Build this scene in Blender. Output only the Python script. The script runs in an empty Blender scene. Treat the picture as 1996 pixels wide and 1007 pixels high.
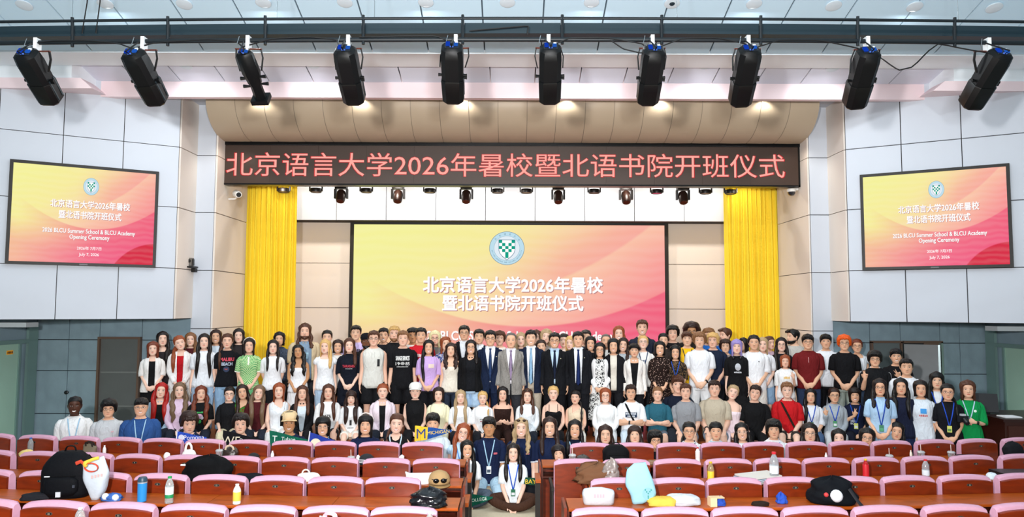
import bpy, math, random
import numpy as np
from mathutils import Matrix, Vector, noise as mnoise

random.seed(7)
RNG = np.random.default_rng(7)
SC = bpy.context.scene
COL = SC.collection
F = 1400.0                      # focal length in pixels of the 1996x1007 frame
CAMZ = 2.63
EXPO = 0.34

# ------------------------------------------------------------------ camera
cam_d = bpy.data.cameras.new('camera')
cam_d.sensor_width = 36.0
cam_d.lens = F / 1996.0 * 36.0
cam_d.clip_end = 200
cam = bpy.data.objects.new('camera', cam_d)
COL.objects.link(cam)
PITCH = math.atan(96.5 / F)
CAMM = Matrix.Translation((0, 0, CAMZ)) @ Matrix.Rotation(math.pi / 2 + PITCH, 4, 'X') @ Matrix.Rotation(math.radians(0.22), 4, 'Z')
cam.matrix_world = CAMM
SC.camera = cam
SC.view_settings.view_transform = 'Standard'
SC.view_settings.look = 'None'
SC.view_settings.gamma = 1.0
SC.view_settings.use_curve_mapping = False
SC.view_settings.exposure = EXPO

# ------------------------------------------------------------------ world and lights
wd = bpy.data.worlds.new('world')
SC.world = wd
wd.use_nodes = True
wd.node_tree.nodes['Background'].inputs[0].default_value = (0.6, 0.75, 1.0, 1)
wd.node_tree.nodes['Background'].inputs[1].default_value = 0.05


def lamp(name, kind, loc, energy, color=(1, 1, 1), size=0.3, target=None, spot=None, blend=0.5, size_y=None):
    d = bpy.data.lights.new(name, kind)
    d.energy = energy
    d.color = color
    if kind == 'AREA':
        d.shape = 'RECTANGLE' if size_y else 'DISK'
        d.size = size
        if size_y:
            d.size_y = size_y
    else:
        d.shadow_soft_size = size
    if kind == 'SPOT':
        d.spot_size = math.radians(spot)
        d.spot_blend = blend
    o = bpy.data.objects.new(name, d)
    COL.objects.link(o)
    o.location = loc
    v = (Vector(target) - Vector(loc)) if target else Vector((0, 0, -1))
    o.rotation_euler = v.to_track_quat('-Z', 'Y').to_euler()
    return o


# the photographer's two flash heads on stands beside the camera
lamp('flash_left', 'AREA', (-0.92, -0.1, 3.3), 640, (1.0, 0.975, 0.96), 0.30, (-0.6, 13, 5.0))
lamp('flash_right', 'AREA', (0.28, -0.1, 2.95), 230, (1.0, 0.975, 0.96), 0.28, (0.6, 13, 5.0))
# added fill spot aimed up to brighten the ceiling, not a flash head
lamp('ceiling_fill', 'SPOT', (0.5, -0.4, 3.1), 1350, (0.9, 0.96, 1.0), 0.1, (0.2, 6.5, 8.0), 120, 1.0)


def at(px, py, Y):
    """a pixel of the photograph turned into a point at depth Y"""
    d = CAMM.to_3x3() @ Vector(((px - 998) / F, (503.5 - py) / F, -1))
    t = Y / d.y
    return Vector((d.x * t, Y, CAMZ + d.z * t))


def on_plane(px, py, p0, n):
    d = CAMM.to_3x3() @ Vector(((px - 998) / F, (503.5 - py) / F, -1))
    o = Vector((0, 0, CAMZ))
    t = (Vector(p0) - o).dot(Vector(n)) / d.dot(Vector(n))
    return o + d * t


# ------------------------------------------------------------------ materials
def lin(h):
    h = h.lstrip('#')
    c = [int(h[i:i + 2], 16) / 255 for i in (0, 2, 4)]
    return tuple(((x / 12.92) if x <= 0.04045 else ((x + 0.055) / 1.055) ** 2.4) for x in c)


MATS = {}


def nn(nt, t, **kw):
    n = nt.nodes.new(t)
    for k, v in kw.items():
        setattr(n, k, v)
    return n


def mat(hexc, rough=0.6, metal=0.0, var=0.0, vscale=4.0, bump=0.0, bscale=30.0, spec=0.4, coat=0.0, trans=0.0, alpha=1.0, stretch=None, key=''):
    k = (hexc, rough, metal, var, vscale, bump, bscale, spec, coat, trans, alpha, stretch, key)
    if k in MATS:
        return MATS[k]
    m = bpy.data.materials.new('surface_' + hexc.strip('#'))
    m.use_nodes = True
    nt = m.node_tree
    b = nt.nodes['Principled BSDF']
    c = lin(hexc)
    b.inputs['Base Color'].default_value = (*c, 1)
    b.inputs['Roughness'].default_value = rough
    b.inputs['Metallic'].default_value = metal
    b.inputs['Specular IOR Level'].default_value = spec
    b.inputs['Coat Weight'].default_value = coat
    b.inputs['Transmission Weight'].default_value = trans
    b.inputs['Alpha'].default_value = alpha
    if var or bump:
        tc = nn(nt, 'ShaderNodeTexCoord')
        src = tc.outputs['Object']
        if stretch:
            mp = nn(nt, 'ShaderNodeMapping')
            mp.inputs['Scale'].default_value = stretch
            nt.links.new(src, mp.inputs[0])
            src = mp.outputs[0]
    if var:
        nz = nn(nt, 'ShaderNodeTexNoise')
        nz.inputs['Scale'].default_value = vscale
        nz.inputs['Detail'].default_value = 5
        nt.links.new(src, nz.inputs['Vector'])
        mx = nn(nt, 'ShaderNodeMix', data_type='RGBA')
        mx.inputs[6].default_value = (*[max(0, x * (1 - var)) for x in c], 1)
        mx.inputs[7].default_value = (*[min(1, x * (1 + var)) for x in c], 1)
        nt.links.new(nz.outputs[0], mx.inputs[0])
        nt.links.new(mx.outputs[2], b.inputs['Base Color'])
    if bump:
        n2 = nn(nt, 'ShaderNodeTexNoise')
        n2.inputs['Scale'].default_value = bscale
        n2.inputs['Detail'].default_value = 3
        nt.links.new(src, n2.inputs['Vector'])
        bp = nn(nt, 'ShaderNodeBump')
        bp.inputs['Strength'].default_value = bump
        bp.inputs['Distance'].default_value = 0.02
        nt.links.new(n2.outputs[0], bp.inputs['Height'])
        nt.links.new(bp.outputs[0], b.inputs['Normal'])
    MATS[k] = m
    return m


def emit(hexc, k=1.0, key=''):
    kk = ('emit', hexc, k, key)
    if kk in MATS:
        return MATS[kk]
    m = bpy.data.materials.new('glow_' + hexc.strip('#'))
    m.use_nodes = True
    nt = m.node_tree
    nt.nodes.remove(nt.nodes['Principled BSDF'])
    e = nn(nt, 'ShaderNodeEmission')
    e.inputs[0].default_value = (*lin(hexc), 1)
    e.inputs[1].default_value = k / (2 ** EXPO)
    nt.links.new(e.outputs[0], nt.nodes['Material Output'].inputs[0])
    MATS[kk] = m
    return m


# ------------------------------------------------------------------ mesh building
class MB:
    def __init__(s):
        s.v, s.f, s.m, s.n = [], [], [], 0

    def add(s, V, Fc, mi=0):
        V = np.asarray(V, float)
        s.v.append(V)
        o = s.n
        s.f.extend([[i + o for i in f] for f in Fc])
        s.m.extend([mi] * len(Fc))
        s.n += len(V)
        return s

    def box(s, x0, x1, y0, y1, z0, z1, mi=0):
        V = [(x, y, z) for z in (z0, z1) for y in (y0, y1) for x in (x0, x1)]
        return s.add(V, [(0, 2, 3, 1), (4, 5, 7, 6), (0, 1, 5, 4), (2, 6, 7, 3), (0, 4, 6, 2), (1, 3, 7, 5)], mi)

    def obox(s, c, ax, hs, mi=0):
        c = np.array(c, float)
        ax = [np.array(a, float) for a in ax]
        V = [c + ax[0] * hs[0] * i + ax[1] * hs[1] * j + ax[2] * hs[2] * k for k in (-1, 1) for j in (-1, 1) for i in (-1, 1)]
        return s.add(V, [(0, 2, 3, 1), (4, 5, 7, 6), (0, 1, 5, 4), (2, 6, 7, 3), (0, 4, 6, 2), (1, 3, 7, 5)], mi)

    def quad(s, a, b, c, d, mi=0):
        return s.add([a, b, c, d], [(0, 1, 2, 3)], mi)

    def loft(s, R, mi=0, cap=True, closed=True):
        R = np.asarray(R, float)
        n, m = R.shape[:2]
        V = R.reshape(-1, 3)
        Fc = []
        for i in range(n - 1):
            for j in range(m if closed else m - 1):
                k = (j + 1) % m
                Fc.append((i * m + j, i * m + k, (i + 1) * m + k, (i + 1) * m + j))
        if cap and closed:
            Fc.append(tuple(range(m - 1, -1, -1)))
            Fc.append(tuple(range((n - 1) * m, n * m)))
        return s.add(V, Fc, mi)

    def tube(s, path, rad, m=10, mi=0, side=None, cap=True):
        path = np.asarray(path, float)
        n = len(path)
        T = np.gradient(path, axis=0)
        T /= np.linalg.norm(T, axis=1)[:, None] + 1e-12
        u = np.array(side if side is not None else ((1, 0, 0) if abs(T[0][0]) < 0.8 else (0, 1, 0)), float)
        rad = [(r, r) if np.isscalar(r) else r for r in (rad if hasattr(rad, '__len__') else [rad] * n)]
        a = np.arange(m) * 2 * math.pi / m
        R = []
        for i in range(n):
            u = u - T[i] * u.dot(T[i])
            u /= np.linalg.norm(u) + 1e-12
            w = np.cross(T[i], u)
            R.append(path[i] + np.outer(np.cos(a) * rad[i][0], u) + np.outer(np.sin(a) * rad[i][1], w))
        return s.loft(R, mi, cap)

    def lathe(s, prof, c=(0, 0, 0), m=16, mi=0):
        a = np.arange(m) * 2 * math.pi / m
        R = [[(c[0] + r * math.cos(t), c[1] + r * math.sin(t), c[2] + z) for t in a] for r, z in prof]
        return s.loft(R, mi)

    def ball(s, c, r, m=12, n=8, mi=0):
        r = (r, r, r) if np.isscalar(r) else r
        R = []
        for i in range(n + 1):
            p = math.pi * (0.02 + 0.96 * i / n)
            R.append([(c[0] + r[0] * math.sin(p) * math.cos(t), c[1] + r[1] * math.sin(p) * math.sin(t), c[2] - r[2] * math.cos(p)) for t in np.arange(m) * 2 * math.pi / m])
        return s.loft(R, mi)

    def prism(s, poly, y0, y1, mi=0):
        """extrude an xz polygon along y"""
        n = len(poly)
        V = [(x, y0, z) for x, z in poly] + [(x, y1, z) for x, z in poly]
        Fc = [tuple(range(n)), tuple(range(2 * n - 1, n - 1, -1))] + [(i, n + i, n + (i + 1) % n, (i + 1) % n) for i in range(n)]
        return s.add(V, Fc, mi)

    def mesh(s, name, mats, smooth=True):
        me = bpy.data.meshes.new(name)
        V = np.concatenate(s.v) if s.v else np.zeros((0, 3))
        me.from_pydata(V.tolist(), [], s.f)
        for m in (mats if isinstance(mats, (list, tuple)) else [mats]):
            me.materials.append(m)
        if len(set(s.m)) > 1:
            me.polygons.foreach_set('material_index', s.m)
        if smooth:
            me.polygons.foreach_set('use_smooth', [True] * len(me.polygons))
            if smooth != 'all':
                try:
                    me.set_sharp_from_angle(angle=math.radians(38))
                except Exception:
                    pass
        me.update()
        return me

    def build(s, name, mats, parent=None, smooth=True, loc=None):
        o = bpy.data.objects.new(name, s.mesh(name, mats, smooth))
        COL.objects.link(o)
        if parent is not None:
            o.parent = parent
        if loc is not None:
            o.location = loc
        return o


def tag(o, label=None, cat=None, group=None, kind=None):
    if label:
        o['label'] = label
    if cat:
        o['category'] = cat
    if group:
        o['group'] = group
    if kind:
        o['kind'] = kind
    return o


def thing(name, label, cat, loc=(0, 0, 0), rz=0.0, group=None):
    o = bpy.data.objects.new(name, None)
    COL.objects.link(o)
    o.location = loc
    o.rotation_euler = (0, 0, rz)
    o.empty_display_size = 0.05
    return tag(o, label, cat, group)


def struct(name, mb, m, smooth=False, parent=None, label=None):
    o = mb.build(name, m, parent, smooth)
    if parent is None:
        o['kind'] = 'structure'
    if label:
        o['label'] = label
    return o


def inst(name, me, parent, loc, rot=(0, 0, 0), scale=(1, 1, 1), m=None):
    o = bpy.data.objects.new(name, me)
    COL.objects.link(o)
    o.parent = parent
    o.location = loc
    o.rotation_euler = rot
    o.scale = scale
    if m is not None:
        o.material_slots[0].link = 'OBJECT'
        o.material_slots[0].material = m
    return o


def bevel_box_mesh(name, m, b=0.02):
    """unit box -0.5..0.5 with a small chamfer on the front (-y) edges"""
    s = MB()
    R = []
    for y, k in ((0.5, 0.5), (-0.3, 0.5), (-0.5, 0.5 - b)):
        R.append([(-k, y, -k), (k, y, -k), (k, y, k), (-k, y, k)])
    s.loft(R)
    return s.mesh(name, m, False)


# lettering: text turned into flat meshes
TEXTS = {}


def glyphs(string, bold=0.0, shear=0.0):
    k = (string, bold, shear)
    if k not in TEXTS:
        cu = bpy.data.curves.new('t', 'FONT')
        cu.body = string
        cu.align_x = 'CENTER'
        cu.align_y = 'CENTER'
        cu.offset = bold
        cu.shear = shear
        cu.resolution_u = 3
        ob = bpy.data.objects.new('t', cu)
        me = ob.to_mesh()
        V = np.empty(len(me.vertices) * 3)
        me.vertices.foreach_get('co', V)
        V = V.reshape(-1, 3)[:, :2]
        Fc = [tuple(p.vertices) for p in me.polygons]
        ob.to_mesh_clear()
        bpy.data.objects.remove(ob)
        bpy.data.curves.remove(cu)
        lo, hi = V.min(0), V.max(0)
        TEXTS[k] = ((V - (lo + hi) / 2), Fc, hi - lo)
    return TEXTS[k]


def letter(mb, string, c, w=None, h=None, ux=(1, 0, 0), uz=(0, 0, 1), bold=0.0, mi=0, surf=None, fat=0.0):
    """put lettering centred on c, fitted to width w and / or height h"""
    V, Fc, sz = glyphs(string, bold)
    sx = (w / sz[0]) if w else (h / sz[1])
    sy = (h / sz[1]) if h else sx
    ux, uz, c = np.array(ux, float), np.array(uz, float), np.array(c, float)
    P = c + np.outer(V[:, 0] * sx, ux) + np.outer(V[:, 1] * sy, uz)
    if fat:
        nrm = np.cross(ux, uz)
        for k, (a, b_) in enumerate(((1, 0), (-1, 0), (0, 1), (0, -1), (.7, .7), (-.7, .7), (.7, -.7), (-.7, -.7))):
            Q = P + (ux * a + uz * b_) * fat + nrm * 1e-4 * (k + 1)
            if surf:
                Q[:, 1] = [surf(p[0], p[2]) + 1e-4 * (k + 1) for p in Q]
            mb.add(Q, Fc, mi)
    if surf:
        P[:, 1] = [surf(p[0], p[2]) for p in P]
    mb.add(P, Fc, mi)
    return mb
# ================================================================== the hall
WHITE = mat('#c4cad3', 0.55, var=0.03, vscale=1.5)
WHITE2 = mat('#e0d7cd', 0.55, var=0.03, vscale=1.5)
JOINT = mat('#33302e', 0.8)
SLATE = mat('#889fab', 0.45, var=0.28, vscale=2.2, bump=0.06, bscale=14)
SLATE_D = mat('#2c3336', 0.8)
CEIL = mat('#c3dfef', 0.7)
PINKW = mat('#f0dbde', 0.6)
CARPET = mat('#cbbfa4', 0.95, var=0.12, vscale=25, bump=0.3, bscale=220)
BEIGE = mat('#b7a68e', 0.45)
DARKW = mat('#4a2417', 0.5)
PANEL_ME = bevel_box_mesh('wall_panel', WHITE, 0.004)


def panels(parent, o, u, n, ucuts, zcuts, m, name='wall_panel', th=0.03, gap=0.012, skip=()):
    """rectangular cladding panels on a wall; o origin, u horizontal direction, n outward normal"""
    o, u, n = Vector(o), Vector(u).normalized(), Vector(n).normalized()
    rz = math.atan2(u.y, u.x)
    for i in range(len(ucuts) - 1):
        for j in range(len(zcuts) - 1):
            if (i, j) in skip:
                continue
            a, b, c, d = ucuts[i], ucuts[i + 1], zcuts[j], zcuts[j + 1]
            p = o + u * ((a + b) / 2) + n * (th / 2)
            inst(name, PANEL_ME, parent, (p.x, p.y, (c + d) / 2), (0, 0, rz), (abs(b - a) - gap, th, d - c - gap), m)


# floor, raked gently under the seats
fl = MB()
ys = [-4.0, 8.6, 19.0]
zs = [0.04 * (8.6 + 4.0), 0.0, 0.0]
for i in range(2):
    fl.quad((-9.2, ys[i], zs[i]), (9.2, ys[i], zs[i]), (9.2, ys[i + 1], zs[i + 1]), (-9.2, ys[i + 1], zs[i + 1]))
struct('floor', fl, CARPET)


def floor_z(y):
    return max(0.0, 0.04 * (8.6 - y))


SIDEX = 9.0
for sx, nm in ((-1, 'left'), (1, 'right')):
    w = MB()
    x = sx * SIDEX
    w.quad((x, -4, 0), (x, 14.2, 0), (x, 14.2, 8.2), (x, -4, 8.2))
    struct('wall_side_' + nm, w, SLATE)
w = MB()
w.quad((-9.2, -4, 0), (9.2, -4, 0), (9.2, -4, 8.4), (-9.2, -4, 8.4))
struct('wall_rear', w, mat('#b9b4ac', 0.8))

# ---- upper white angled walls, their returns and the pillars of the stage opening
ZB = 6.262                   # bottom of the ceiling fascia
LOWB = 2.41                  # underside of the white block
zc = [LOWB, 3.32, 4.42, 5.52, 6.60]
for sx, nm in ((-1, 'left'), (1, 'right')):
    A = Vector((sx * 6.06, 12.9, 0))
    d = Vector((sx * 0.8716, -0.4903, 0))
    L = 3.42
    B = A + d * L
    n = Vector((-sx * 0.4903, -0.8716, 0))
    w = MB()
    w.add([(A.x, A.y, LOWB), (B.x, B.y, LOWB), (B.x, B.y, 6.6), (A.x, A.y, 6.6), (A.x, 13.6, LOWB), (B.x, 13.6, LOWB), (B.x, 13.6, 6.6), (A.x, 13.6, 6.6)],
          [(0, 1, 2, 3), (0, 4, 5, 1), (0, 3, 7, 4), (1, 5, 6, 2)])
    wall = struct('wall_' + nm, w, JOINT, label='white panelled wall angled beside the stage')
    panels(wall, A, d, n, [0.0, 0.89, 1.79, 2.69, L], zc, WHITE)
    panels(wall, (A.x, 12.9, 0), (0, 1, 0), (-sx, 0, 0), [0.0, 0.7], zc, WHITE2)
    # pillar beside the opening
    p = MB()
    xa, xb = sorted((sx * 5.68, sx * 6.06))
    p.box(xa, xb, 13.62, 15.2, 0, 6.6)
    pil = struct('wall_pillar_' + nm, p, JOINT, label='pale panelled pillar beside the stage opening')
    zp = [0.0, 1.12, 2.22, 3.32, 4.42, 5.52, 6.6]
    panels(pil, (xa, 13.62, 0), (1, 0, 0), (0, -1, 0), [0.0, xb - xa], zp, WHITE)
    panels(pil, (sx * 5.68, 13.60, 0), (0, 1, 0), (-sx, 0, 0), [0.0, 1.6], zp, WHITE2)
    # lower slate wall set back under the white block
    s = MB()
    xa, xb = sorted((sx * 6.06, sx * SIDEX))
    s.box(xa, xb, 13.7, 13.8, 0, LOWB + 0.2)
    low = struct('wall_lower_' + nm, s, SLATE_D, label='slate tiled lower wall')
    if nm == 'left':
        ux = [0.0, 0.62, 1.20, 2.00, 2.94]     # from the side wall inwards
        skip = {(2, 0), (2, 1), (2, 2)}
        panels(low, (-SIDEX, 13.7, 0), (1, 0, 0), (0, -1, 0), ux, [0, 0.62, 1.42, 2.0, 2.62], SLATE, skip=skip)
    else:
        ux = [0.0, 0.72, 1.30, 2.05, 2.42, 2.94]
        panels(low, (6.06, 13.7, 0), (1, 0, 0), (0, -1, 0), ux, [0, 0.62, 1.42, 2.0, 2.62], SLATE, skip={(1, 0), (1, 1), (1, 2), (2, 0), (2, 1), (2, 2)})
    # pale soffit strip under the white block by the side door
    s = MB()
    B2 = A + d * 2.55
    xs = sorted((B2.x, sx * SIDEX))
    s.box(xs[0], xs[1], 12.3, 12.62, LOWB - 0.14, LOWB - 0.06)
    struct('trim_' + ('1' if sx < 0 else '2'), s, mat('#c9d3d8', 0.6))

# niche door in the left slate wall
t = thing('door_1', 'dark framed flush door in the left slate wall', None, (-7.4, 13.66, 0))
t['kind'] = 'structure'
fr = mat('#6b5547', 0.4, metal=0.2)
MB().box(-0.40, -0.36, -0.06, 0.04, 0, 2.02).build('jamb', fr, t, False)
MB().box(0.36, 0.40, -0.06, 0.04, 0, 2.02).build('jamb', fr, t, False)
MB().box(-0.40, 0.40, -0.06, 0.04, 2.02, 2.06).build('lintel', fr, t, False)
MB().box(-0.36, 0.36, -0.01, 0.03, 0, 2.02).build('door_leaf', mat('#5d6160', 0.5, var=0.1, vscale=3), t, False)
for z in (0.75, 1.38):
    MB().box(-0.34, 0.34, -0.02, -0.01, z, z + 0.03).build('rail', mat('#747876', 0.5), t, False)
MB().lathe([(0.001, 0), (0.035, 0), (0.035, 0.03), (0.02, 0.04), (0.001, 0.04)]).build('access_button', mat('#15171a', 0.3), t, loc=(-0.95, -0.03, 1.02)).rotation_euler = (math.pi / 2, 0, 0)

# doorways in the right slate wall: shut leaf and one standing ajar
t = thing('door_2', 'grey flush door in the right slate wall', None, (7.07, 13.66, 0))
t['kind'] = 'structure'
MB().box(-0.29, -0.26, -0.06, 0.04, 0, 2.02).build('jamb', fr, t, False)
MB().box(0.26, 0.29, -0.06, 0.04, 0, 2.02).build('jamb', fr, t, False)
MB().box(-0.29, 0.29, -0.06, 0.04, 2.0, 2.04).build('lintel', fr, t, False)
MB().box(-0.26, 0.26, -0.01, 0.03, 0, 2.0).build('door_leaf', mat('#5f6a6c', 0.5), t, False)
t = thing('door_3', 'slate door leaf standing ajar in a doorway', None, (7.75, 13.66, 0))
t['kind'] = 'structure'
MB().box(0.34, 0.375, -0.06, 0.04, 0, 2.02).build('jamb', mat('#7f9a93', 0.4), t, False)
MB().box(-0.36, 0.375, -0.06, 0.04, 2.0, 2.04).build('lintel', fr, t, False)
MB().box(0.06, 0.34, 0.02, 0.036, 0, 2.0).build('opening_panel', mat('#6f5d50', 0.7), t, False)
lf = MB().box(0, 0.55, -0.02, 0.02, 0.02, 1.98).build('door_leaf', mat('#7a8083', 0.5, var=0.15, vscale=4), t, False, (-0.34, -0.02, 0))
lf.rotation_euler = (0, 0, math.radians(-32))
MB().box(0.55, 0.585, -0.025, 0.025, 0.02, 1.98).build('edge_strip', mat('#a9bcbf', 0.35, metal=0.3), lf, False)

# frosted green glass doors in the side walls
GLASS = mat('#a6cbb9', 0.35, var=0.06, vscale=1.2)
ALU = mat('#7f9d98', 0.35, metal=0.35)
for sx, k in ((-1, 4), (1, 5)):
    t = thing('door_%d' % k, 'frosted green glass door in a metal frame in the %s side wall' % ('left' if sx < 0 else 'right'), None, (sx * (SIDEX - 0.02), 11.0, 0))
    t['kind'] = 'structure'
    x0, x1 = sorted((0.0, -sx * 0.05))
    MB().box(x0, x1, 2.36, 2.62, 0, 2.3).build('door_post', ALU, t, False)
    MB().box(x0, x1, 2.12, 2.17, 0, 1.95).build('door_post', ALU, t, False)
    MB().box(x0, x1, 0.2, 2.36, 1.95, 2.02).build('lintel', ALU, t, False)
    MB().box(x0, x1, 0.2, 0.26, 0, 1.95).build('door_post', ALU, t, False)
    xg = sorted((-sx * 0.012, -sx * 0.024))
    MB().box(xg[0], xg[1], 1.2, 2.12, 0, 1.95).build('glass_pane', GLASS, t, False)
    MB().box(xg[0], xg[1], 0.26, 1.18, 0, 1.95).build('glass_pane', GLASS, t, False)
    if sx < 0:
        pl = MB().box(0.026, 0.032, 1.82, 1.98, 1.77, 1.84).build('door_sign', emit('#c98a22', 0.7), t, False)
        for q in range(4):
            MB().box(0.032, 0.034, 1.835 + .036 * q, 1.86 + .036 * q, 1.785, 1.825).build('sign_mark', mat('#5a2a10', 0.5), pl, False)

# ---- ceiling: slope down towards the stage, white soffit, recess, pink fascia
c = MB()
SL = 0.28
yW0, yW1, yC = 10.87, 11.48, 12.25
hW = 6.55
yk = 6.2
hk = hW + SL * (yW0 - yk)
c.quad((-9.2, -4, hk), (9.2, -4, hk), (9.2, yk, hk), (-9.2, yk, hk))
c.quad((-9.2, yk, hk + 0.05), (9.2, yk, hk + 0.05), (9.2, yW0, hW + 0.06), (-9.2, yW0, hW + 0.06))
ceil = struct('ceiling', c, mat('#5d6f7c', 0.7), label='pale blue panelled ceiling sloping down to the stage')
# sloping ceiling boards, told apart by their seams
N = 21
bw = 18.2 / N
rowsY = [yk, 10.42, yW0]
for j in range(len(rowsY) - 1):
    ya, yb = rowsY[j], rowsY[j + 1]
    za, zb_ = hW + SL * (yW0 - ya), hW + SL * (yW0 - yb)
    ln = math.hypot(yb - ya, za - zb_)
    for i in range(N):
        inst('ceiling_panel', PANEL_ME, ceil, (-9.1 + bw * (i + 0.5), (ya + yb) / 2, (za + zb_) / 2 + 0.02), (-math.atan2(za - zb_, yb - ya), 0, 0), (bw - 0.022, ln - (0.04 if j else 0.01), 0.02), CEIL)
HX = 7.3
s = MB()
s.box(-9.2, 9.2, yW0, yW1, hW, hW + 0.06)
struct('ceiling_soffit', s, mat('#edf4f9', 0.6), label='white ceiling soffit framing the recess')
s = MB()
s.box(-HX, HX, yC, yC + 0.12, ZB, 6.8)
struct('ceiling_fascia', s, PINKW, label='pinkish fascia above the stage opening')
yF = 11.5
for sx in (-1, 1):
    nm = 'left' if sx < 0 else 'right'
    # white block hanging at the side, with a pink lip along its lower edge in front of the angled wall
    xa, xb = sorted((sx * 7.22, sx * 9.2))
    s = MB().box(xa, xb, yF + 0.02, yC + 0.1, at(60, 151, yF).z, 6.9)
    struct('ceiling_block_' + nm, s, mat('#edf4f9', 0.6))
    s = MB()
    x0, x1, x2 = sx * 9.2, sx * 6.86, sx * 7.06
    zb0, zb1 = at(60 if sx < 0 else 1936, 171.5 if sx < 0 else 177, yF).z, at(60, 151, yF).z
    s.add([(x0, yF, zb0), (x1, yF, zb0), (x2, yC + .02, zb0 + .115), (x0, yC + .02, zb0 + .115), (x0, yF, zb1), (x1 + sx * .2, yF, zb1), (x2 + sx * .2, yC + .02, zb1 + .115), (x0, yC + .02, zb1 + .115)],
          [(0, 1, 2, 3), (4, 7, 6, 5), (0, 4, 5, 1), (1, 5, 6, 2), (2, 6, 7, 3), (3, 7, 4, 0)])
    struct('ceiling_lip_' + nm, s, PINKW)
s = MB()
s.box(-HX, HX, yW1 - 0.05, yW1, hW + 0.004, 6.85)
s.box(-HX, HX, yW1, yC, 6.82, 6.85)
rec = struct('ceiling_recess', s, mat('#8c7468', 0.8))
N2 = 19
bw = 2 * HX / N2
za, zb_ = 6.69, 6.525
for i in range(N2):
    inst('ceiling_panel', PANEL_ME, rec, (-HX + bw * (i + 0.5), (yW1 + yC) / 2, (za + zb_) / 2 + 0.02), (-math.atan2(za - zb_, yC - yW1), 0, 0), (bw - 0.02, math.hypot(yC - yW1, za - zb_), 0.02), mat('#d6dae6', 0.65))
s = MB()
s.box(-9.2, 9.2, yC + 0.05, 14.0, 6.5, 6.56)
struct('ceiling_over_stage', s, WHITE)

# ---- curved beige barrel above the stage opening, in bent panels
NB = 21
bx = np.linspace(-5.67, 5.67, NB + 1)
prof = [(13.02 + 0.9 * (1 - math.cos(a)), 6.49 - 0.62 * math.sin(a)) for a in np.linspace(0, math.pi / 2, 12)]
s = MB()
R = [[(x, y + 0.015, z + 0.015) for x in (-5.66, 5.66)] for y, z in prof]
s.loft(R, closed=False)
s.quad((-5.66, 13.92, 5.885), (5.66, 13.92, 5.885), (5.66, 14.4, 5.885), (-5.66, 14.4, 5.885))
for sx in (-1, 1):
    s.add([(sx * 5.66, y + .015, z + .015) for y, z in prof] + [(sx * 5.66, 14.0, 6.5)], [tuple(range(13))])
bar = struct('ceiling_barrel', s, mat('#8f8274', 0.6), label='curved beige panelled bulkhead above the stage opening')
for i in range(NB):
    p = MB()
    x0, x1 = bx[i] + 0.004, bx[i + 1] - 0.004
    R = []
    for y, z in prof:
        R.append([(x0, y, z), ((x0 + x1) / 2, y - 0.012, z - 0.006), (x1, y, z)])
    p.loft(R, closed=False)
    p.build('curved_panel', BEIGE, bar, 'all')

# ---- stage house: floor, back wall, header, side walls
STZ = 0.48
s = MB()
s.box(-7.0, 6.3, 12.2, 18.2, 0, STZ)
s.box(-7.0, 5.75, 11.85, 12.2, 0, STZ)
stg = struct('floor_stage', s, mat('#8f4a22', 0.35, var=0.15, vscale=6, stretch=(0.3, 4, 4)), label='raised wooden stage')
for k, (y0, z) in enumerate(((11.12, 0.16), (11.45, 0.32))):
    s = MB()
    s.box(5.78, 7.4, y0, 12.2 if k else 11.45, 0, z)
    struct('floor_step_%d' % (k + 1), s, mat('#8f4a22', 0.4))
s = MB()
s.box(6.32, 7.4, 12.2, 13.6, 0, 0.48)
struct('floor_step_3', s, mat('#8f4a22', 0.4))
BWY = 17.75
s = MB()
s.quad((-7.2, BWY, 0), (7.2, BWY, 0), (7.2, BWY, 7), (-7.2, BWY, 7))
bw_ = struct('wall_back', s, JOINT, label='pale panelled back wall of the stage')
zt = at(998, 431, 17.3).z
zr = [0.5, 1.35, 2.45, 3.55, zt + 0.1]
xl0, xl1 = at(683, 500, 17.6).x, at(1306, 500, 17.6).x
panels(bw_, (-7.0, BWY, 0), (1, 0, 0), (0, -1, 0), [0.0, 7.0 - 5.35, 7.0 + xl0 + 0.1], [0.5, 1.52, 2.62, 3.72, 5.0], WHITE2)
panels(bw_, (0, BWY, 0), (1, 0, 0), (0, -1, 0), [xl1 - 0.1, 5.35, 7.0], [0.5, 1.52, 2.62, 3.72, 5.0], WHITE2)
s = MB()
s.box(-7.1, 7.1, 17.28, BWY, zt, 6.6)
hd = struct('wall_header', s, JOINT, label='white panelled header above the big screen')
hxs = [at(x, 400, 17.28).x for x in np.arange(560 - 2 * 96.6, 1600, 96.6)]
panels(hd, (0, 17.28, 0), (1, 0, 0), (0, -1, 0), hxs, [zt, 6.6], WHITE)
for sx, nm in ((-1, 'left'), (1, 'right')):
    s = MB()
    x = sx * 6.9
    s.quad((x, 13.8, 0), (x, 18, 0), (x, 18, 7), (x, 13.8, 7))
    struct('wall_stage_' + nm, s, WHITE2)
s = MB()
s.box(-7, 7, 14.4, 18, 6.45, 6.5)
struct('ceiling_stage', s, mat('#807a74', 0.8))
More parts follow.
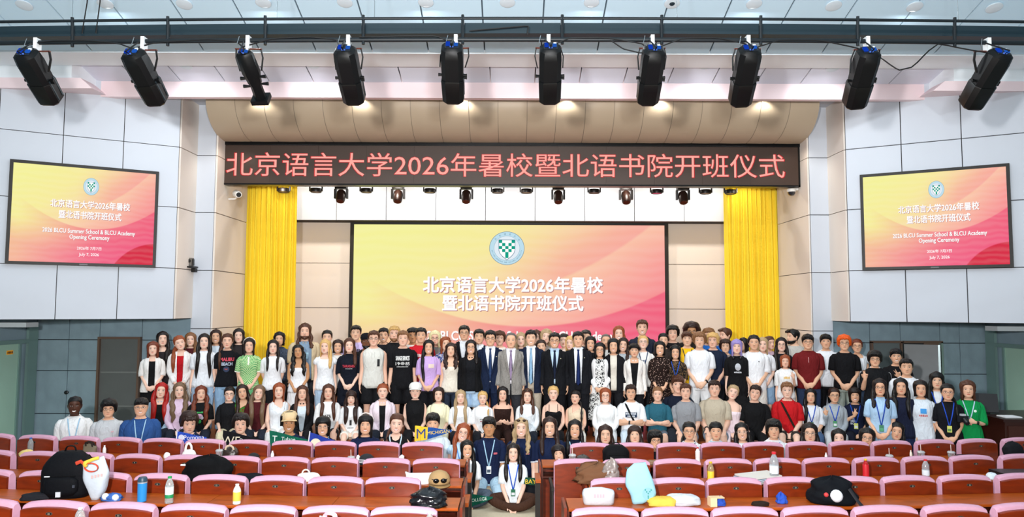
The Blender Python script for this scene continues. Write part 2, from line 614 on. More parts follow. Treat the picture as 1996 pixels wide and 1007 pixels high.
# ================================================================== screens, banner, curtains, lamps
def screen_material(w, h, name, deep=True):
    m = bpy.data.materials.new(name)
    m.use_nodes = True
    nt = m.node_tree
    nt.nodes.remove(nt.nodes['Principled BSDF'])
    tc = nn(nt, 'ShaderNodeTexCoord')
    sp = nn(nt, 'ShaderNodeSeparateXYZ')
    nt.links.new(tc.outputs['UV'], sp.inputs[0])
    U, V = sp.outputs[0], sp.outputs[1]

    def mth(op, a, b=None, clamp=False):
        n = nn(nt, 'ShaderNodeMath', operation=op)
        n.use_clamp = clamp
        for i, x in enumerate((a, b)):
            if x is None:
                continue
            if isinstance(x, (int, float)):
                n.inputs[i].default_value = x
            else:
                nt.links.new(x, n.inputs[i])
        return n.outputs[0]

    def mix(fac, a, b):
        n = nn(nt, 'ShaderNodeMix', data_type='RGBA')
        for i, x in ((0, fac), (6, a), (7, b)):
            if isinstance(x, str):
                n.inputs[i].default_value = (*lin(x), 1)
            elif isinstance(x, (int, float)):
                n.inputs[i].default_value = x
            else:
                nt.links.new(x, n.inputs[i])
        return n.outputs[2]

    def edge(d, soft):
        return mth('ADD', mth('MULTIPLY', d, 1 / soft), 0.5, True)

    wob = nn(nt, 'ShaderNodeTexNoise')
    wob.inputs['Scale'].default_value = 2.0
    nt.links.new(tc.outputs['UV'], wob.inputs['Vector'])
    t = mth('ADD', mth('MULTIPLY', U, 0.62), mth('MULTIPLY', mth('SUBTRACT', 1.0, V), 0.42))
    t = mth('ADD', t, mth('MULTIPLY', mth('SUBTRACT', wob.outputs[0], 0.5), 0.10))
    cr = nn(nt, 'ShaderNodeValToRGB')
    e = cr.color_ramp.elements
    e[0].position, e[0].color = 0.10, (*lin('#f5f29c'), 1)
    e[1].position, e[1].color = 0.92, (*lin('#f2667f'), 1)
    for p, c in ((0.30, '#f7ec9e'), (0.45, '#f9dda8'), (0.60, '#fac2a8'), (0.74, '#f89e9a')):
        x = e.new(p)
        x.color = (*lin(c), 1)
    nt.links.new(t, cr.inputs[0])
    col = cr.outputs[0]
    # diagonal swoosh coming down from the upper right
    d1 = mth('SUBTRACT', V, mth('ADD', 0.55, mth('MULTIPLY', mth('MULTIPLY', mth('SUBTRACT', U, 0.38), mth('SUBTRACT', U, 0.38)), 1.35)))
    b1 = mth('MULTIPLY', edge(d1, 0.02), mth('MULTIPLY', edge(mth('MULTIPLY', mth('SUBTRACT', mth('ADD', 0.26, 0.0), d1), 1.0), 0.3), edge(mth('SUBTRACT', U, 0.55), 0.25)))
    col = mix(mth('MULTIPLY', b1, 0.38), col, '#f4798c')
    # the long curve across the lower half
    q = mth('MULTIPLY', mth('SUBTRACT', U, 0.56), mth('SUBTRACT', U, 0.56))
    d2 = mth('SUBTRACT', mth('ADD', 0.36, mth('MULTIPLY', q, 1.15)), V)
    b2 = mth('MULTIPLY', edge(d2, 0.012), edge(mth('SUBTRACT', U, 0.32), 0.55))
    col = mix(mth('MULTIPLY', b2, 0.72), col, '#f0567c')
    d3 = mth('SUBTRACT', mth('ADD', 0.20, mth('MULTIPLY', q, 0.5)), V)
    col = mix(mth('MULTIPLY', edge(d3, 0.25), 0.45), col, '#f2678f')
    # deep red dome in the lower right corner
    du, dv = mth('SUBTRACT', U, 1.02), mth('MULTIPLY', mth('ADD', V, 0.40), 0.62)
    d4 = mth('SUBTRACT', 0.1525, mth('ADD', mth('MULTIPLY', du, du), mth('MULTIPLY', dv, dv)))
    if deep:
        col = mix(mth('MULTIPLY', edge(d4, 0.006), 0.85), col, '#d42337')
    wv = nn(nt, 'ShaderNodeTexWave', bands_direction='Y')
    wv.inputs['Scale'].default_value = 5.0
    wv.inputs['Distortion'].default_value = 6.0
    wv.inputs['Detail'].default_value = 2.0
    nt.links.new(tc.outputs['UV'], wv.inputs['Vector'])
    col = mix(mth('MULTIPLY', wv.outputs[0], 0.05), col, '#ffffff')
    em = nn(nt, 'ShaderNodeEmission')
    em.inputs[1].default_value = 1.0 / (2 ** EXPO)
    nt.links.new(col, em.inputs[0])
    nt.links.new(em.outputs[0], nt.nodes['Material Output'].inputs[0])
    return m


def picture_plane(parent, w, h, m, y=0.0):
    me = bpy.data.meshes.new('picture')
    me.from_pydata([(-w / 2, y, -h / 2), (w / 2, y, -h / 2), (w / 2, y, h / 2), (-w / 2, y, h / 2)], [], [(0, 1, 2, 3)])
    uv = me.uv_layers.new()
    for i, c in enumerate(((0, 0), (1, 0), (1, 1), (0, 1))):
        uv.data[i].uv = c
    me.materials.append(m)
    o = bpy.data.objects.new('picture', me)
    COL.objects.link(o)
    o.parent = parent
    return o


def disc(mb, cx, cz, rx, rz, y, mi=0, n=40, r0=0.0):
    a = np.arange(n) * 2 * math.pi / n
    out = [(cx + rx * math.cos(t), y, cz + rz * math.sin(t)) for t in a]
    if r0 <= 0:
        return mb.add(out, [tuple(range(n))], mi)
    inn = [(cx + rx * r0 * math.cos(t), y, cz + rz * r0 * math.sin(t)) for t in a]
    return mb.add(out + inn, [(i, (i + 1) % n, n + (i + 1) % n, n + i) for i in range(n)], mi)


def emblem(parent, cx, cz, rx, rz, y, detail=True):
    """round pale blue crest with a chequered green and white shield"""
    mats = [emit('#bfe0ee'), emit('#7d96a6'), emit('#e3eef6'), emit('#ffffff'), emit('#17a187'), emit('#5a7f9a'), emit('#8aa9bb')]
    b = MB()
    e = 0.0015
    disc(b, cx, cz, rx * 1.03, rz * 1.03, y - e, 1)
    disc(b, cx, cz, rx, rz, y - 2 * e, 0)
    disc(b, cx, cz, rx * 0.76, rz * 0.76, y - 3 * e, 6)
    disc(b, cx, cz, rx * 0.745, rz * 0.745, y - 4 * e, 2)
    # shield
    sh = [(-0.46, 0.50), (0.46, 0.50), (0.46, -0.10), (0.40, -0.30), (0.26, -0.48), (0, -0.70), (-0.26, -0.48), (-0.40, -0.30), (-0.46, -0.10)]
    b.add([(cx + x * rx * 1.06, y - 5 * e, cz + z * rz * 1.06) for x, z in sh], [tuple(range(9))], 5)
    b.add([(cx + x * rx, y - 6 * e, cz + z * rz) for x, z in sh], [tuple(range(9))], 3)
    q = 0.184
    for (i, j) in ((-2, 0), (2, 0), (-1, 1), (1, 1), (-2, 2), (0, 2), (2, 2), (-1, 3), (1, 3), (0, 4), (0, 5)):
        x0, x1 = (i - 0.5) * q, (i + 0.5) * q
        z1, z0 = 0.5 - j * q, 0.5 - (j + 1) * q
        b.add([(cx + x * rx, y - 7 * e, cz + z * rz) for x, z in ((x0, z0), (x1, z0), (x1, z1), (x0, z1))], [(0, 1, 2, 3)], 4)
    if detail:
        for ch, ang in zip('北京语言大学', (140, 118, 98, 78, 58, 36)):
            t = math.radians(ang)
            letter(b, ch, (cx + 0.87 * rx * math.cos(t), y - 8 * e, cz + 0.87 * rz * math.sin(t)), h=rz * 0.12,
                   ux=(math.sin(t), 0, -math.cos(t)), uz=(math.cos(t), 0, math.sin(t)), mi=5)
        for k, ch in enumerate('BEIJING LANGUAGE AND CULTURE UNIVERSITY'):
            t = math.radians(190 + 4.2 * k)
            if ch != ' ':
                letter(b, ch, (cx + 0.87 * rx * math.cos(t), y - 8 * e, cz + 0.87 * rz * math.sin(t)), h=rz * 0.07,
                       ux=(-math.sin(t), 0, math.cos(t)), uz=(-math.cos(t), 0, -math.sin(t)), mi=5)
    return b.build('crest', mats, parent, False)


SHADOW = emit('#c98f8f', 0.9)


def title(parent, string, cx, cz, w, h, y, bold=0.03, shadow=True, name='lettering'):
    b = MB()
    if shadow:
        letter(b, string, (cx + h * 0.05, y - 0.002, cz - h * 0.05), w=w, h=h, fat=h * bold, mi=1)
    letter(b, string, (cx, y - 0.005, cz), w=w, h=h, fat=h * bold)
    return b.build(name, [emit('#ffffff', 1.05), SHADOW], parent, False)


# ---- the big screen at the back of the stage
tl, br = at(683, 431, 17.55), at(1306, 756, 17.55)
W_, H_ = br.x - tl.x, tl.z - br.z
cx_, cz_ = (tl.x + br.x) / 2, (tl.z + br.z) / 2
SCRK = W_ / 623.0          # metres per pixel on the screen


def sx_(px):
    return (px - 994.5) * SCRK


def sz_(py):
    return H_ / 2 - (py - 431) * SCRK


t = thing('led_screen', 'big stage screen with yellow to pink slide and round crest', 'screen', (cx_, 17.55, cz_))
fw, th = 0.085, 0.12
BLK = mat('#16130f', 0.5)
MB().box(-W_ / 2, W_ / 2, 0, th, H_ / 2 - 0.07, H_ / 2).build('frame_top', BLK, t, False)
MB().box(-W_ / 2, W_ / 2, 0, th, -H_ / 2, -H_ / 2 + 0.07).build('frame_bottom', BLK, t, False)
MB().box(-W_ / 2, -W_ / 2 + fw, 0, th, -H_ / 2 + 0.07, H_ / 2 - 0.07).build('frame_side', BLK, t, False)
MB().box(W_ / 2 - fw, W_ / 2, 0, th, -H_ / 2 + 0.07, H_ / 2 - 0.07).build('frame_side', BLK, t, False)
MB().box(-W_ / 2 + 0.02, W_ / 2 - 0.02, 0.06, 0.19, -H_ / 2 + 0.02, H_ / 2 - 0.02).build('cabinet', BLK, t, False)
pic = picture_plane(t, W_ - 2 * fw, H_ - 0.14, screen_material(W_, H_, 'slide_main', False), 0.05)
emblem(pic, sx_(990), sz_(482.5), 33.5 * SCRK, 32 * SCRK, 0.045)
title(pic, '北京语言大学2026年暑校', sx_(1002), sz_(554), 350 * SCRK, 31 * SCRK, 0.045, 0.028)
title(pic, '暨北语书院开班仪式', sx_(1002), sz_(589.5), 274 * SCRK, 30 * SCRK, 0.045, 0.028)
title(pic, '2026 BLCU Summer School & BLCU Academy', sx_(1008), sz_(656), 385 * SCRK, 23 * SCRK, 0.045, 0.02)
title(pic, 'Opening Ceremony', sx_(1002), sz_(686), 190 * SCRK, 22 * SCRK, 0.045, 0.02)
title(pic, '2026年 7月7日', sx_(1002), sz_(716), 80 * SCRK, 13 * SCRK, 0.045, 0.01, False)
title(pic, 'July 7, 2026', sx_(1002), sz_(738), 80 * SCRK, 14 * SCRK, 0.045, 0.01, False)
stn = MB()
for x in (-2.4, 0, 2.4):
    stn.box(x - 0.15, x + 0.15, 0.05, 0.2, STZ - cz_, -H_ / 2 + 0.02)
stn.box(-2.6, 2.6, 0.05, 0.2, STZ - cz_, STZ - cz_ + 0.08)
stn.build('support', BLK, t, False)

# ---- the two angled wall screens
for sx, corners, lab in ((-1, ((19, 309), (309, 334.5), (304.5, 522), (9.5, 513.5)), 'wall screen with the slide on the left angled white wall'),
                         (1, ((1676, 340), (1968, 318), (1976, 519.5), (1680.5, 527)), 'wall screen with the slide on the right angled white wall')):
    A = Vector((sx * 6.06, 12.9, 0))
    d = Vector((sx * 0.8716, -0.4903, 0))
    n = Vector((-sx * 0.4903, -0.8716, 0))
    ps = [on_plane(x, y, A + n * 0.09, n) for x, y in corners]
    c0 = sum(ps, Vector()) / 4
    u = Vector((-d.x, -d.y, 0)) if sx < 0 else d
    w = abs(((ps[1] + ps[2]) / 2 - (ps[0] + ps[3]) / 2).dot(u))
    h = ((ps[0] + ps[1]) / 2 - (ps[2] + ps[3]) / 2).z
    t = thing('wall_screen', lab, 'screen', c0, math.atan2(u.y, u.x), 'side wall screens')
    b = 0.05
    MB().box(-w / 2, w / 2, 0, 0.05, h / 2 - b, h / 2).build('bezel', BLK, t, False)
    MB().box(-w / 2, w / 2, 0, 0.05, -h / 2, -h / 2 + b).build('bezel', BLK, t, False)
    MB().box(-w / 2, -w / 2 + b, 0, 0.05, -h / 2 + b, h / 2 - b).build('bezel', BLK, t, False)
    MB().box(w / 2 - b, w / 2, 0, 0.05, -h / 2 + b, h / 2 - b).build('bezel', BLK, t, False)
    MB().box(-w / 2 + 0.01, w / 2 - 0.01, 0.02, 0.06, -h / 2 + 0.01, h / 2 - 0.01).build('casing', BLK, t, False)
    MB().box(-w / 4, w / 4, 0.06, 0.09, -h / 4, h / 4).build('wall_mount', mat('#222222', 0.6), t, False)
    iw, ih = w - 2 * b, h - 2 * b
    pic = picture_plane(t, iw, ih, screen_material(w, h, 'slide_side'), 0.015)
    emblem(pic, 0.03 * iw, 0.31 * ih, 0.054 * iw, 0.09 * ih, 0.012, False)
    X = 0.035 * iw
    title(pic, '北京语言大学2026年暑校', X, 0.115 * ih, 0.56 * iw, 0.082 * ih, 0.012, 0.02)
    title(pic, '暨北语书院开班仪式', X, 0.002 * ih, 0.44 * iw, 0.082 * ih, 0.012, 0.02)
    title(pic, '2026 BLCU Summer School & BLCU Academy', X, -0.175 * ih, 0.65 * iw, 0.058 * ih, 0.012, 0.015)
    title(pic, 'Opening Ceremony', X, -0.235 * ih, 0.28 * iw, 0.058 * ih, 0.012, 0.015)
    title(pic, '2026年 7月7日', X, -0.345 * ih, 0.17 * iw, 0.036 * ih, 0.012, 0.01, False)
    title(pic, 'July 7, 2026', X, -0.415 * ih, 0.14 * iw, 0.04 * ih, 0.012, 0.01, False)
    bb = MB()
    bb.box(-0.06, 0.06, -0.003, 0.0, -h / 2 + 0.012, -h / 2 + 0.035)
    bb.build('maker_plate', mat('#3c4046', 0.4), t, False)

# ---- dot matrix banner across the stage opening
BY = 13.95
tl, br = at(431, 279.5, BY), at(1560, 364, BY)
W_, H_ = br.x - tl.x, tl.z - br.z
t = thing('led_banner', 'long dark dot matrix banner with red Chinese lettering across the stage', 'banner', ((tl.x + br.x) / 2, BY, (tl.z + br.z) / 2))
MB().box(-W_ / 2 + 0.01, W_ / 2 - 0.01, 0.012, 0.2, -H_ / 2 + 0.01, H_ / 2 - 0.01).build('casing', mat('#1b1512', 0.5), t, False)
PNL = mat('#3b2a20', 0.42, var=0.12, vscale=3, bump=0.15, bscale=300)
NP = 12
for i in range(NP):
    a, b = -W_ / 2 + 0.03 + (W_ - 0.06) * i / NP, -W_ / 2 + 0.03 + (W_ - 0.06) * (i + 1) / NP
    MB().box(a + 0.001, b - 0.001, 0.0, 0.015, -H_ / 2 + 0.03, H_ / 2 - 0.03).build('led_module', PNL, t, False)
FRB = mat('#0d0d0e', 0.3, metal=0.4)
MB().box(-W_ / 2 - 0.08, W_ / 2 + 0.06, -0.02, 0.2, H_ / 2 - 0.03, H_ / 2 + 0.045).build('frame_top', FRB, t, False)
MB().box(-W_ / 2, W_ / 2, -0.01, 0.2, -H_ / 2, -H_ / 2 + 0.03).build('frame_bottom', FRB, t, False)
for sx in (-1, 1):
    a, b = sorted((sx * W_ / 2, sx * (W_ / 2 - 0.03)))
    MB().box(a, b, -0.01, 0.2, -H_ / 2, H_ / 2).build('frame_side', FRB, t, False)
b = MB()
letter(b, '北京语言大学2026年暑校暨北语书院开班仪式', (-0.09, -0.006, 0.0), w=1087 * W_ / 1129, h=48 / 84.5 * H_)
letter(b, '北京语言大学2026年暑校暨北语书院开班仪式', (-0.09, -0.004, 0.0), w=1089 * W_ / 1129, h=48.5 / 84.5 * H_, fat=0.008, mi=1)
b.build('lettering', [emit('#ffb0a4', 1.0), emit('#d8343c', 0.9)], t, False)

# ---- yellow stage curtains
YEL = mat('#f8da38', 0.75, bump=0.1, bscale=60)
for sx, xa, xb, lab in ((-1, 424, 577, 'yellow pleated curtain left of the stage'), (1, 1413, 1560, 'yellow pleated curtain right of the stage')):
    yc = 15.3
    a, b = at(xa, 500, yc).x, at(xb, 500, yc).x
    t = thing('stage_curtain', lab, 'curtain', ((a + b) / 2, yc, STZ), 0, 'yellow stage curtains')
    nx = 260
    xs = np.linspace(a, b, nx) - (a + b) / 2
    ph = np.cumsum(0.30 + 0.16 * np.array([mnoise.noise(Vector((i * 0.07, sx * 3.1, 0))) for i in range(nx)]))
    R = []
    top = 6.3 - STZ
    for k, z in enumerate(np.linspace(0.02, top, 14)):
        f = 0.055 * (1 - 0.35 * z / top)
        y = f * np.sin(ph * 1.25 + 0.25 * z) + 0.025 * np.sin(ph * 0.43 + 1 + 0.1 * z)
        dx = 0.03 * np.sin(ph * 0.25 + z * 0.3) * (1 - z / top)
        R.append(np.stack([xs + dx, y, np.full(nx, z)], 1))
    R = np.array(R)
    m = MB().loft(R, closed=False)
    cl = m.build('curtain_cloth', YEL, t, 'all')
    md = cl.modifiers.new('thick', 'SOLIDIFY')
    md.thickness = 0.006
    MB().box(xs[0] - 0.05, xs[-1] + 0.05, -0.09, -0.05, top + 0.02, top + 0.06).build('curtain_rail', mat('#6d6d70', 0.4, metal=0.6), t, False)

# ---- lighting bar under the banner with moving heads and flat par lamps
BLKM = mat('#17120f', 0.42)
LBY = 15.0
t = thing('stage_light_bar', 'thin light bar hung behind the lower edge of the banner', 'light bar', (0, LBY, at(998, 362, LBY).z))
MB().tube([(-5.3, 0, 0.02), (5.3, 0, 0.02)], 0.022, 8).build('pipe', mat('#8d8377', 0.4, metal=0.6), t)
for x in (-4.4, 0, 4.4):
    MB().tube([(x, 0, 0.02), (x, 0, 6.46 - at(998, 362, LBY).z)], 0.012, 6).build('hanger_rod', mat('#3a3a3c', 0.4, metal=0.6), t)
zbar = at(998, 362, LBY).z
labs = ('leftmost', 'second', 'third', 'fourth', 'fifth', 'rightmost')
for k, (px, py) in enumerate(((665, 381), (776, 381), (909, 381), (1088, 381), (1220, 382), (1331, 383))):
    p = at(px, py, LBY)
    t = thing('moving_head_light', labs[k] + ' moving head stage light hanging under the banner', 'stage light', (p.x, LBY, zbar - 0.01), 0, 'moving head lights under the banner')
    MB().box(-0.12, 0.12, -0.09, 0.09, -0.07, 0.0).build('base', BLKM, t)
    for s in (-1, 1):
        R = [[(s * x, y, z) for x, y in ((0.105, -0.045), (0.145, -0.04), (0.145, 0.04), (0.105, 0.045))] for z in (-0.07, -0.16, -0.24, -0.275)]
        MB().loft(R).build('yoke_arm', BLKM, t)
    h = MB()
    h.tube([(0, 0.06, 0.075), (0, 0.03, 0.055), (0, -0.0, 0.0), (0, -0.05, -0.10), (0, -0.07, -0.145)], [0.06, 0.092, 0.10, 0.098, 0.085], 16)
    hd_ = h.build('head', mat('#2a1913', 0.35), t, loc=(0, -0.01, -0.20))
    MB().tube([(0, -0.072, -0.147), (0, -0.075, -0.153)], [0.075, 0.07], 16).build('lens', mat('#452018', 0.15, coat=0.5), hd_)
for k, (px, red) in enumerate(((553, 0), (616, 0), (714, 0), (838, 0), (970, 0), (1026, 0), (1158, 0), (1280, 1), (1375, 0), (1424, 0))):
    p = at(px, 369, LBY)
    nms = ('first', 'second', 'third', 'fourth', 'fifth', 'sixth', 'seventh', 'red-lit', 'ninth', 'last')
    t = thing('par_light', nms[k] + ' flat round par lamp from the left on the bar under the banner', 'stage light', (p.x, LBY, zbar - 0.05), 0, 'par lamps under the banner')
    MB().lathe([(0.03, -0.01), (0.11, -0.02), (0.125, -0.05), (0.118, -0.10), (0.105, -0.105), (0.1, -0.085)], m=20).build('housing', BLKM, t)
    MB().lathe([(0.001, -0.094), (0.10, -0.094), (0.10, -0.09), (0.001, -0.09)], m=20).build('lens', emit('#e0607a', 0.8) if red else mat('#a8917c', 0.3), t)
    for s in (-1, 1):
        MB().box(s * 0.13 - 0.012, s * 0.13 + 0.012, -0.02, 0.02, -0.08, 0.07).build('bracket', BLKM, t, False)

# ---- lighting truss over the seats
TY = 8.0
NAVY = mat('#0a141a', 0.5)


def bow(px):
    return 7.0 * ((px - 998) / 998.0) ** 2


def yline(px, yc):
    return yc + bow(px)


t = thing('lighting_truss', 'long dark lighting truss with two pipes hanging across the hall', 'truss', (0, TY, at(998, 56, TY).z))
z0 = t.location.z
pxs = np.linspace(-150, 2150, 25)


def tl_(px, yc, Y=TY):
    p = at(px, yline(px, yc), Y)
    return (p.x, p.y - TY, p.z - z0)


MB().tube([tl_(x, 35.5) for x in pxs], 0.0165, 10).build('upper_pipe', NAVY, t)
MB().tube([tl_(x, 77.0) for x in pxs], 0.026, 10).build('lower_pipe', NAVY, t)
R = []
for x in pxs:
    a, b_ = tl_(x, 44.5, TY + 0.12), tl_(x, 65, TY + 0.12)
    R.append([(a[0], a[1], a[2]), (a[0], a[1] + 0.12, a[2]), (b_[0], b_[1] + 0.12, b_[2]), (b_[0], b_[1], b_[2])])
MB().loft(R).build('box_beam', mat('#11262f', 0.55), t)
for px in (141, 327, 517, 708, 902, 1096, 1290, 1483, 1672, 1861):
    a, b_ = tl_(px, 29), tl_(px, 86)
    MB().tube([a, ((a[0] + b_[0]) / 2, 0.005, (a[2] + b_[2]) / 2), b_], [0.018, 0.02, 0.018], 8).build('clamp_strap', NAVY, t)
WIRE = mat('#9aa3a8', 0.3, metal=0.8)
for px in (141, 540, 730, 1320, 1868):
    a = tl_(px, 33)
    MB().tube([a, (a[0] - 0.02, 0.0, a[2] + 2.2)], 0.004, 5).build('hanging_wire', WIRE, t)
for px, dx in ((160, 10), (187, 8)):
    a = tl_(px, 60)
    e = tl_(px + dx, 0)
    MB().tube([a, e, (e[0], e[1], e[2] + 1.4)], 0.007, 5).build('power_cord', BLKM, t)
# cables strung along the lower pipe
CAB = mat('#0c0e10', 0.5)
cabs = [[(62, 92), (68, 78), (100, 74), (170, 74), (230, 80), (262, 92)], [(262, 90), (300, 80), (400, 74), (460, 78), (482, 98)],
        [(470, 90), (530, 74), (600, 71), (655, 76), (664, 95)], [(700, 72), (780, 70), (850, 70), (885, 84)], [(915, 60), (1030, 50), (1028, 68)],
        [(1072, 90), (1110, 74), (1180, 73), (1250, 84), (1268, 96)], [(1190, 78), (1215, 95), (1250, 103), (1272, 97)], [(1282, 92), (1330, 74), (1400, 73), (1455, 84), (1462, 95)],
        [(1470, 92), (1520, 76), (1600, 76), (1670, 90), (1692, 102)], [(1712, 105), (1735, 122), (1752, 133), (1780, 126), (1808, 96), (1830, 80), (1880, 90), (1945, 100)]]
for c_ in cabs:
    pts = np.array(c_, float)
    tt = np.linspace(0, len(pts) - 1, 18)
    P = [tl_(np.interp(q, range(len(pts)), pts[:, 0]), np.interp(q, range(len(pts)), pts[:, 1]) - bow(np.interp(q, range(len(pts)), pts[:, 0])) * 0.0, TY - 0.03) for q in tt]
    MB().tube(P, 0.008, 5).build('cable', CAB, t)

FIX = [(51, 106, 102, 196), (259, 106, 308, 198), (477, 106, 509, 193), (672, 99, 692, 197), (881, 93, 884, 195), (1073, 95, 1071, 196), (1275, 99, 1261, 198), (1461, 99, 1441, 201), (1693, 103, 1664, 205), (1950, 106, 1890, 206)]
ords = ('leftmost', 'second from left', 'slim short-nosed third', 'fourth from left', 'fifth from left', 'sixth from left', 'seventh from left', 'eighth from left', 'ninth from left', 'rightmost')
FBLK = mat('#050709', 0.5, spec=0.25)
FGLS = mat('#1a2b36', 0.15, coat=0.6)
for k, (x0, y0, x1, y1) in enumerate(FIX):
    a, b_ = at(x0, y0, TY - 0.12), at(x1, y1, TY + 0.38)
    ax = (b_ - a)
    Ln = ax.length
    ax.normalize()
    t = thing('profile_spotlight', ords[k] + ' black theatre spotlight hanging from the truss', 'spotlight', a, 0, 'spotlights on the truss')
    u = Vector((1, 0, 0)) - ax * ax.x
    u.normalize()
    v = ax.cross(u)                       # across the body, towards the camera side / up
    if v.y > 0:
        v = -v
    slim = k == 2

    def sec(q, wx, wy, ch=0.35):
        c0 = ax * q
        pts = []
        for i, j in ((-1, -ch), (-1, ch), (-ch, 1), (ch, 1), (1, ch), (1, -ch), (ch, -1), (-ch, -1)):
            pts.append(c0 + u * (i * wx) + v * (j * wy))
        return [tuple(p) for p in pts]
    s_ = 0.7 if slim else 1.0
    if slim:
        MB().loft([sec(-0.03, 0.07, 0.06), sec(0.0, 0.09, 0.08), sec(0.24, 0.10, 0.09), sec(0.30, 0.085, 0.08), sec(Ln * 0.62, 0.075, 0.07), sec(Ln * 0.66, 0.062, 0.062), sec(Ln, 0.066, 0.066)]).build('body', FBLK, t)
        MB().obox(ax * Ln, (u, v, ax), (0.10, 0.085, 0.03)).build('gel_frame', FBLK, t)
        for q, s in ((0.30, 1), (0.32, -1), (0.40, 1), (0.43, -1)):
            MB().tube([ax * q + u * (s * 0.07), ax * q + u * (s * 0.15)], [0.012, 0.022], 6).build('shutter_handle', FBLK, t)
    else:
        MB().loft([sec(-0.035, 0.085, 0.085, 0.5), sec(0.0, 0.118, 0.115, 0.55), sec(0.10, 0.125, 0.12, 0.6), sec(Ln * 0.55, 0.122, 0.115, 0.6)]).build('body', FBLK, t)
        MB().loft([sec(Ln * 0.55, 0.128, 0.12, 0.62), sec(Ln * 0.57, 0.131, 0.124, 0.62), sec(Ln * 0.96, 0.122, 0.118, 0.62), sec(Ln, 0.10, 0.10, 0.62)]).build('lens_tube', mat('#040506', 0.42, spec=0.3), t)
        for s in (-0.55, 0.55):
            MB().obox(ax * (Ln * 0.72) + u * 0.126 + v * (s * 0.09), (u, v, ax), (0.006, 0.008, Ln * 0.2)).build('rail', mat('#39444a', 0.3, metal=0.5), t)
        for q, s in ((0.33, 1), (0.33, -1), (0.36, 1)):
            MB().tube([ax * q + u * (s * 0.11) + v * 0.02, ax * q + u * (s * 0.165) + v * 0.02], [0.012, 0.02], 6).build('knob', FBLK, t)
    # rear panel with connectors
    rp = MB().obox(-ax * 0.036, (u, v, ax), (0.075 * s_, 0.07 * s_, 0.003)).build('rear_panel', mat('#10161a', 0.5), t)
    MB().obox(-ax * 0.048 + u * -0.045 * s_ + v * 0.0, (u, v, ax), (0.022 * s_, 0.035 * s_, 0.01)).build('connector', emit('#1746c8', 0.75), rp)
    MB().obox(-ax * 0.048 + u * 0.045 * s_ + v * 0.01, (u, v, ax), (0.022 * s_, 0.022 * s_, 0.01)).build('connector', emit('#2a6ad8', 0.7), rp)
    MB().obox(-ax * 0.046 + u * 0.05 * s_ - v * 0.03, (u, v, ax), (0.016 * s_, 0.016 * s_, 0.008)).build('inlet', mat('#dfe6ee', 0.4), rp)
    MB().obox(-ax * 0.046 + v * 0.058 * s_, (u, v, ax), (0.02 * s_, 0.006 * s_, 0.006)).build('display', emit('#5a84f0', 0.9), rp)
    # yoke: two side plates up to a reddish cross bar, white clamp on the pipe
    piv = ax * (Ln * 0.36)
    pipe = at(x0 + (8 if k < 5 else -4) + (14 if k < 2 else 0) - (22 if k == 9 else 0), yline(x0, 77), TY) - a
    topz = Vector((pipe.x, pipe.y, pipe.z - 0.10))
    for s in (-1, 1):
        e = piv + u * (s * 0.145 * (0.85 if slim else 1))
        tt = Vector((topz.x + s * 0.14, topz.y, topz.z))
        MB().tube([tuple(e), tuple(e.lerp(tt, 0.6) + Vector((s * 0.02, 0, 0))), tuple(tt)], [(0.022, 0.007)] * 3, 6, side=(0, 1, 0)).build('yoke_arm', FBLK, t)
    MB().tube([tuple(topz + Vector((-0.15, 0, 0))), tuple(topz + Vector((0.15, 0, 0)))], [(0.022, 0.007)] * 2, 6, side=(0, 1, 0)).build('yoke_bar', mat('#6e3a30', 0.4), t)
    MB().obox(pipe + Vector((0, -0.0, -0.03)), ((1, 0, 0), (0, 1, 0), (0, 0, 1)), (0.02, 0.045, 0.075)).build('clamp', mat('#dfe5e8', 0.4), t)
    MB().tube([tuple(pipe + Vector((-0.09, -0.05, 0.03))), tuple(pipe + Vector((-0.11, -0.06, -0.06))), tuple(topz + Vector((-0.08, -0.03, -0.0)))], 0.004, 5).build('safety_wire', WIRE, t)
    MB().tube([tuple(-ax * 0.03 + v * 0.05), tuple(-ax * 0.10 + v * 0.1), tuple(pipe + Vector((-0.04, -0.04, -0.02)))], 0.009, 5).build('power_cable', CAB, t)

# ---- recessed downlights
LIT = emit('#ffffff', 6)
RIM = mat('#cbd8e0', 0.5)
slope = math.atan(SL)


def downlight(px, py, lit, lab, k, rot, zfun, energy=0, color=(0.9, 0.96, 1.0)):
    # intersect pixel ray with the local ceiling plane by iteration
    Y = 10.0
    for _ in range(30):
        p = at(px, py, Y)
        Y += (zfun(Y) - p.z) * (1.2)
    p = at(px, py, Y)
    t = thing('downlight', lab, 'ceiling light', (p.x, p.y, p.z - 0.012), 0, 'recessed ceiling downlights')
    t.rotation_euler = (-rot, 0, 0)
    MB().lathe([(0.082, 0.02), (0.108, 0.012), (0.108, -0.004), (0.086, -0.01)], m=24).build('trim_ring', RIM, t)
    if lit == 1:
        MB().lathe([(0.001, -0.004), (0.084, -0.006), (0.084, 0.0), (0.001, 0.0)], m=24).build('lamp_face', LIT, t)
    elif lit == 0:
        MB().lathe([(0.001, -0.004), (0.084, -0.006), (0.084, 0.0), (0.001, 0.0)], m=24).build('grille', mat('#93aab8', 0.5), t)
    else:
        MB().lathe([(0.001, -0.006), (0.084, -0.006), (0.084, 0.0), (0.001, 0.0)], m=24).build('dark_opening', mat('#11161a', 0.5), t)
        MB().tube([(0, 0, -0.02), (0, 0, 0.0)], [0.03, 0.05], 12).build('inner_lens', mat('#22303a', 0.2), t)
    if energy:
        q = t.location
        lamp('downlight_glow', 'AREA', (q.x, q.y, q.z - 0.03), energy, color, 0.16)


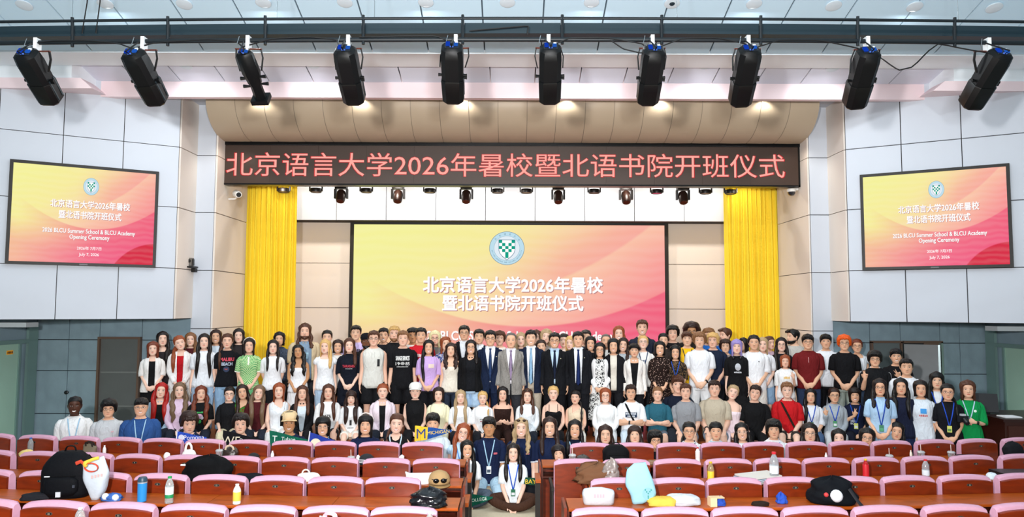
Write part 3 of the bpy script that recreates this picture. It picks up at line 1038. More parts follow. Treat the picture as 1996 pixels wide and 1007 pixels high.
slopef = lambda Y: hW + SL * (yW0 - Y)
words_ = ['first', 'second', 'third', 'fourth', 'fifth', 'sixth', 'seventh', 'eighth', 'ninth', 'tenth', 'eleventh', 'twelfth', 'thirteenth']
for k, (px, py, lit) in enumerate(((47, 9, 0), (205, 6, 1), (359, 7, 0), (513, 4, 1), (672, 3, 0), (830, 3, 1), (989, 3, 0), (1153, 3, 1), (1310, 5, 2), (1470, 6, 1), (1625, 10, 0), (1783, 12, 1), (1938, 14, 0))):
    kind = ('unlit round grille', 'lit round downlight', 'dark open downlight')[lit]
    downlight(px, py, lit, '%s, %s from the left in the ceiling row nearest the truss' % (kind, words_[k]), k, slope, slopef, 30 if lit == 1 else 0)
rsl = math.atan2(0.165, yC - yW1)
rf = lambda Y: 6.69 - 0.2143 * (Y - yW1)
for k, (px, py) in enumerate(((362, 127), (610, 126), (1122, 126), (1375, 127), (1623, 132))):
    downlight(px, py, 1, '%s lit downlight from the left in the recess above the stage fascia' % words_[k], k, rsl, rf, 14)

# downlights of the hall behind and above the camera, same pattern as those in view
for yy in (-1.5, 2.0, 5.2):
    for xx in (-6.3, -2.1, 2.1, 6.3):
        lamp('hall_downlight', 'AREA', (xx, yy, hk - 0.03), 28, (0.88, 0.95, 1.0), 0.2)
# small lamps in the soffit washing the barrel, and warm stage floods behind the banner
for px in (507, 703, 905, 1105, 1290, 1490):
    p = at(px, 190, 12.95)
    lamp('barrel_lamp', 'SPOT', (p.x, 12.86, 6.46), 13, (1.0, 0.97, 0.9), 0.03, (p.x, 13.15, 5.9), 120, 0.6)
for x in (-4.2, -1.4, 1.4, 4.2):
    lamp('stage_flood', 'AREA', (x, 15.9, 6.3), 72, (1.0, 0.92, 0.83), 0.3, (x, 16.9, 2.0))
for x in (-4.8, -2.4, 0.0, 2.4, 4.8):
    lamp('front_flood', 'SPOT', (x, 14.75, 5.1), 10, (1.0, 0.92, 0.84), 0.08, (x * 1.05, 17.2, 3.8), 130, 0.7)
for sx in (-1, 1):
    lamp('pillar_lamp', 'SPOT', (sx * 5.2, 13.35, 5.8), 11, (1.0, 0.90, 0.78), 0.06, (sx * 5.8, 14.2, 3.8), 120, 0.7)

# ---- cameras on the walls
p = at(378, 523, 13.55)
t = thing('conference_camera', 'small black pan-tilt camera on a bracket on the left pillar', 'camera', (p.x, 13.585, p.z))
K = mat('#1b1a19', 0.4)
MB().box(-0.07, 0.05, -0.10, 0.0, -0.07, 0.0).build('bracket', K, t)
MB().lathe([(0.001, 0.0), (0.13, 0.005), (0.15, 0.02), (0.13, 0.035), (0.001, 0.035)], m=20).build('tray', K, t, loc=(-0.03, -0.14, 0.0))
MB().lathe([(0.05, 0.0), (0.06, 0.02), (0.055, 0.05), (0.03, 0.055)], m=16).build('base', mat('#57534e', 0.4), t, loc=(-0.02, -0.15, 0.035))
h = MB().box(-0.045, 0.045, -0.05, 0.05, 0.0, 0.11).build('head', mat('#6d6861', 0.35), t, loc=(-0.02, -0.15, 0.08))
MB().tube([(0, -0.05, 0.055), (0, -0.075, 0.055)], [0.034, 0.03], 14).build('lens', K, h)
for s in (-1, 1):
    MB().box(s * 0.055 - 0.008, s * 0.055 + 0.008, -0.03, 0.03, -0.03, 0.09).build('fork_arm', K, h)
p = at(432, 386, 14.2)
t = thing('bullet_camera', 'white bullet surveillance camera on the left pillar above the curtain', 'camera', (-5.645, 14.2, p.z))
WP = mat('#ece9e2', 0.35)
MB().tube([(-0.0, 0, -0.02), (0.14, -0.04, -0.02), (0.18, -0.06, 0.02)], [0.02, 0.018, 0.016], 8).build('arm', WP, t)
MB().tube([(0.09, 0.06, 0.11), (0.13, 0.02, 0.095), (0.23, -0.12, 0.055), (0.25, -0.15, 0.047)], [0.05, 0.075, 0.072, 0.06], 14).build('housing', WP, t)
MB().tube([(0.25, -0.15, 0.047), (0.257, -0.16, 0.045)], [0.048, 0.045], 14).build('lens', K, t)
p = at(1549, 374, 14.1)
t = thing('dome_camera', 'white dome surveillance camera under the right end of the banner', 'camera', (5.66, 14.1, p.z))
MB().box(-0.14, 0.0, -0.04, 0.04, 0.03, 0.07).build('arm', WP, t)
MB().lathe([(0.05, 0.07), (0.085, 0.06), (0.09, 0.02), (0.08, 0.0)], m=18).build('housing', WP, t, loc=(-0.13, 0, 0))
MB().lathe([(0.075, 0.0), (0.068, -0.04), (0.04, -0.07), (0.001, -0.078)], m=18).build('dome', mat('#1c2328', 0.1, coat=1.0), t, loc=(-0.13, 0, 0))

# ---- control desk at the right with a monitor and papers
cz = at(1985, 812, 10.6).z
t = thing('control_desk', 'dark brown control desk by the right side door', 'desk', (8.0, 10.9, 0))
MB().box(-0.95, 0.95, -0.5, 0.4, 0.0, cz - 0.04).build('carcass', mat('#35150d', 0.4), t)
MB().box(-1.0, 0.97, -0.55, 0.42, cz - 0.04, cz).build('worktop', mat('#2b110b', 0.3), t)
for x in (-0.62, 0.0, 0.62):
    MB().box(x - 0.29, x + 0.29, -0.515, -0.5, 0.08, cz - 0.1).build('front_panel', mat('#3d1a10', 0.4), t)
m0 = at(1927, 796, 10.75)
t = thing('monitor', 'black monitor seen from behind on the control desk', 'monitor', (m0.x, 10.95, cz))
sc_ = MB().box(-0.24, 0.24, -0.02, 0.02, 0.02, 0.30).build('screen_back', mat('#121519', 0.4), t)
sc_.rotation_euler = (math.radians(-18), 0, math.radians(-25))
MB().box(-0.1, 0.1, -0.08, 0.1, 0.0, 0.02).build('stand', mat('#121519', 0.4), t)
MB().box(-0.02, 0.02, -0.03, 0.03, 0.02, 0.12).build('stand_neck', mat('#121519', 0.4), t)
pp = at(1972, 811, 10.55)
t = thing('paper_sheets', 'white papers lying on the control desk', 'papers', (pp.x, 10.6, cz))
MB().box(-0.12, 0.12, -0.1, 0.1, 0.0, 0.012).build('sheet', mat('#e8ecee', 0.6), t)
# ================================================================== seats and desks
WOODK = {}


def wood(hexc='#6a230c', rough=0.3, key=''):
    k = (hexc, rough, key)
    if k in WOODK:
        return WOODK[k]
    m = bpy.data.materials.new('wood_' + hexc.strip('#'))
    m.use_nodes = True
    nt = m.node_tree
    b = nt.nodes['Principled BSDF']
    tc = nn(nt, 'ShaderNodeTexCoord')
    mp = nn(nt, 'ShaderNodeMapping')
    mp.inputs['Scale'].default_value = (2.0, 9.0, 9.0)
    oi = nn(nt, 'ShaderNodeObjectInfo')
    ad = nn(nt, 'ShaderNodeVectorMath', operation='ADD')
    nz = nn(nt, 'ShaderNodeTexNoise')
    nz.inputs['Scale'].default_value = 2.2
    nz.inputs['Detail'].default_value = 6
    nz.inputs['Distortion'].default_value = 0.8
    nt.links.new(tc.outputs['Object'], mp.inputs[0])
    nt.links.new(mp.outputs[0], ad.inputs[0])
    sc_ = nn(nt, 'ShaderNodeMath', operation='MULTIPLY')
    sc_.inputs[1].default_value = 40
    nt.links.new(oi.outputs['Random'], sc_.inputs[0])
    nt.links.new(sc_.outputs[0], ad.inputs[1])
    nt.links.new(ad.outputs[0], nz.inputs['Vector'])
    cr = nn(nt, 'ShaderNodeValToRGB')
    c = lin(hexc)
    cr.color_ramp.elements[0].color = (*[x * 0.72 for x in c], 1)
    cr.color_ramp.elements[1].color = (*[min(1, x * 1.25) for x in c], 1)
    cr.color_ramp.elements[0].position = 0.3
    cr.color_ramp.elements[1].position = 0.75
    nt.links.new(nz.outputs[0], cr.inputs[0])
    nt.links.new(cr.outputs[0], b.inputs['Base Color'])
    b.inputs['Roughness'].default_value = rough
    b.inputs['Specular IOR Level'].default_value = 0.45
    WOODK[k] = m
    return m


SEATP = mat('#cd9db3', 0.85, var=0.08, vscale=30, bump=0.25, bscale=350, spec=0.15)
WSEAT = wood('#742606', 0.36)
WDESK = wood('#a34a0c', 0.36, 'd')
DK = mat('#191310', 0.6)


def seat_meshes():
    """backrest cushion, wooden back, seat pan, standards; origin on the floor under the back panel"""
    out = {}
    W, T = 0.255, 0.10
    zt = 0.95
    n = 17
    xs = np.linspace(-1, 1, n)

    def arch(x, top):
        return top - 0.022 * abs(x) ** 2.2 - 0.014 * max(0, abs(x) - 0.92) / 0.08
    # cushion: thick shell, arched top, rounded edges (profile around y / z swept over x)
    b = MB()
    R = []
    for x in xs:
        top = arch(x, zt)
        k = 1 - 0.25 * max(0, abs(x) - 0.9) / 0.1
        prof = [(0.012, 0.30), (0.012, top - 0.035), (0.02, top - 0.012), (0.04, top), (0.075, top), (0.10, top - 0.012), (0.118, top - 0.04), (0.135, 0.62), (0.14, 0.45), (0.11, 0.36), (0.06, 0.30)]
        R.append([(x * W, 0.02 + (y - 0.02) * k, z) for y, z in prof])
    b.loft(R)
    out['backrest'] = b.mesh('backrest', SEATP)
    # wooden back panel, gently curved towards the audience behind
    b = MB()
    R = []
    for x in np.linspace(-1, 1, 13):
        top = zt - 0.020 * abs(x) ** 2.2 - 0.037 - 0.004 * abs(x) ** 8
        y = -0.012 - 0.012 * (1 - x * x)
        R.append([(x * 0.250, y, 0.22), (x * 0.250, y, top - 0.006), (x * 0.250, y + 0.006, top), (x * 0.250, 0.03, top), (x * 0.250, 0.03, 0.22)])
    b.loft(R)
    out['back_panel'] = b.mesh('back_panel', WSEAT)
    b = MB()
    R = []
    for x in np.linspace(-1, 1, 7):
        r = 0.02 * abs(x) ** 4
        R.append([(x * 0.235, 0.15, 0.36 + r), (x * 0.235, 0.18, 0.41 - r), (x * 0.235, 0.55, 0.45 - r), (x * 0.235, 0.60, 0.42), (x * 0.235, 0.57, 0.37 + r)])
    b.loft(R)
    out['seat_cushion'] = b.mesh('seat_cushion', SEATP)
    b = MB()
    b.box(-0.277, -0.262, 0.02, 0.40, 0.0, 0.62).box(-0.285, -0.258, -0.02, 0.45, 0.62, 0.66)
    out['side_standard'] = b.mesh('side_standard', DK, False)
    # number plate: dark oval with pale ring
    b = MB()
    for r, y, mi in ((1.0, -0.0005, 0), (0.8, -0.0012, 1)):
        a = np.arange(20) * 2 * math.pi / 20
        b.add([(0.028 * r * math.cos(t_), y, 0.0125 * r * math.sin(t_)) for t_ in a], [tuple(range(20))], mi)
    b.add([(0.028 * math.cos(t_), y_, 0.0125 * math.sin(t_)) for y_ in (0.004, -0.0005) for t_ in np.arange(20) * 2 * math.pi / 20], [(i, (i + 1) % 20, 20 + (i + 1) % 20, 20 + i) for i in range(20)], 0)
    out['number_plate'] = b.mesh('number_plate', [mat('#4a463e', 0.6), mat('#0a0908', 0.6)], False)
    return out


SM = seat_meshes()
ROWY = {1: 5.62, 2: 6.77, 3: 7.93, 4: 9.09}
ROWTOP = {1: 988, 2: 930.5, 3: 893.5, 4: 862}
ROWPX = {1: ([786, 652, 510, 374, 235, 100, -36], [1181, 1318, 1455, 1593, 1731, 1868, 2005]),
         2: ([765, 652.5, 538.5, 425, 310, 196, 82, -32], [1206.5, 1321, 1433, 1548, 1663.5, 1775, 1886, 1998]),
         3: ([850, 752, 651.5, 555, 459, 362, 265, 172, 76, -21], [1126, 1222, 1322, 1421.5, 1518, 1613.5, 1711.5, 1807, 1899, 1996]),
         4: ([823, 738, 652.5, 567.5, 483, 396.5, 314.5, 233, 151, 68, -15], [1152, 1235, 1321.5, 1407, 1489.5, 1575, 1658, 1741, 1826, 1909.5, 1994])}
RC = 46.0
rowname = {1: 'nearest row', 2: 'second nearest row', 3: 'third nearest row', 4: 'farthest row'}
NUMW = dict(zip(range(3, 31), 'three four five six seven eight nine ten eleven twelve thirteen fourteen fifteen sixteen seventeen eighteen nineteen twenty twenty-one twenty-two twenty-three twenty-four twenty-five twenty-six twenty-seven twenty-eight twenty-nine thirty'.split()))


def row_curve(r, x):
    return ROWY[r] + x * x / (2 * RC)


def seat_base(r):
    return at(998, ROWTOP[r], ROWY[r] + 0.05).z - 0.95


for r in (1, 2, 3, 4):
    bz = seat_base(r)
    for blk in (0, 1):
        for i, px in enumerate(ROWPX[r][blk]):
            X = (px - 998) / F * ROWY[r]
            for _ in range(3):
                X = at(px, ROWTOP[r] + 12, row_curve(r, X)).x
            Y = row_curve(r, X)
            num = 15 - i if blk == 0 else 16 + i
            yaw = -X / RC * 0.9
            s = thing('auditorium_seat', 'pink-topped wooden seat numbered %s in the %s' % (NUMW[num], rowname[r]), 'seat', (X, Y, bz), math.atan2(X, RC), 'auditorium seats')
            for nm in ('backrest', 'back_panel', 'seat_cushion', 'side_standard'):
                inst(nm, SM[nm], s, (0, 0, 0))
            pl = inst('number_plate', SM['number_plate'], s, (0, -0.0265, 0.868))
            if i == len(ROWPX[r][blk]) - 1 or i == 0:
                o = inst('side_standard', SM['side_standard'], s, (0.54, 0, 0))
            tb = MB()
            letter(tb, str(num), (0, -0.003, 0), h=0.014, fat=0.0007)
            tb.build('numeral', mat('#8f8877', 0.6), pl, False)

# long writing desks fixed behind each row, in two blocks
DESKZ = {4: at(998, 898, 8.95).z, 3: at(998, 936, 7.78).z, 2: at(998, 976, 6.62).z, 1: at(998, 1040, 5.47).z}
AISL = {1: (-0.47, 0.50), 2: (-0.46, 0.50), 3: (-0.51, 0.80), 4: (-0.55, 0.37)}
DEPTH = 0.34


def desk_y(r, x, back=True):
    return row_curve(r, x) - (0.045 if back else 0.045 + DEPTH)


for r in (1, 2, 3, 4):
    for blk, nm in ((0, 'left'), (1, 'right')):
        xe = AISL[r][blk]
        sgn = -1 if blk == 0 else 1
        xo = sgn * 7.0
        fz = seat_base(r) - 0.03
        t = thing('writing_desk', 'long wooden desk behind the %s, %s of the aisle' % (rowname[r], nm), 'desk', (xe, desk_y(r, xe), 0), 0, 'rows of writing desks')
        ox, oy = xe, desk_y(r, xe)
        z = DESKZ[r]
        cuts = np.arange(0, abs(xo - xe), 1.12)
        for a, b_ in zip(cuts[:-1], cuts[1:]):
            xa, xb = xe + sgn * a, xe + sgn * b_
            lo, hi = min(xa, xb) + 0.002, max(xa, xb) - 0.002
            ya, yb = desk_y(r, lo), desk_y(r, hi)
            R = []
            for x, y in ((lo, ya), (hi, yb)):
                R.append([(x - ox, y - oy, z), (x - ox, y - oy, z - 0.028), (x - ox, y - oy - DEPTH, z - 0.028), (x - ox, y - oy - DEPTH - 0.006, z - 0.02), (x - ox, y - oy - DEPTH - 0.006, z - 0.006), (x - ox, y - oy - DEPTH, z)])
            MB().loft(R).build('desk_top', WDESK, t, False)
            R = []
            for x, y in ((lo, ya), (hi, yb)):
                R.append([(x - ox, y - oy - 0.03, z - 0.14), (x - ox, y - oy - 0.03, z - 0.155), (x - ox, y - oy - DEPTH + 0.05, z - 0.155), (x - ox, y - oy - DEPTH + 0.05, z - 0.14)])
            MB().loft(R).build('shelf', wood('#4f1d0c', 0.4), t, False)
            MB().box(xa - ox - 0.012, xa - ox + 0.012, desk_y(r, xa) - oy - DEPTH + 0.04, desk_y(r, xa) - oy - 0.02, fz, z - 0.03).build('divider', wood('#4f1d0c', 0.4), t, False)
            R = []
            for x, y in ((lo, ya), (hi, yb)):
                R.append([(x - ox, y - oy + 0.015, fz), (x - ox, y - oy + 0.03, fz), (x - ox, y - oy + 0.03, z - 0.03), (x - ox, y - oy + 0.015, z - 0.03)])
            MB().loft(R).build('back_board', WSEAT, t, False)
        # end panel at the aisle with a rounded arm cap and a dark pedestal
        MB().box(-sgn * 0.025 - 0.012, -sgn * 0.025 + 0.012, -DEPTH, 0.02, fz, z + 0.002).build('end_panel', WSEAT, t, False)
        MB().box(-sgn * 0.06 - 0.03, -sgn * 0.06 + 0.03, -DEPTH - 0.32, -DEPTH + 0.02, z - 0.13, z - 0.09).build('arm_cap', WDESK, t)
        MB().box(-sgn * 0.06 - 0.026, -sgn * 0.06 + 0.026, -DEPTH - 0.27, -DEPTH - 0.02, fz, z - 0.13).build('arm_pedestal', DK, t, False)
# ================================================================== people: builders
SKIN = {'p': '#e3b59c', 'f': '#e9c0aa', 'l': '#e0b497', 'm': '#dcac8c', 't': '#bd8a62', 'b': '#4a2c1e', 'd': '#7d5138'}
HAIR = {'k': '#0c0908', 'b': '#2a1710', 'd': '#170e0b', 'n': '#4a2a1a', 'l': '#7a5334', 'y': '#c9a163', 'w': '#e3cfa0', 'g': '#8a4322', 'a': '#6a2f1a',
        's': '#6e5640', 'r': '#a3140f', 'o': '#d9540f', 'v': '#8e7fb8', 'e': '#5b5450', 'h': '#a98f6a'}
TORSO = {
    'm': dict(z=[-.45, -.12, -.05, .05, .15, .24, .33, .40, .45, .49, .52, .545, .60], W=[.155, .160, .168, .162, .150, .150, .162, .170, .170, .152, .112, .074, .060],
              DF=[.11, .105, .115, .115, .112, .116, .122, .118, .100, .082, .068, .058, .055], DB=[.11, .115, .122, .108, .095, .098, .108, .112, .108, .095, .080, .066, .058]),
    'f': dict(z=[-.45, -.12, -.05, .05, .15, .24, .33, .40, .45, .49, .52, .545, .60], W=[.16, .165, .172, .158, .132, .128, .142, .148, .150, .136, .100, .064, .050],
              DF=[.10, .10, .108, .104, .098, .108, .134, .118, .090, .075, .062, .052, .048], DB=[.12, .12, .125, .10, .085, .085, .095, .098, .095, .085, .072, .060, .050])}
HZ = [0.0, .010, .030, .055, .085, .112, .130, .150, .175, .198, .214, .224]
HW = [.017, .038, .056, .066, .072, .0755, .077, .078, .075, .062, .039, .010]
HFr = [.078, .088, .091, .090, .088, .083, .089, .090, .084, .066, .040, .010]
HBk = [-.055, -.03, .030, .062, .083, .094, .098, .098, .092, .074, .046, .012]
SHO = {'m': (.166, .012, .440), 'f': (.145, .012, .444)}


def dims(sex, z, fat=1.0):
    T = TORSO[sex]
    k = 1 + (fat - 1) * np.clip((0.50 - z) / 0.15, 0, 1)
    return np.interp(z, T['z'], T['W']) * k, np.interp(z, T['z'], T['DF']) * (1 + (k - 1) * 1.4), np.interp(z, T['z'], T['DB']) * k


def front_y(sex, x, z, off=0.0, fat=1.0, p=2.35):
    w, df, db = dims(sex, z, fat)
    q = min(0.97, abs(x) / (w + off))
    return -(df + off) * (1 - q ** p) ** (1 / p)


def sring(th, w, df, db, z, p=2.35, cy=0.0):
    s, c = np.sin(th), np.cos(th)
    e = 2 / p
    x = w * np.sign(s) * np.abs(s) ** e
    y = np.where(c > 0, -df, db) * np.abs(c) ** e
    return np.stack([x, y + cy, np.broadcast_to(z, x.shape)], 1)


def smoothpath(pts, n):
    pts = np.asarray(pts, float)
    m = len(pts)
    t = np.linspace(0, m - 1, n)
    out = []
    for q in t:
        i = min(int(q), m - 2)
        f = q - i
        p0, p1, p2, p3 = pts[max(i - 1, 0)], pts[i], pts[i + 1], pts[min(i + 2, m - 1)]
        a = 0.5 * ((2 * p1) + (-p0 + p2) * f + (2 * p0 - 5 * p1 + 4 * p2 - p3) * f * f + (-p0 + 3 * p1 - 3 * p2 + p3) * f ** 3)
        out.append(a)
    return np.array(out)


# arm poses: elbow, wrist, hand direction, palm normal, curl (side s=+1 is +x)
def arm_pose(kind, s, sex, seatd=0.0):
    k = 0.9 if sex == 'f' else 1.0
    P = {
        'down': ((.212 * k, .03, .175), (.215 * k, -.035, -.065), (0, -.15, -1), (-s, 0, 0), .35),
        'clasp': ((.222 * k, .02, .19), (.075, -.185, .005), (-s * .75, -.1, -.62), (0, 1, 0), .5),
        'behind': ((.215 * k, .07, .185), (.11, .17, -.01), (-s, .1, -.2), (0, -1, 0), .5),
        'cross': ((.235 * k, -.06, .175), (-.07, -.20 if s > 0 else -.165, .215), (-s, .12, .1), (0, 1, 0), .4),
        'lap': ((.218 * k, -.02, .185), (.075, -.25, .05), (-s * .7, -.55, -.3), (0, .4, -1), .5),
        'knees': ((.225 * k, -.06, .18), (.13, -.34, .10), (-s * .2, -.9, -.35), (0, 0, -1), .25),
        'thigh': ((.215 * k, .0, .18), (.125, -.20, .03), (-s * .4, -.8, -.4), (0, 0, -1), .3),
        'peace': ((.22 * k, -.05, .20), (.165 * k, -.20, .37), (-s * .1, -.12, 1), (0, -1, 0), -1),
        'vout': ((.22 * k, -.10, .24), (.03, -.24, .36), (-s * .35, -.25, .9), (0, -1, 0), -1),
        'hold': ((.22 * k, -.05, .19), (.10, -.27, .20), (-s * .55, -.5, .35), (0, 1, .2), .7),
        'chest': ((.23 * k, -.06, .19), (.06, -.22, .22), (-s, -.1, .15), (0, 1, 0), .6),
        'droop': ((.22 * k, -.02, .18), (.17, -.27, -.02), (-s * .2, -.3, -.9), (0, 1, 0), .3),
        'prop': ((.27 * k, .0, .19), (.23, -.12, -.04), (0, -.6, -.7), (0, 0, -1), .2),
        'aislelap': ((.20 * k, -.06, .19), (.06, -.33, -.01), (-s * .35, -.45, -.6), (0, 0, -1), .2),
    }
    e, w, d, n, c = P[kind]
    return np.array((s * e[0] * .87, e[1], e[2])), np.array((s * w[0], w[1], w[2])), np.array(d, float), np.array(n, float), c


def hand(mb, w, d, nrm, s, curl, k=1.0):
    d = d / np.linalg.norm(d)
    nrm = nrm - d * nrm.dot(d)
    nrm /= np.linalg.norm(nrm) + 1e-9
    side = np.cross(d, nrm)                    # across the knuckles
    pk = w + d * .088 * k
    mb.tube([w - d * .02, w + d * .012, w + d * .05 * k, pk], [(.026 * k, .019 * k), (.029 * k, .017 * k), (.040 * k, .015 * k), (.039 * k, .012 * k)], 10, side=side)
    v = curl < 0
    for i, (o, ln) in enumerate(((-.030, .070), (-.010, .080), (.011, .075), (.030, .058))):
        b = w + d * (.082 * k) + side * o * k
        cv = curl
        if v:
            cv = 0.0 if i in (0, 1) else 1.5
        sp = side * (o * (1.6 if v else 0.35))
        p = [b - d * .02]
        dd = d + sp * (5 if v else 1)
        a = 0.0
        q = b
        for seg in (.45, .32, .23):
            a += cv * 0.75
            step = (dd * math.cos(a) + nrm * math.sin(a)) * ln * seg * k
            p.append(q)
            q = q + step
        p.append(q)
        mb.tube(p, [.0095 * k, .0095 * k, .009 * k, .0085 * k, .0065 * k], 7)
    b = w + d * .02 * k - side * .03 * k
    td = d * .75 - side * .55 + nrm * .35
    mb.tube([w + d * .012 * k - side * .015 * k, b, b + td * .035 * k, b + (td + d * .35) * .058 * k], [.014 * k, .0125 * k, .0105 * k, .008 * k], 7)


def skin_mat(tone, brow, smile, lips):
    k = ('skin', tone, brow, smile, lips)
    if k in MATS:
        return MATS[k]
    m = bpy.data.materials.new('skin')
    m.use_nodes = True
    nt = m.node_tree
    b = nt.nodes['Principled BSDF']
    b.inputs['Roughness'].default_value = 0.5
    b.inputs['Specular IOR Level'].default_value = 0.3
    at_ = nn(nt, 'ShaderNodeAttribute', attribute_name='face_pos')
    sp = nn(nt, 'ShaderNodeSeparateXYZ')
    nt.links.new(at_.outputs['Vector'], sp.inputs[0])
    X, Yc, Z = sp.outputs

    def mth(op, a, b_=None, clamp=False):
        n = nn(nt, 'ShaderNodeMath', operation=op)
        n.use_clamp = clamp
        for i, x in enumerate((a, b_)):
            if x is None:
                continue
            if isinstance(x, (int, float)):
                n.inputs[i].default_value = x
            else:
                nt.links.new(x, n.inputs[i])
        return n.outputs[0]
    ax = mth('ABSOLUTE', X)

    def ell(cx, cz, hw, hh, xx=ax, bend=0.0):
        u = mth('DIVIDE', mth('SUBTRACT', xx, cx), hw)
        zz = mth('SUBTRACT', Z, cz)
        if bend:
            zz = mth('SUBTRACT', zz, mth('MULTIPLY', mth('MULTIPLY', u, u), bend))
        v = mth('DIVIDE', zz, hh)
        r = mth('ADD', mth('MULTIPLY', u, u), mth('MULTIPLY', v, v))
        f = mth('MULTIPLY', mth('SUBTRACT', 1.25, r), 2.2, True)
        return mth('MULTIPLY', f, mth('LESS_THAN', Yc, -0.035))
    base = lin(SKIN[tone])

    def mix(fac, a, c):
        n = nn(nt, 'ShaderNodeMix', data_type='RGBA')
        nt.links.new(fac, n.inputs[0])
        for i, x in ((6, a), (7, c)):
            if isinstance(x, tuple):
                n.inputs[i].default_value = (*x, 1)
            else:
                nt.links.new(x, n.inputs[i])
        return n.outputs[2]
    col = mix(mth('MULTIPLY', ell(.040, .072, .022, .020), 0.35), base, tuple(min(1, c * f) for c, f in zip(base, (1.02, .74, .68))))
    br = lin(HAIR.get(brow, '#2a1710'))
    col = mix(mth('MULTIPLY', ell(.032, .1325, .019, .0036, bend=-0.003), 0.8), col, tuple(0.6 * a_ + 0.12 * c for a_, c in zip(br, base)))
    col = mix(mth('MULTIPLY', ell(.031, .1135, .0155, .0066), 0.75), col, tuple(c * 0.35 for c in base))
    col = mix(ell(.031, .112, .0135, .0042), col, (0.55, 0.52, 0.5))
    col = mix(ell(.0305, .1122, .0062, .0052), col, (0.012, 0.008, 0.006))
    lip = tuple(c * f for c, f in zip(base, (0.78, .36, .34))) if lips else tuple(c * f for c, f in zip(base, (0.78, .52, .48)))
    if smile:
        col = mix(ell(0, .046, .029, .0105, X, .006), col, lip)
        col = mix(ell(0, .0465, .022, .0052, X, .005), col, (.85, .83, .8))
    else:
        col = mix(ell(0, .045, .022, .0072, X, .001), col, lip)
        col = mix(mth('MULTIPLY', ell(0, .0455, .019, .0013, X), 0.7), col, tuple(c * 0.3 for c in lip))
    col = mix(mth('MULTIPLY', ell(.008, .071, .0055, .0028), 0.6), col, tuple(c * 0.35 for c in base))
    nt.links.new(col, b.inputs['Base Color'])
    MATS[k] = m
    return m


HAIRM = {}


def hair_mat(c):
    if c in HAIRM:
        return HAIRM[c]
    m = bpy.data.materials.new('hair')
    m.use_nodes = True
    nt = m.node_tree
    b = nt.nodes['Principled BSDF']
    tc = nn(nt, 'ShaderNodeTexCoord')
    mp = nn(nt, 'ShaderNodeMapping')
    mp.inputs['Scale'].default_value = (70, 70, 5)
    nz = nn(nt, 'ShaderNodeTexNoise')
    nz.inputs['Scale'].default_value = 1.0
    nz.inputs['Detail'].default_value = 3
    nt.links.new(tc.outputs['Object'], mp.inputs[0])
    nt.links.new(mp.outputs[0], nz.inputs['Vector'])
    cl = lin(HAIR[c])
    mx = nn(nt, 'ShaderNodeMix', data_type='RGBA')
    mx.inputs[6].default_value = (*[x * 0.6 for x in cl], 1)
    mx.inputs[7].default_value = (*[min(1, x * 1.5) for x in cl], 1)
    nt.links.new(nz.outputs[0], mx.inputs[0])
    nt.links.new(mx.outputs[2], b.inputs['Base Color'])
    bp = nn(nt, 'ShaderNodeBump')
    bp.inputs['Strength'].default_value = 0.5
    bp.inputs['Distance'].default_value = 0.01
    nt.links.new(nz.outputs[0], bp.inputs['Height'])
    nt.links.new(bp.outputs[0], b.inputs['Normal'])
    b.inputs['Roughness'].default_value = 0.42
    b.inputs['Specular IOR Level'].default_value = 0.35
    HAIRM[c] = m
    return m


FAB = {}


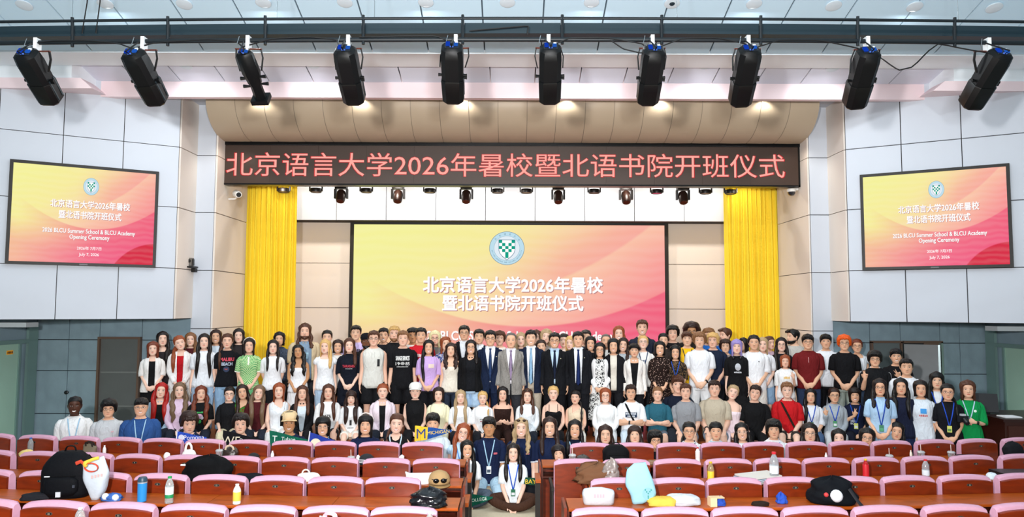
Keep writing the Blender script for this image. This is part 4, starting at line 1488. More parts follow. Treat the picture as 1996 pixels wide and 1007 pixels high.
def fabric(spec):
    """'#hex' or '#hex/pattern/#hex2'"""
    if spec in FAB:
        return FAB[spec]
    parts = spec.split('/')
    m = bpy.data.materials.new('cloth')
    m.use_nodes = True
    nt = m.node_tree
    b = nt.nodes['Principled BSDF']
    b.inputs['Roughness'].default_value = 0.85
    b.inputs['Specular IOR Level'].default_value = 0.15
    tc = nn(nt, 'ShaderNodeTexCoord')
    nz = nn(nt, 'ShaderNodeTexNoise')
    nz.inputs['Scale'].default_value = 1.0
    nz.inputs['Detail'].default_value = 3
    nz.inputs['Distortion'].default_value = 1.2
    mp = nn(nt, 'ShaderNodeMapping')
    mp.inputs['Scale'].default_value = (13, 13, 6)
    mp.inputs['Rotation'].default_value = (0.2, 0.35, 0)
    nt.links.new(tc.outputs['Object'], mp.inputs[0])
    nt.links.new(mp.outputs[0], nz.inputs['Vector'])
    bp = nn(nt, 'ShaderNodeBump')
    bp.inputs['Strength'].default_value = 0.6
    bp.inputs['Distance'].default_value = 0.045
    nt.links.new(nz.outputs[0], bp.inputs['Height'])
    nt.links.new(bp.outputs[0], b.inputs['Normal'])
    c = lin(parts[0])
    if len(parts) == 1:
        b.inputs['Base Color'].default_value = (*c, 1)
    else:
        c2 = lin(parts[2])
        pat = parts[1]
        if pat in ('dots', 'spots'):
            tx = nn(nt, 'ShaderNodeTexVoronoi')
            tx.inputs['Scale'].default_value = 38 if pat == 'dots' else 16
            th, out, less = (0.25, 'Distance', True)
        elif pat == 'floral':
            tx = nn(nt, 'ShaderNodeTexNoise')
            tx.inputs['Scale'].default_value = 26
            tx.inputs['Distortion'].default_value = 1.5
            th, out, less = (0.52, 'Fac', False)
        elif pat == 'knit':
            tx = nn(nt, 'ShaderNodeTexChecker')
            tx.inputs['Scale'].default_value = 60
            th, out, less = (0.5, 'Fac', False)
        else:
            tx = nn(nt, 'ShaderNodeTexWave', bands_direction='X' if pat == 'vstripe' else 'Z')
            tx.inputs['Scale'].default_value = 14
            th, out, less = (0.6, 'Fac', False)
        nt.links.new(tc.outputs['Object'], tx.inputs['Vector'])
        mt = nn(nt, 'ShaderNodeMath', operation='LESS_THAN' if less else 'GREATER_THAN')
        mt.inputs[1].default_value = th
        nt.links.new(tx.outputs[out], mt.inputs[0])
        mx = nn(nt, 'ShaderNodeMix', data_type='RGBA')
        mx.inputs[6].default_value = (*c, 1)
        mx.inputs[7].default_value = (*c2, 1)
        nt.links.new(mt.outputs[0], mx.inputs[0])
        nt.links.new(mx.outputs[2], b.inputs['Base Color'])
    FAB[spec] = m
    return m


NOMINAL = {'stand': 1.745, 'sit': 0.945, 'kneel': 1.325, 'seiza': 1.045, 'cross': 0.945}
HIPZ = {'stand': .90, 'sit': .10, 'kneel': .48, 'seiza': .20, 'cross': .10}


def leg_path(pose, s):
    h = (s * .088, .0, -.03)
    if pose == 'stand':
        return [h, (s * .092, -.012, -.24), (s * .095, -.012, -.43), (s * .095, .015, -.60), (s * .095, .02, -.82)]
    if pose == 'sit':
        return [(s * .088, 0, -.015), (s * .10, -.20, -.005), (s * .11, -.43, .0), (s * .11, -.455, -.18), (s * .11, -.43, -.44)]
    if pose == 'kneel':
        return [h, (s * .10, -.03, -.22), (s * .11, -.06, -.40), (s * .11, .14, -.43), (s * .11, .34, -.43)]
    if pose == 'seiza':
        return [(s * .088, 0, -.03), (s * .12, -.20, -.07), (s * .14, -.40, -.12), (s * .13, -.18, -.155), (s * .10, .08, -.155)]
    return [(s * .088, 0, -.01), (s * .19, -.13, .035), (s * .30, -.25, .05), (s * .12, -.34 - .02 * s, -.025), (s * -.10, -.29 - .03 * s, -.045)]


PEND = []          # body objects waiting for the fused skin surface
PCOUNT = [0]


def garment(mb, sex, fat, z0, z1, off, mi=0, nth=30, nz=12, hem=None, lean=None, rnd=None, op=None, flare=0.0):
    """a sleeve-less shell round the torso; z1 and z0 may depend on the angle th (0 = front); op(z) gives a front opening half width"""
    th = np.linspace(0, 2 * math.pi, nth, endpoint=False) if op is None else np.linspace(0, 1, nth)
    R = []
    z0v, z1v = np.vectorize(z0, otypes=[float]), np.vectorize(z1, otypes=[float])
    if op is None:
        za, zb = z0v(th), z1v(th)
    for i in range(nz + 1):
        v = i / nz
        if op is None:
            T = th
        else:
            zt = z0(0) + (z1(0) - z0(0)) * v
            w, df, db = dims(sex, zt, fat)
            a = math.asin(min(0.98, (op(zt) / (w + off))) ** (2.35 / 2))
            T = a + (2 * math.pi - 2 * a) * th
            za, zb = z0v(T), z1v(T)
        z = za + (zb - za) * v
        w, df, db = dims(sex, z, fat)
        o = off + flare * np.maximum(0, 0.12 - z)
        R.append(sring(T, w + o, df + o, db + o, z))
    R = np.array(R)
    if rnd is not None:
        for i in range(R.shape[0]):
            for j in range(R.shape[1]):
                p = R[i, j]
                q = mnoise.noise(Vector((p[0] * 9 + rnd, p[1] * 9, p[2] * 7)))
                nrm = np.array((p[0], p[1], 0))
                R[i, j] = p + nrm / (np.linalg.norm(nrm) + 1e-6) * q * 0.007
    if op is None:
        mb.loft(R, mi, cap=True)
    else:
        inner = R.copy()
        c = np.array((0, 0, 0))
        inner[:, :, 0] *= 0.965
        inner[:, :, 1] *= 0.955
        both = np.concatenate([R, inner[:, ::-1]], axis=1)
        mb.loft(both, mi, cap=False)
    return R


def neckline(kind, sex):
    """upper edge height as a function of the angle"""
    def f(t):
        c = math.cos(t)
        a = abs(((t + math.pi) % (2 * math.pi)) - math.pi)      # 0 front .. pi back
        if kind == 'crew':
            return .548 - .022 * max(0, c)
        if kind == 'high':
            return .565
        if kind == 'v':
            return .548 - .13 * max(0, 1 - a / .55)
        if kind == 'deepv':
            return .548 - .20 * max(0, 1 - a / .6)
        if kind == 'scoop':
            return .540 - .09 * max(0, math.cos(min(a, 1.57))) ** 1.2
        if kind == 'square':
            return .43 if a < .75 else .53
        if kind == 'tank':
            return .405 if a < .5 else (.405 + .10 * min(1, (a - .5) / .35) if a < 1.2 else .50 - .12 * min(1, (a - 1.2) / .3))
        if kind == 'strapless':
            return .375 + .012 * math.cos(2 * t)
        if kind == 'cami':
            return .375 + .03 * max(0, 1 - abs(a - .6) / .4) if a < 1.1 else .33
        if kind == 'offsh':
            return .435
        return .545
    return f


def make_person(px, top, Y, base, pose, arms, sex, skin, hair, cloth, low, label, yaw=0.0, hy=0.0, ht=0.0, hp=0.0, fat=1.0, smile=0, lips=None, ex=None, ear=1):
    """px, top: where the crown of the head stands in the photograph; Y depth; base: floor, step or stage height under the figure"""
    ex = ex or {}
    PCOUNT[0] += 1
    rid = PCOUNT[0] * 1.37
    p = at(px, top, Y)
    sc = (p.z - base) / NOMINAL[pose]
    rz = math.radians(yaw) - math.atan2(p.x, Y) * 0.85
    root = thing('person', label, 'person', (p.x, Y, base), rz, None)
    root.scale = (sc * (0.98 if sex == 'm' and pose != 'stand' else 1.01), sc, sc)
    HZ0 = HIPZ[pose]
    off3 = np.array((0, 0, HZ0))
    brow = hair[1] if hair[1] in 'kbdnlga' else 'n'
    lips = (sex == 'f') if lips is None else lips
    # ---------------- head transform (torso frame)
    piv = Vector((0, .012, .565))
    HM = Matrix.Translation(piv) @ Matrix.Rotation(math.radians(hy), 4, 'Z') @ Matrix.Rotation(math.radians(ht), 4, 'Y') @ Matrix.Rotation(math.radians(-hp), 4, 'X') @ Matrix.Translation(-piv) @ Matrix.Translation((0, -.012, .574))
    HMn = np.array(HM)
    hs = 1.13 if sex == 'm' else 1.12

    def hd(P):
        P = np.asarray(P, float) * hs
        return P @ HMn[:3, :3].T + HMn[:3, 3]

    # ---------------- body
    b = MB()
    th = np.linspace(0, 2 * math.pi, 24, endpoint=False)
    zs = [-.10, -.04, .05, .14, .22, .30, .36, .41, .45, .485, .512, .535, .555]
    b.loft([sring(th, *dims(sex, z, fat), z) for z in zs])
    nr = .056 if sex == 'm' else .046
    nr *= (1 + (fat - 1) * .5)
    c0, c1 = np.array((0, .012, .50)), hd([(0, .020, .05)])[0]
    b.tube([c0, c0 * .55 + c1 * .45 + np.array((0, .004, 0)), c1], [nr * 1.12, nr, nr], 16)
    hk_ = 1 + (fat - 1) * .35
    R = []
    for z, w, f_, k_ in zip(HZ, HW, HFr, HBk):
        r = sring(np.linspace(0, 2 * math.pi, 22, endpoint=False), w * hk_, (f_ + k_) / 2, (f_ + k_) / 2, z, 2.2, (k_ - f_) / 2)
        R.append(hd(r))
    b.loft(R)
    b.loft([hd(sring(np.linspace(0, 2 * math.pi, 8, endpoint=False), w, d, d, z, 2, y)) for z, w, d, y in
            ((.122, .007, .008, -.080), (.105, .008, .010, -.086), (.085, .011, .014, -.093), (.074, .016, .016, -.094), (.068, .012, .010, -.088))])
    if ear:
        for s in (-1, 1):
            b.loft([hd(sring(np.linspace(0, 2 * math.pi, 8, endpoint=False), .011, d, d, z, 2, y) + np.array((s * x, 0, 0))) for z, d, y, x in
                    ((.070, .008, .004, .066), (.080, .013, .006, .072), (.100, .017, .010, .0765), (.118, .016, .012, .077), (.126, .008, .012, .075))])
    ak = 1.0 if sex == 'm' else .82
    ak *= 1 + (fat - 1) * .6
    S = np.array(SHO[sex]) * np.array((1 + (fat - 1) * .5, 1, 1))
    ap = {}
    for s in (-1, 1):
        kind = arms if isinstance(arms, str) else arms[0 if s < 0 else 1]
        e, w, d, n, cu = arm_pose(kind, s, sex)
        sh = np.array((s * S[0], S[1], S[2]))
        if fat > 1.1:
            e = e * np.array((1.12, 1, 1))
        path = smoothpath([sh + np.array((-s * .06, 0, .020)), sh, (sh * .5 + e * .5) + np.array((s * .006, .006, 0)), e, (e * .5 + w * .5), w], 14)
        ap[s] = (path, w, d)
        rr = np.interp(np.linspace(0, 5, 14), range(6), np.array([.032, .048, .047, .040, .037, .0255]) * ak)
        b.tube(path, rr, 12)
        hand(b, w, d, n, s, cu, 1.0 if sex == 'm' else .9)
    bare = low[0] in ('shorts', 'skirt', 'dress')
    lr = [.085, .078, .055, .052, .036]
    if bare:
        for s in (-1, 1):
            lp = smoothpath(leg_path(pose, s), 13)
            b.tube(lp, np.interp(np.linspace(0, 4, 13), range(5), lr), 12)
            if pose in ('stand',):
                a = lp[-1]
                b.tube([a + (0, .03, -.03), a + (0, -.04, -.045), a + (0, -.14, -.06)], [.035, .036, .02], 8)
    for V in b.v:
        V += off3
    bo = b.build('body', skin_mat(skin, brow, smile, lips), root, 'all')
    PEND.append((bo, np.linalg.inv(HMn), HZ0, hs))

    # ---------------- clothes
    def put(mb, name, m, par=root, smooth='all', lab=None):
        for V in mb.v:
            V += off3
        o = mb.build(name, m, par, smooth)
        if lab:
            o['label'] = lab
        return o

    def sleeves(mb, frac, off, flare=.0, mi=0):
        for s in (-1, 1):
            path, w, d = ap[s]
            n = len(path)
            k = max(3, int(round(2 + (n - 2) * frac)))
            pp = path[:k]
            rr = np.interp(np.linspace(0, 5, n), range(6), np.array([.030, .050, .050, .043, .039, .029]) * ak)[:k] + off
            rr = rr + np.linspace(0, flare, k)
            mb.tube(pp, rr, 14, mi)

    kind, colr = cloth[0], cloth[1]
    slv = cloth[2] if len(cloth) > 2 else 'short'
    nk = cloth[3] if len(cloth) > 3 else 'crew'
    FR = {'short': .50, 'half': .58, 'cap': .28, 'long': 1.0, 'three': .82}
    offg = .014
    hemz = {'stand': -.09, 'sit': -.03, 'kneel': -.09, 'seiza': -.05, 'cross': -.04}[pose]
    if 'hem' in ex:
        hemz = ex['hem']

    def top_garment(name, colr, slv, nk, off, hemz, lab=None, flare=.02):
        g = MB()
        garment(g, sex, fat, lambda t: hemz, neckline(nk, sex), off, rnd=rid, nz=14, flare=flare)
        if slv in FR:
            sleeves(g, FR[slv], .009 + off * .25, .014 if slv in ('short', 'half', 'cap') else .002)
        if nk in ('cami', 'tank') and slv == 'none':
            for s in (-1, 1):
                x = s * (.075 if nk == 'cami' else .085)
                pts = [(x, front_y(sex, x, z, .010, fat), z) for z in (.39, .43, .47, .50)] + [(x * .95, 0.01, .522), (x, .07, .50), (x, .10, .42)]
                g.tube(smoothpath(pts, 12), (.004 if nk == 'cami' else .016, .003) if False else [((.005 if nk == 'cami' else .017), .003)] * 12, 6, side=(1, 0, 0))
        return put(g, name, fabric(colr), lab=lab)

    if kind == 'suit':
        sh_c, tie_c = ex.get('shirt', '#e8ebf0'), ex.get('tie')
        top_garment('shirt', sh_c, 'none', 'high', .006, -.02)
        g = MB()
        bz = ex.get('button', .10)
        opn = (lambda z: .012 + max(0, (z - bz)) * .17) if ex.get('closed', 1) else (lambda z: .05 + max(0, z - .0) * .05)
        garment(g, sex, fat, lambda t: -.20 if pose == 'stand' else hemz, lambda t: .555 - .02 * max(0, math.cos(t)), .022, rnd=rid, nz=16, nth=30, op=opn, flare=.03)
        sleeves(g, FR[slv] if slv in FR else 1.0, .021, .002)
        jk = put(g, 'jacket', fabric(colr))
        for s in (-1, 1):
            g = MB()
            zz = np.linspace(bz, .545, 9)
            out, inn = [], []
            for z in zz:
                f = (z - bz) / (.545 - bz)
                x0 = opn(z) + .002
                wd_ = .005 + .055 * math.sin(min(1, f * 1.25) * math.pi * .62) * (1 if f < .78 else .8)
                for lst, xx in ((inn, x0 - .004), (out, x0 + wd_)):
                    lst.append((s * xx, front_y(sex, xx, min(z, .50), .029, fat) * (1 if z < .5 else 1 - (z - .5) * 6), z))
            g.loft([inn, out, [(q[0], q[1] - .004, q[2]) for q in out], [(q[0], q[1] - .004, q[2]) for q in inn]], closed=False)
            put(g, 'lapel', fabric(ex.get('lapel', colr)), jk)
        if tie_c:
            g = MB()
            zz = [.535, .515, .505, .40, .25, .10, -.02, -.06]
            ww = [.018, .020, .013, .022, .030, .036, .040, .004]
            zend = max(-.06, bz - .06) if ex.get('closed', 1) else -.06
            R = []
            for z, w_ in zip(zz, ww):
                z = max(z, zend)
                yy = front_y(sex, 0, min(z, .5), .014, fat) * (1 if z < .5 else 1 - (z - .5) * 5)
                R.append([(-w_, yy, z), (0, yy - .007, z), (w_, yy, z), (0, yy + .004, z)])
            g.loft(R)
            put(g, 'tie', fabric(tie_c))
        g = MB()
        for s in (-1, 1):
            g.add([(s * .006, -.075, .525), (s * .055, -.055, .575), (s * .062, -.012, .585), (s * .045, -.085, .528)], [(0, 1, 2, 3)])
        put(g, 'shirt_collar', fabric(sh_c), jk)
        if ex.get('badge'):
            g = MB().ball((.10, front_y(sex, .10, .40, .03, fat), .40), .009)
            put(g, 'lapel_pin', mat('#e6dfc0', 0.3, metal=0.5), jk)
    else:
        inner = ex.get('inner')
        if inner:
            top_garment('inner_top', inner[0], 'none', inner[1], .008, hemz)
            g = MB()
            wdt = ex.get('open', .07)
            garment(g, sex, fat, lambda t: hemz - .02, lambda t: .550 - .02 * max(0, math.cos(t)), .02, rnd=rid, nz=14, nth=30, op=(lambda z: max(.008, wdt + ex.get('openk', .05) * (z - .2))), flare=.03)
            sleeves(g, FR.get(slv, 1.0), .014, .012 if slv != 'long' else .003)
            put(g, ex.get('oname', 'jacket'), fabric(colr))
        else:
            top_garment({'tee': 't_shirt', 'polo': 'polo_shirt', 'shirt': 'shirt', 'tank': 'tank_top', 'dress': 'dress', 'blouse': 'blouse', 'vest': 'vest', 'hoodie': 'hoodie'}[kind], colr, slv, nk, offg + (.006 if ex.get('loose') else 0), hemz)
        if kind in ('polo', 'shirt') or ex.get('collar'):
            cc = ex.get('collar') or colr
            g = MB()
            for s in (-1, 1):
                R = []
                for a in np.linspace(.18, math.pi, 9):
                    r1, r2 = .064 if sex == 'm' else .054, .088 if sex == 'm' else .076
                    R.append([(s * r1 * math.sin(a), .006 - r1 * math.cos(a), .575 - .035 * max(0, math.cos(a))), (s * r2 * math.sin(a), .006 - r2 * math.cos(a) * 1.12, .545 - .045 * max(0, math.cos(a))),
                              (s * r2 * .97 * math.sin(a), .006 - r2 * .97 * math.cos(a) * 1.1, .538 - .045 * max(0, math.cos(a)))])
                g.loft(R, closed=False)
            put(g, 'collar', fabric(cc))
            if kind == 'polo' or ex.get('placket'):
                g = MB()
                R = [[(-.013, front_y(sex, .013, z, offg + .004, fat), z), (.013, front_y(sex, .013, z, offg + .004, fat), z)] for z in np.linspace(.36, .50, 6)]
                g.loft(R, closed=False)
                put(g, 'placket', fabric(ex.get('placket', colr)))
        if ex.get('trim'):
            for s in (-1, 1):
                path = ap[s][0]
                k = max(3, int(round(2 + 12 * FR.get(slv, .5))))
                r = .043 * ak + .032
                g = MB().tube([path[k - 1] - (path[k - 1] - path[k - 2]) * .25, path[k - 1] + (path[k - 1] - path[k - 2]) * .1], [r, r], 14)
                put(g, 'sleeve_band', fabric(ex['trim']))
    # ---------------- lower garments
    lk, lc = low
    if lk == 'dress':
        lc = colr if lc is None else lc
    if lk == 'trousers' or (lk in ('skirt', 'dress', 'shorts') and pose != 'stand'):
        g = MB()
        frac = 1.0 if lk in ('trousers',) else (.5 if lk == 'shorts' else .75)
        for s in (-1, 1):
            lp = smoothpath(leg_path(pose, s), 15)
            k = max(4, int(15 * frac))
            rr = np.interp(np.linspace(0, 4, 15), range(5), [.098, .093, .075, .070, .066] if pose != 'cross' else [.10, .095, .072, .062, .05])[:k] * (1 + (fat - 1) * .5)
            g.tube(lp[:k], rr, 14)
        garment(g, sex, fat, lambda t: -.14 if pose in ('stand', 'kneel') else -.085, lambda t: .03, .005, nz=5)
        put(g, 'trousers' if lk == 'trousers' else {'shorts': 'shorts'}.get(lk, 'skirt'), fabric(lc))
    elif lk == 'shorts':
        g = MB()
        for s in (-1, 1):
            lp = smoothpath(leg_path(pose, s), 15)
            g.tube(lp[:7], np.linspace(.102, .112, 7), 14)
        garment(g, sex, fat, lambda t: -.14, lambda t: .03, .005, nz=5)
        put(g, 'shorts', fabric(lc))
    elif lk in ('skirt', 'dress'):
        g = MB()
        hz_ = ex.get('skirt', -.42)
        R = []
        for v in np.linspace(0, 1, 9):
            z = .04 + (hz_ - .04) * v
            w, df, db = dims(sex, max(z, -.1), fat)
            k = .003 + .055 * v
            r = sring(np.linspace(0, 2 * math.pi, 36, endpoint=False), w + k, df + k, db + k, z, 2.1)
            fold = 1 + .03 * v * np.sin(np.arange(36) * 2 * math.pi / 36 * 9 + rid)
            r[:, :2] *= fold[:, None]
            R.append(r)
        g.loft(R)
        put(g, 'skirt', fabric(lc))
    if pose == 'stand':
        for s in (-1, 1):
            a = np.array(leg_path(pose, s)[-1])
            g = MB().tube([a + (0, .065, -.035), a + (0, .05, -.035), a + (0, -.05, -.045), a + (0, -.15, -.055), a + (0, -.185, -.06)], [(.02, .03), (.045, .044), (.047, .034), (.048, .024), (.025, .015)], 12, side=(1, 0, 0))
            put(g, 'shoe', fabric(ex.get('shoes', '#1a1a1c')))

    # ---------------- hair
    style, hc = hair[0], hair[1]
    hm = hair_mat(hc)
    opt = hair[2] if len(hair) > 2 else ''
    if style != 'bald':
        h = MB()
        curly = 'c' in opt
        vol = {'short': .012, 'buzz': .006, 'bob': .019, 'long': .016, 'tied': .010, 'afro': .055, 'mop': .028, 'thin': .005, 'mid': .022}[style]
        bangs = 'f' in opt
        nth, nz = 40, 12
        T = np.linspace(-math.pi, math.pi, nth, endpoint=False)

        def lower(t):
            a = abs(t)
            fr = .150 if bangs else (.190 if style in ('thin',) else .172)
            if 'u' in opt:
                fr = .160
            if style in ('short', 'buzz', 'mop', 'thin', 'tied', 'afro'):
                side = .108 if style != 'tied' else .112
                back = .03
                if style in ('afro', 'mop'):
                    side = .085
                pts = [(0, fr), (.55, fr - .004), (.85, fr - .02), (1.1, side + .005), (1.35, side - .015), (1.75, .09), (2.2, back + .02), (3.15, back)]
            elif style in ('bob', 'mid'):
                lo = -.005 if style == 'bob' else -.055
                fr += .004
                pts = [(0, fr), (.5, fr - .006), (.78, fr - .032), (1.0, .06), (1.1, lo + .005), (3.15, lo)]
            else:
                fr += .006
                pts = [(0, fr), (.45, fr - .006), (.74, fr - .034), (1.0, .06), (1.12, -.05), (1.25, -.085), (3.15, -.10)]
            return np.interp(a, [q[0] for q in pts], [q[1] for q in pts])
        Ro, Ri = [], []
        ZL = np.array([lower(t) for t in T])
        for i in range(nz + 1):
            v = (i / nz) ** .8
            ztop = .2265 + vol * .9
            z = ztop + (ZL - ztop) * v
            zz = np.clip(z, .052, .2)
            w, f_, k_ = np.interp(zz, HZ, HW), np.interp(zz, HZ, HFr), np.interp(zz, HZ, HBk)
            o = vol * (np.ones_like(z) if style not in ('short', 'buzz', 'thin') else np.interp(z, [.08, .17], [.5, 1.0]))
            o = np.where((z < .05), o + .002, o)
            if curly:
                o = o + np.where(z < .21, .012, .0) * np.array([mnoise.noise(Vector((math.sin(t) * 3 + rid, math.cos(t) * 3, zq * 34))) for t, zq in zip(T, z)])
            o = o * (1 - .8 * (v ** 5) * (np.abs(T) < 1.35))
            f = np.sqrt(np.clip(1 - np.clip((z - .2) / (ztop - .2), 0, 1) ** 2, 0, 1))
            w2, cy, dd = (w + o) * f, (k_ - f_) / 2, ((f_ + k_) / 2 + o) * f
            Ro.append(hd(sring(T, w2, dd, dd, z, 2.15, cy * f)))
            Ri.append(hd(sring(T, np.maximum(.001, (w - .004) * f), np.maximum(.001, dd - o * f - .004), np.maximum(.001, dd - o * f - .004), z - (.004 if i < nz else 0), 2.15, cy * f)))
        h.loft(np.array(Ro + Ri[::-1]), cap=True)
        if style in ('short', 'mop') and not ex.get('cap'):
            # tousled tufts along the fringe
            for q in range(7 if 't' in opt or style == 'mop' else 5):
                x = -.045 + .015 * q * (5 / 5)
                a = hd([(x, -.060, .205), (x * 1.05, -.094 - vol * .6, .188), (x * 1.1, -.096 - vol * .5, .166 + .006 * math.sin(q * 2.3 + rid))])
                h.tube(a, [.016, .014, .004], 6)
        ln = ex.get('hl', .20)
        if style == 'long':
            # mass down the back
            R = []
            for z, w, y0, y1 in ((.56, .085, .0, .09), (.50, .10, .07, .125), (.42, .115, .112, .14), (.30, .11, .115, .14), (max(.10, ln), .07, .105, .13)):
                R.append([(-w, y0, z), (0, y0 - .005, z), (w, y0, z), (w * .8, y1, z), (0, y1 + .01, z), (-w * .8, y1, z)])
            h.loft(R)
        lk_ = [s for s, c in ((-1, 'L'), (1, 'R')) if c in opt]
        for s in lk_:
            st = hd([(s * .074, -.005, .10), (s * .086, -.014, .03), (s * .088, -.022, -.04)])
            pts = [tuple(q) for q in st]
            for z in np.linspace(.47, ln, 5):
                x = s * (.095 + .012 * math.sin(z * 9 + rid))
                pts.append((x, front_y(sex, abs(x), z, .030, fat), z))
            P_ = smoothpath(pts, 18)
            if curly:
                P_[:, 0] += .010 * np.sin(np.arange(18) * 1.3 + rid)
                P_[:, 1] += .006 * np.cos(np.arange(18) * 1.3 + rid)
            wdt = ex.get('lockw', 1.0)
            rr = [(.030 * wdt * q, .020 * q) for q in np.interp(np.linspace(0, 1, 18), [0, .15, .5, .85, 1], [.7, 1, 1.1, .9, .15])]
            h.tube(P_, rr, 10, side=(1, 0, 0))
        if 'p' in opt:                 # tail or braid drawn over one shoulder
            s = ex.get('tail', 1)
            st = hd([(0, .085, .08), (s * .07, .075, .02)])
            pts = [tuple(q) for q in st] + [(s * .105, .0, .515)]
            for z in np.linspace(.45, ln, 4):
                pts.append((s * .11, front_y(sex, .11, z, .026, fat), z))
            P_ = smoothpath(pts, 20)
            rr = np.interp(np.linspace(0, 1, 20), [0, .2, .8, 1], [.022, .022, .017, .005]) * ex.get('tw', 1.0)
            if 'x' in opt:
                rr = rr * (1 + .28 * np.sin(np.arange(20) * 1.9))
            h.tube(P_, rr, 9)
        if 'b' in opt:                 # bun
            q = hd([(0, .11, .13)])[0]
            h.ball(q, .035)
        put(h, 'hair', hm)
    if ex.get('beard'):
        bb = MB()
        R = []
        for z, w, f_, y_ in ((-.012, .012, .06, -.03), (.0, .034, .066, -.028), (.02, .052, .068, -.026), (.042, .063, .068, -.022), (.052, .066, .03, .012)):
            r = sring(np.linspace(-2.0, 2.0, 17), w + .006, f_ + .004, f_, z, 2.2, y_)
            R.append(hd(r))
        bb.loft(R, closed=False)
        bo_ = put(bb, 'beard', hair_mat(ex['beard']))
        md = bo_.modifiers.new('thick', 'SOLIDIFY')
        md.thickness = .008
    # ---------------- worn things
    if ex.get('glasses'):
        g = MB()
        r0 = .0021
        for s in (-1, 1):
            a = np.linspace(0, 2 * math.pi, 19)[:-1]
            ringp = [(s * .033 + .0225 * math.cos(q), -.0985 + .010 * (abs(s * .033 + .0225 * math.cos(q)) / .06) ** 2, .110 + .0165 * math.sin(q)) for q in a]
            g.tube(hd(ringp + ringp[:1]), r0, 5)
            g.tube(hd([(s * .056, -.090, .113), (s * .078, -.05, .116), (s * .080, .01, .112)]), r0, 5)
        g.tube(hd([(-.011, -.100, .113), (0, -.102, .115), (.011, -.100, .113)]), r0, 5)
        put(g, 'eyeglasses', mat(ex['glasses'] if isinstance(ex['glasses'], str) else '#1a1715', 0.3, metal=0.3))
    if ex.get('shades'):
        g = MB()
        for s in (-1, 1):
            g.ball(hd([(s * .034, -.072, .205)])[0], (.026, .014, .018))
            g.tube(hd([(s * .058, -.06, .203), (s * .083, .0, .19)]), .003, 5)
        put(g, 'sunglasses', mat('#2a1a12', 0.2))
    if ex.get('headband'):
        pts = [(.083 * math.sin(q), .022, .125 + .105 * math.cos(q)) for q in np.linspace(-1.6, 1.6, 18)]
        pts = [(x * 1.12, y, z + .012) for x, y, z in pts]
        put(MB().tube(hd(pts), [(.006, .011)] * 18, 6, side=(1, 0, 0)), 'headband', fabric(ex['headband']))
    if ex.get('cap'):
        g = MB()
        R = []
        for z, k in ((.150, 1.0), (.175, 1.01), (.205, .93), (.232, .72), (.246, .35), (.249, .05)):
            R.append(hd(sring(np.linspace(0, 2 * math.pi, 24, endpoint=False), .098 * k, .112 * k, .116 * k, z, 2.1, .004)))
        g.loft(R)
        cp = put(g, 'cap', fabric(ex['cap']))
        g = MB()
        up, dn = [], []
        for q in np.linspace(-1.05, 1.05, 13):
            dx, dy = .092 * math.sin(q), -.092 * math.cos(q)
            k = 1.62 if ex.get('brim', 1) else 1.0
            up.append([(dx * .95, dy, .158), (dx * 1.15, dy * k, .150 - .01 * math.sin(q) ** 2 * 2)])
        g.loft([hd(u_) for u_ in up], closed=False)
        g.loft([hd(np.array(u_) - (0, 0, .004)) for u_ in up], closed=False)
        put(g, 'cap_brim', fabric(ex.get('brimc', ex['cap'])), cp)
    if ex.get('headphones'):
        pts = [(.085 * math.sin(q), -.012 - .07 * math.cos(q), .525) for q in np.linspace(-2.3, 2.3, 16)]
        g = MB().tube(pts, .012, 7)
        for s in (-1, 1):
            g.ball((s * .062, -.09, .50), (.03, .02, .034))
        put(g, 'headphones', mat('#101012', 0.4))
    if ex.get('lanyard'):
        g = MB()
        lz = ex.get('lz', .24)
        for s in (-1, 1):
            pts = [(s * .070, .02, .552), (s * .078, -.04, .535)]
            for z in np.linspace(.50, lz, 6):
                x = s * (.068 * (z - lz) / (.5 - lz) + .004)
                pts.append((x, front_y(sex, abs(x), z, offg + .012, fat), z))
            g.tube(smoothpath(pts, 14), [(.008, .002)] * 14, 6, side=(1, 0, 0))
        ly = put(g, 'lanyard', fabric(ex['lanyard']))
        bc = ex.get('card', '#20242a')
        if bc:
            y_ = front_y(sex, 0, lz - .05, offg + .014, fat)
            g = MB().box(-.032, .032, y_ - .006, y_, lz - .10, lz)
            cd = put(g, 'badge_card', mat(bc, 0.4), ly, False)
            g = MB().box(-.024, .024, y_ - .0075, y_ - .006, lz - .085, lz - .045)
            put(g, 'badge_print', mat(ex.get('card2', '#d8dce0'), 0.5), cd, False)
    if ex.get('strap'):
        g = MB()
        s = ex.get('straps', 1)
        pts = [(s * .10, .06, .51), (s * .095, -.02, .525)]
        for q in np.linspace(0, 1, 7):
            x = s * (.085 - .21 * q)
            z = .49 - .42 * q
            pts.append((x, front_y(sex, abs(x), z, .026, fat), z))
        put(g.tube(smoothpath(pts, 16), [(.018, .003)] * 16, 6, side=(1, 0, 0)), 'shoulder_strap', fabric(ex['strap']))
    if ex.get('stripe'):
        for s in (-1, 1):
            path = ap[s][0]
            g = MB()
            for d_ in (-.016, .004):
                g.tube([q + np.array((s * .062, -.012 + d_, .022)) for q in path[1:7]], [(.004, .002)] * 6, 5)
            put(g, 'sleeve_stripe', fabric(ex['stripe']))
    if ex.get('watch'):
        s = ex['watch']
        path, w, d = ap[s]
        g = MB().tube([w - d * .05 / np.linalg.norm(d), w - d * .025 / np.linalg.norm(d)], [.034 * ak, .033 * ak], 10)
        put(g, 'wristwatch', mat('#141414', 0.3))
    if ex.get('necklace'):
        pts = [(.062 * math.sin(q), -.03 - .05 * math.cos(q), .53 - .03 * math.cos(q)) for q in np.linspace(-1.5, 1.5, 14)]
        put(MB().tube(pts, .0025, 5), 'necklace', mat('#d8c690', 0.3, metal=0.8))
